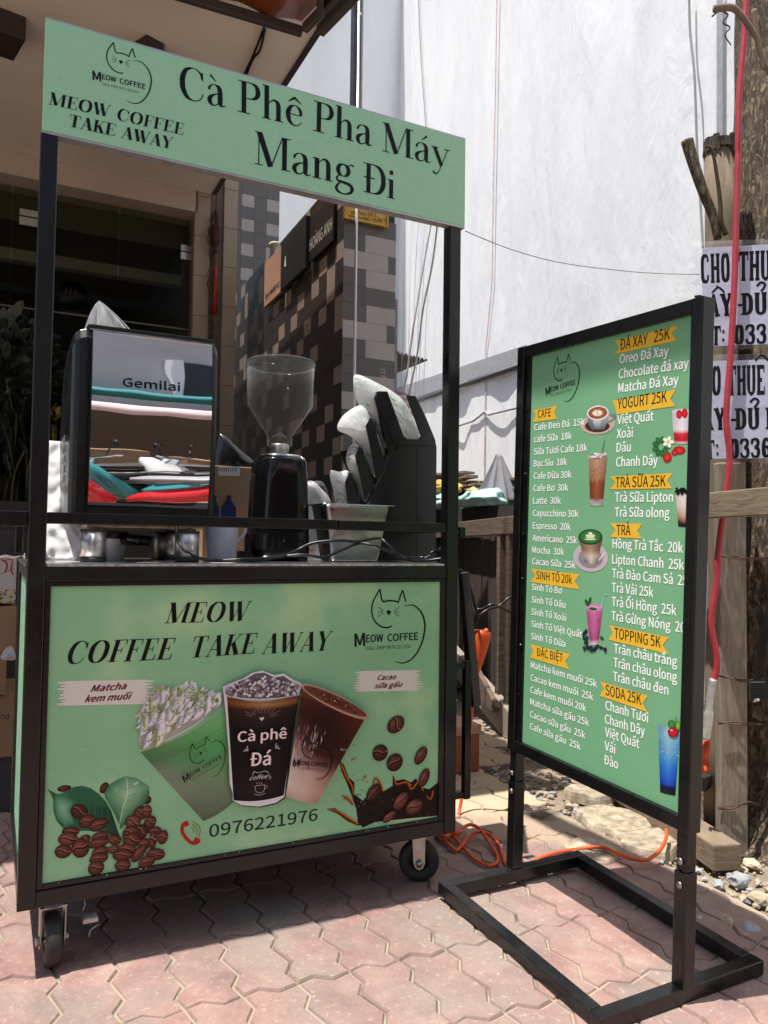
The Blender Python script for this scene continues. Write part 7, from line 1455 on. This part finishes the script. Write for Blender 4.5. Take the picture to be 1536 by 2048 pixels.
# ---- black strap with ribbed grip at the right border
g0 = base-fh*.22; pts = [onp(u, v, fh, g0) for u, v in ((1545, 1205), (1534, 1240), (1526, 1290), (1518, 1340), (1513, 1362))]; t = thing('strap', 'black webbing strap with a ribbed grip hanging at the right border', 'strap', pts[-1])
mb = MB(); P = catmull(pts, 6)
for a_, b_ in zip(P, P[1:]): mb.beam(a_, b_+(b_-a_)*.1, .004, .022, up=rh)
mb.build('webbing', M['black_plastic'], t); mb = MB(); q = onp(1530, 1385, fh, g0)
for k in range(9): mb.tube([q-rh*(.05)+Vector((0, 0, .03-.007*k)), q+rh*.06+Vector((0, 0, .034-.007*k))], .0042, 6)
mb.build('grip', M['rubber'], t); mb = MB(); mb.tube([onp(1506, 1402, fh, g0), onp(1518, 1398, fh, g0)], .006, 8); mb.build('buckle', M['chrome'], t); mb = MB(); q0 = onp(1508, 1412, fh, g0); mb.prism([q0, q0+rh*.03, q0+rh*.025-Vector((0, 0, .05)), q0-rh*.005-Vector((0, 0, .035))], fh*.003); mb.build('tab', M['wood_dark'], t)
# ---- fallen timber beside the gravel
e = PZ(1455, 1738, 0); t = mb = MB(); d_ = Vector((.30, 1.0, 0)).normalized(); mb.beam(e+Vector((0, 0, .035)), e+d_*1.6+Vector((0, 0, .05)), .10, .085); tag(mb.build('timber_beam', M['wood_rail'], loc=e, bevel=.006), 'squared weathered timber lying on the ground under the menu board right corner', 'timber')
# ---- yard behind the fence: stacked boards, covered heap, sacks, small roof
yd = random.Random(41)
def tpl(u, v, x): return PX(u, v, x)
st = thing('board_stack', 'stack of old grey boards piled in the yard behind the cart post', 'boards', (3.1, 3.9, .9))
a0 = PX(850, 1000, 3.05); mb = MB(); mb.box((2.95, 1.6, 0), (3.9, 5.2, 1.29)); tag(mb.build('platform', simple('dark_heap', (.05, .04, .035), .9), loc=(3.4, 3, 0)), 'dark raised platform behind the fence carrying boards and sacks', 'platform')
for k in range(46):
    y = yd.uniform(3.2, 4.5); z = 1.305+(k//5)*.036+yd.uniform(-.004, .004); L = yd.uniform(.6, 1.3); x = yd.uniform(3.2, 3.45)
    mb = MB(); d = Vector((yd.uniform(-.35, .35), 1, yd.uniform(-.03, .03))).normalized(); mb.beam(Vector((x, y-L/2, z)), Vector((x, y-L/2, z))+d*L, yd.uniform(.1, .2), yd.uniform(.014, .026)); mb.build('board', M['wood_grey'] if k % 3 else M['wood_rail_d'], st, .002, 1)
for k in range(16):
    y = yd.uniform(1.7, 2.3); z = 1.305+(k//3)*.036; mb = MB(); d = Vector((yd.uniform(-.3, .3), 1, .02)).normalized(); p = Vector((yd.uniform(3.2, 3.5), y, z)); mb.beam(p, p+d*yd.uniform(.4, .8), .12, .02); mb.build('board', M['wood_rail'] if k % 2 else M['wood_grey'], st, .002, 1)
c = PX(985, 1005, 3.0); top = PX(990, 905, 3.0); t = thing('covered_heap', 'pointed heap under a folded grey cloth cover between the cart and the menu board', 'cover', c); mb = MB(); H = top.z-1.285
def cov(u, v):
    a = u*2*pi; r_ = (.02+.15*(1-v)**1.1)*(1+.13*sin(a*9)*(1-v)**.4+.05*sin(a*17)); return (3.12+r_*cos(a), c.y+.10+r_*sin(a)*.95, 1.292+H*(v**.85)+.0)
mb.grid(cov, 110, 14); mb.build('cloth', simple('grey_tarp_cloth', (.23, .23, .25), .6, world=True), t, solid=.002)
M['teal_sack'] = simple('teal_plastic_sheet', (.42, .66, .62), .45, var=.18, scale=14, bump=.7, bscale=30, world=True)
def sack(c, rx, ry, rz, mat, lab, seed, cat='sack', nm='sack'):
    bm = bmesh.new(); bmesh.ops.create_icosphere(bm, subdivisions=4, radius=1); mb = MB()
    mb.add([(c[0]+v.co.x*rx*(1+.35*mnoise.noise(v.co*2.2+Vector((seed, 0, 0)))+.12*mnoise.noise(v.co*7)), c[1]+v.co.y*ry*(1+.3*mnoise.noise(v.co*2+Vector((0, seed, 0)))), max(c[2]-rz*.5, c[2]+v.co.z*rz*(1+.5*mnoise.noise(v.co*2.4+Vector((0, 0, seed)))+.15*mnoise.noise(v.co*8)))) for v in bm.verts], [tuple(x.index for x in f.verts) for f in bm.faces], 0, True); bm.free()
    return tag(mb.build(nm, mat, loc=c), lab, cat)
p = PX(965, 997, 2.98); sack((2.98, p.y, 1.335), .12, .24, .08, M['teal_sack'], 'crumpled pale teal plastic sheet lying left of the grey covered heap', 1, 'plastic sheet', 'plastic_sheet')
p = PX(887, 985, 2.98); sack((2.98, p.y, 1.335), .12, .18, .085, M['teal_sack'], 'pale teal plastic sheet bundle between the lid rack and the cart post', 3, 'plastic sheet', 'plastic_sheet')
p = PX(885, 945, 3.0); sack((3.02, p.y, 1.45), .1, .2, .07, simple('yellow_sack', (.48, .33, .06), .5, var=.3, scale=12, bump=.4), 'yellow sack on the boards just right of the lid rack', 5)
p = PX(935, 975, 2.95); sack((3.0, p.y, 1.40), .05, .07, .035, simple('yellow_sack2', (.5, .42, .2), .6), 'small yellowish bag by the cart post on the teal sheet', 6)
# little corrugated roof, green post, striped bag left of the clear curtain
r0 = PY(778, 700, 3.4); mb = MB(); mb.grid(lambda u, v: (r0.x+.35*u, 3.4+.8*v, r0.z+.012*sin(u*60)-.04*u), 40, 4); tag(mb.build('roof_sheet', simple('grey_roof_sheet', (.12, .115, .11), .7), loc=r0, solid=.004), 'edge of a small grey corrugated roof right of the tiled pillar', 'roof')
q = PY(785, 760, 3.4); mb = MB(); mb.box((q.x-.02, 3.42, 0), (q.x+.025, 3.47, r0.z-.03)); tag(mb.build('green_post', simple('green_grey_post', (.2, .25, .21), .6), loc=(q.x, 3.4, 0)), 'pale green post under the small corrugated roof', 'post')
pr = Print(); q = PY(800, 830, 3.6); mb = MB(); mb.lathe([(0, -.2), (.09, -.19), (.11, 0), (.08, .16), (.03, .2), (0, .2)], q, 16)
a = NT('striped_bag'); w = a.n('ShaderNodeTexWave', bands_direction='Z'); w.inputs['Scale'].default_value = 6; a.l(a.coord(True), w.inputs['Vector']); a.set(a.ramp(w.outputs[1], [(.3, (.5, .12, .12)), (.45, (.6, .6, .62)), (.65, (.08, .14, .3)), (.8, (.6, .6, .62))]), .5); tag(mb.build('striped_bag', a.m, loc=q), 'red white and blue striped bag hanging under the small roof', 'bag')
# gathered clear plastic curtain
t = thing('clear_curtain', 'gathered clear plastic curtain hanging from the cart sign behind the lid rack', 'curtain', PY(850, 900, 1.6)); yk = 1.6
for k, (ut, um, ub, w) in enumerate(((812, 805, 800, 24), (846, 830, 814, 18), (868, 850, 832, 20))):
    mb = MB(); nv = 30
    def cf_(u, v):
        uu = (1-v)**1*ub+v*ut+(um-(ub+ut)/2)*4*v*(1-v)*.5; ww = w*(1.0-.45*sin(v*3.14)); p = PY(uu+(u-.5)*ww*2, 960-v*(960-395), yk+.04*k*0); return p+Vector((0, .02*sin(u*14+k)+.01*sin(v*9+k)+.012*k, 0))
    mb.grid(cf_, 12, nv); mb.build('plastic_fold', M['film'], t)
for pts in (((872, 395), (858, 470), (842, 560), (826, 660), (815, 740), (806, 790)), ((880, 400), (866, 520), (846, 620), (836, 700), (818, 790))):
    mb = MB(); mb.tube(catmull([PY(u, v, 1.58) for u, v in pts], 6), .005, 6); mb.build('cord', simple('pale_cord', (.45, .43, .4), .6), t)
# terracotta planter behind the cart's right end
q = PZ(940, 1545, 0); a, b = PY(885, 1440, q.y), PY(962, 1440, q.y); t = thing('clay_planter', 'terracotta coloured block planter with a pinkish rim on the paving behind the cart', 'planter', ((a.x+b.x)/2, q.y, 0)); zt = PY(940, 1450, q.y).z
mb = MB(); mb.box((a.x, q.y, 0), (b.x-.006, q.y+.26, zt-.045)); mb.build('body', simple('terracotta', (.33, .12, .06), .7, var=.2, scale=7, bump=.2), t, .006); mb = MB(); mb.box((a.x-.006, q.y-.006, zt-.044), (b.x, q.y+.265, zt)); mb.build('rim', simple('pink_rim', (.50, .30, .22), .8, var=.15), t, .005)
# ---- orange extension socket hanging on a black cord, orange cable on the ground
os_ = .5; q = PY(957, 1300, os_); top, bot = PY(965, 1262, os_), PY(950, 1352, os_); t = thing('extension_socket', 'bright orange extension socket hanging by a black cord right of the cart', 'socket', top); ax = (bot-top).normalized(); L = (bot-top).length
M['orange_pl'] = simple('orange_plastic', (.75, .11, .02), .38, var=.1)
mb = MB(); mb.tube([top-ax*.004, top, top+ax*L*.12, top+ax*L*.6, top+ax*L], [.008, .036, .037, .026, .012], 16); mb.build('housing', M['orange_pl'], t)
mb = MB(); mb.tube([top-ax*.006+Vector((.008, -.008, 0)), top+ax*.004+Vector((.008, -.02, 0))], .008, 8); mb.build('button', M['orange_pl'], t)
mb = MB(); P = [PY(945, 1258, os_), PY(956, 1235, os_-.02), PY(975, 1220, os_-.03), PY(998, 1212, os_-.04), PY(1020, 1195, os_-.05), PY(1042, 1195, os_-.05), PY(1048, 1215, os_-.04), PY(1030, 1226, os_-.03), PY(1008, 1218, os_-.02), PY(985, 1209, os_-.02), PY(965, 1218, os_), PY(952, 1216, os_+.02), PY(945, 1190, os_+.03), PY(936, 1165, os_), PY(926, 1150, os_-.1)]
mb.tube(catmull(P, 6), .0055, 8); mb.build('cord', M['black_plastic'], t)
M['orange_c'] = simple('orange_cable_sheath', (.72, .10, .025), .42, var=.12, scale=12)
Zo = lambda a, b: (740+a/4.267, 1640+b/4.267); Z3 = lambda a, b: (920+a/3.2, 1450+b/3.2)
def gp(u, v, z): p = PZ(u, v, z); return p
P = [PY(950, 1350, .5), PY(944, 1420, .52), PY(936, 1500, .55), PY(926, 1580, .55), PY(914, 1640, .5), gp(895, 1672, .03), gp(*Zo(560, 110), .012)]
P += [gp(*Zo(*a), z) for a, z in (((600, 130), .012), ((690, 230), .010), ((740, 258), .008), ((790, 210), .012), ((850, 130), .02), ((930, 100), .028), ((1010, 120), .02), ((1090, 200), .010), ((1130, 300), .008), ((1165, 385), .008))]
P += [gp(1040, 1745, .008), gp(1072, 1728, .0065)]+[gp(*Z3(*a), z) for a, z in (((490, 862), .008), ((600, 822), .010), ((700, 802), .010), ((900, 781), .022), ((1000, 820), .026), ((1100, 855), .030), ((1200, 860), .032), ((1280, 800), .04), ((1320, 720), .05), ((1318, 670), .06))]
mb = MB(); mb.tube(catmull(P, 7), .0062, 8); tag(mb.build('orange_cable', M['orange_c'], loc=P[8]), 'long orange extension cable running from the socket over the paving past the menu stand', 'cable')
P = [gp(*Zo(*a), z) for a, z in (((650, 122), .02), ((770, 105), .03), ((800, 62), .035), ((860, 40), .04), ((930, 70), .035), ((990, 150), .022), ((1060, 260), .012), ((1088, 310), .008), ((1080, 368), .008), ((1010, 388), .008), ((900, 340), .008), ((800, 240), .010), ((720, 150), .014), ((640, 115), .014), ((560, 90), .012))]
mb = MB(); mb.tube(catmull(P, 7), .0058, 8); mb.tube([P[0], P[0].lerp(P[1], .98)], .0105, 8); tag(mb.build('cable_loop', M['orange_c'], loc=P[9]), 'looped orange cable end lying behind the cart front wheel', 'cable')
# ================================================================== STREET BEHIND THE CAMERA (seen in the mirror panel and lit gloss)
M['wall_grey'] = simple('street_wall', (.42, .42, .43), .8, var=.08, scale=1.2, world=True); M['pink_cloth'] = simple('pink_awning_cloth', (.75, .55, .56), .7, world=True)
hb = thing('street_house', 'grey plastered house across the street, reflected in the machine panel', 'house', (2, -9, 0)); mb = MB(); mb.box((-7, -9.6, 0), (9, -9.2, 6.5)); mb.build('wall', M['wall_grey'], hb)
for k in range(4):
    x = -5+k*3.6; mb = MB(); mb.box((x, -9.18, 3.6), (x+1.4, -9.14, 5.2)); w_ = mb.build('window', simple('dark_window', (.03, .035, .04), .1), hb); mb = MB(); mb.box((x-.08, -9.19, 3.5), (x-.001, -9.1, 5.3)); mb.box((x+1.401, -9.19, 3.5), (x+1.48, -9.1, 5.3)); mb.box((x+.66, -9.139, 3.6), (x+.74, -9.1, 5.2)); mb.build('frame', M['white_plastic'], w_)
mb = MB(); mb.box((-6.5, -9.17, .05), (7.6, -9.12, 2.7)); mb.build('shutter', simple('brown_shutter', (.12, .08, .055), .6), hb)
aw = thing('street_awning', 'pale pink awning over the parked scooters across the street', 'awning', (1.5, -6.6, 2.1)); mb = MB(); mb.grid(lambda u, v: (-4+9*u, -7.6+1.6*v, 2.75-.35*v+.03*sin(u*30)*v), 60, 6); mb.grid(lambda u, v: (-4+9*u, -6.0, 2.40-.22*v+.01*sin(u*40)), 60, 2); mb.build('cloth', M['pink_cloth'], aw, solid=.004)
for x in (-3.9, .5, 4.9): mb = MB(); mb.tube([(x, -6.05, 0), (x, -6.05, 2.4)], .025, 8); mb.build('leg', M['zinc'], aw)
mb = MB(); mb.grid(lambda u, v: (-4+9*u, -8.6+.8*v, 3.2+.25*sin(v*3)), 30, 4); tag(mb.build('teal_sheet', simple('teal_sheet', (.04, .25, .27), .5), loc=(0, -8.3, 3.2), solid=.004), 'teal plastic sheet over the shutters across the street', 'sheet')
for k, (x, y, s_) in enumerate(((.2, -5.3, .5), (.75, -5.35, .45), (1.35, -5.3, .55), (2.0, -5.4, .5))):
    mb = MB(); mb.box((x, y, 0), (x+s_, y+.4, .95+.12*(k % 2))); tag(mb.build('carton', M['card'], loc=(x, y, 0), bevel=.006), 'large brown carton across the street, %s in the row' % ('first', 'second', 'third', 'fourth')[k], 'box', 'cartons across the street')
def scooter(c, rz, col, seatc, lab):
    t = thing('parked_scooter', lab, 'scooter', c, 'scooters parked behind the viewer', rz); bm_ = simple('scooter_paint', col, .15, var=.05); sm_ = simple('scooter_seat', seatc, .45)
    def bld(mb, nm, m): o = bpy.data.objects.new(nm, mb.mesh(nm, m)); COL.objects.link(o); o.parent = t; return o
    for x in (-.62, .62): mb = MB(); mb.lathe([(.15, -.035), (.235, -.045), (.26, -.02), (.26, .02), (.235, .045), (.15, .035)], (x, 0, .26), 28, axis='y', close=True); w_ = bld(mb, 'wheel', M['rubber']); mb = MB(); mb.lathe([(0, -.03), (.15, -.02), (.15, .02), (0, .03)], (x, 0, .26), 20, axis='y'); o = bld(mb, 'rim', M['zinc']); o.parent = w_
    def loft(secs, nm, m, n=14):
        mb = MB(); vs = []
        for x, z, ry, rz_ in secs:
            for k in range(n): a = 2*pi*k/n; vs.append((x, ry*cos(a), z+rz_*sin(a)))
        fs = [(i*n+k, i*n+(k+1) % n, (i+1)*n+(k+1) % n, (i+1)*n+k) for i in range(len(secs)-1) for k in range(n)]+[tuple(range(n)), tuple((len(secs)-1)*n+k for k in range(n))]; mb.add(vs, fs, 0, True); return bld(mb, nm, m)
    loft([(-.95, .82, .02, .02), (-.85, .74, .09, .06), (-.6, .66, .15, .12), (-.2, .60, .16, .13), (.1, .50, .12, .09), (.2, .42, .05, .04)], 'rear_body', bm_)
    loft([(-.82, .84, .03, .02), (-.7, .85, .10, .045), (-.4, .83, .14, .055), (-.1, .78, .13, .05), (.12, .76, .09, .04), (.2, .75, .03, .02)], 'seat', sm_)
    loft([(.25, .35, .06, .1), (.42, .55, .2, .22), (.52, .72, .22, .2), (.6, .88, .12, .14), (.66, .95, .05, .06)], 'front_shield', bm_); loft([(.35, .52, .05, .03), (.62, .56, .07, .04), (.86, .44, .05, .03)], 'fender', bm_)
    loft([(-.98, .76, .02, .02), (-.93, .77, .07, .035), (-.88, .77, .06, .03)], 'tail_light', M['red'])
    mb = MB(); mb.tube([(.48, -.34, 1.06), (.5, -.15, 1.03), (.52, 0, 1.0), (.5, .15, 1.03), (.48, .34, 1.06)], .014, 8); mb.tube([(.62, 0, .26), (.52, 0, 1.0)], .03, 8); bld(mb, 'handlebar', M['chrome'])
    for s_ in (-1, 1): mb = MB(); mb.tube([(.5, s_*.18, 1.03), (.5, s_*.26, 1.2)], .006, 6); mb.lathe([(0, -.01), (.055, -.006), (.055, .006), (0, .01)], (.5, s_*.29, 1.24), 14, axis='x'); bld(mb, 'mirror', M['black_plastic'])
    mb = MB(); mb.box((-.97, -.09, .52), (-.95, .09, .64)); bld(mb, 'plate', M['white_plastic'])
scooter((.9, -2.62, 0), R(190), (.6, .03, .04), (.33, .33, .34), 'nearest scooter, red body with a silver grey seat, reflected low in the machine panel')
scooter((1.5, -3.3, 0), R(205), (.75, .74, .72), (.06, .06, .06), 'white scooter with a black seat, behind the red one')
scooter((.2, -3.7, 0), R(195), (.04, .04, .045), (.05, .05, .05), 'black scooter at the left of the parked row')
scooter((1.1, -3.35, 0), R(170), (.05, .3, .32), (.05, .05, .05), 'teal scooter in the middle of the parked row'); scooter((2.3, -4.0, 0), R(160), (.03, .04, .09), (.04, .04, .04), 'dark blue scooter at the right of the parked row'); scooter((.9, -4.4, 0), R(185), (.06, .06, .06), (.07, .06, .06), 'grey scooter at the back of the parked row')
bpy.data.objects.remove(_to)
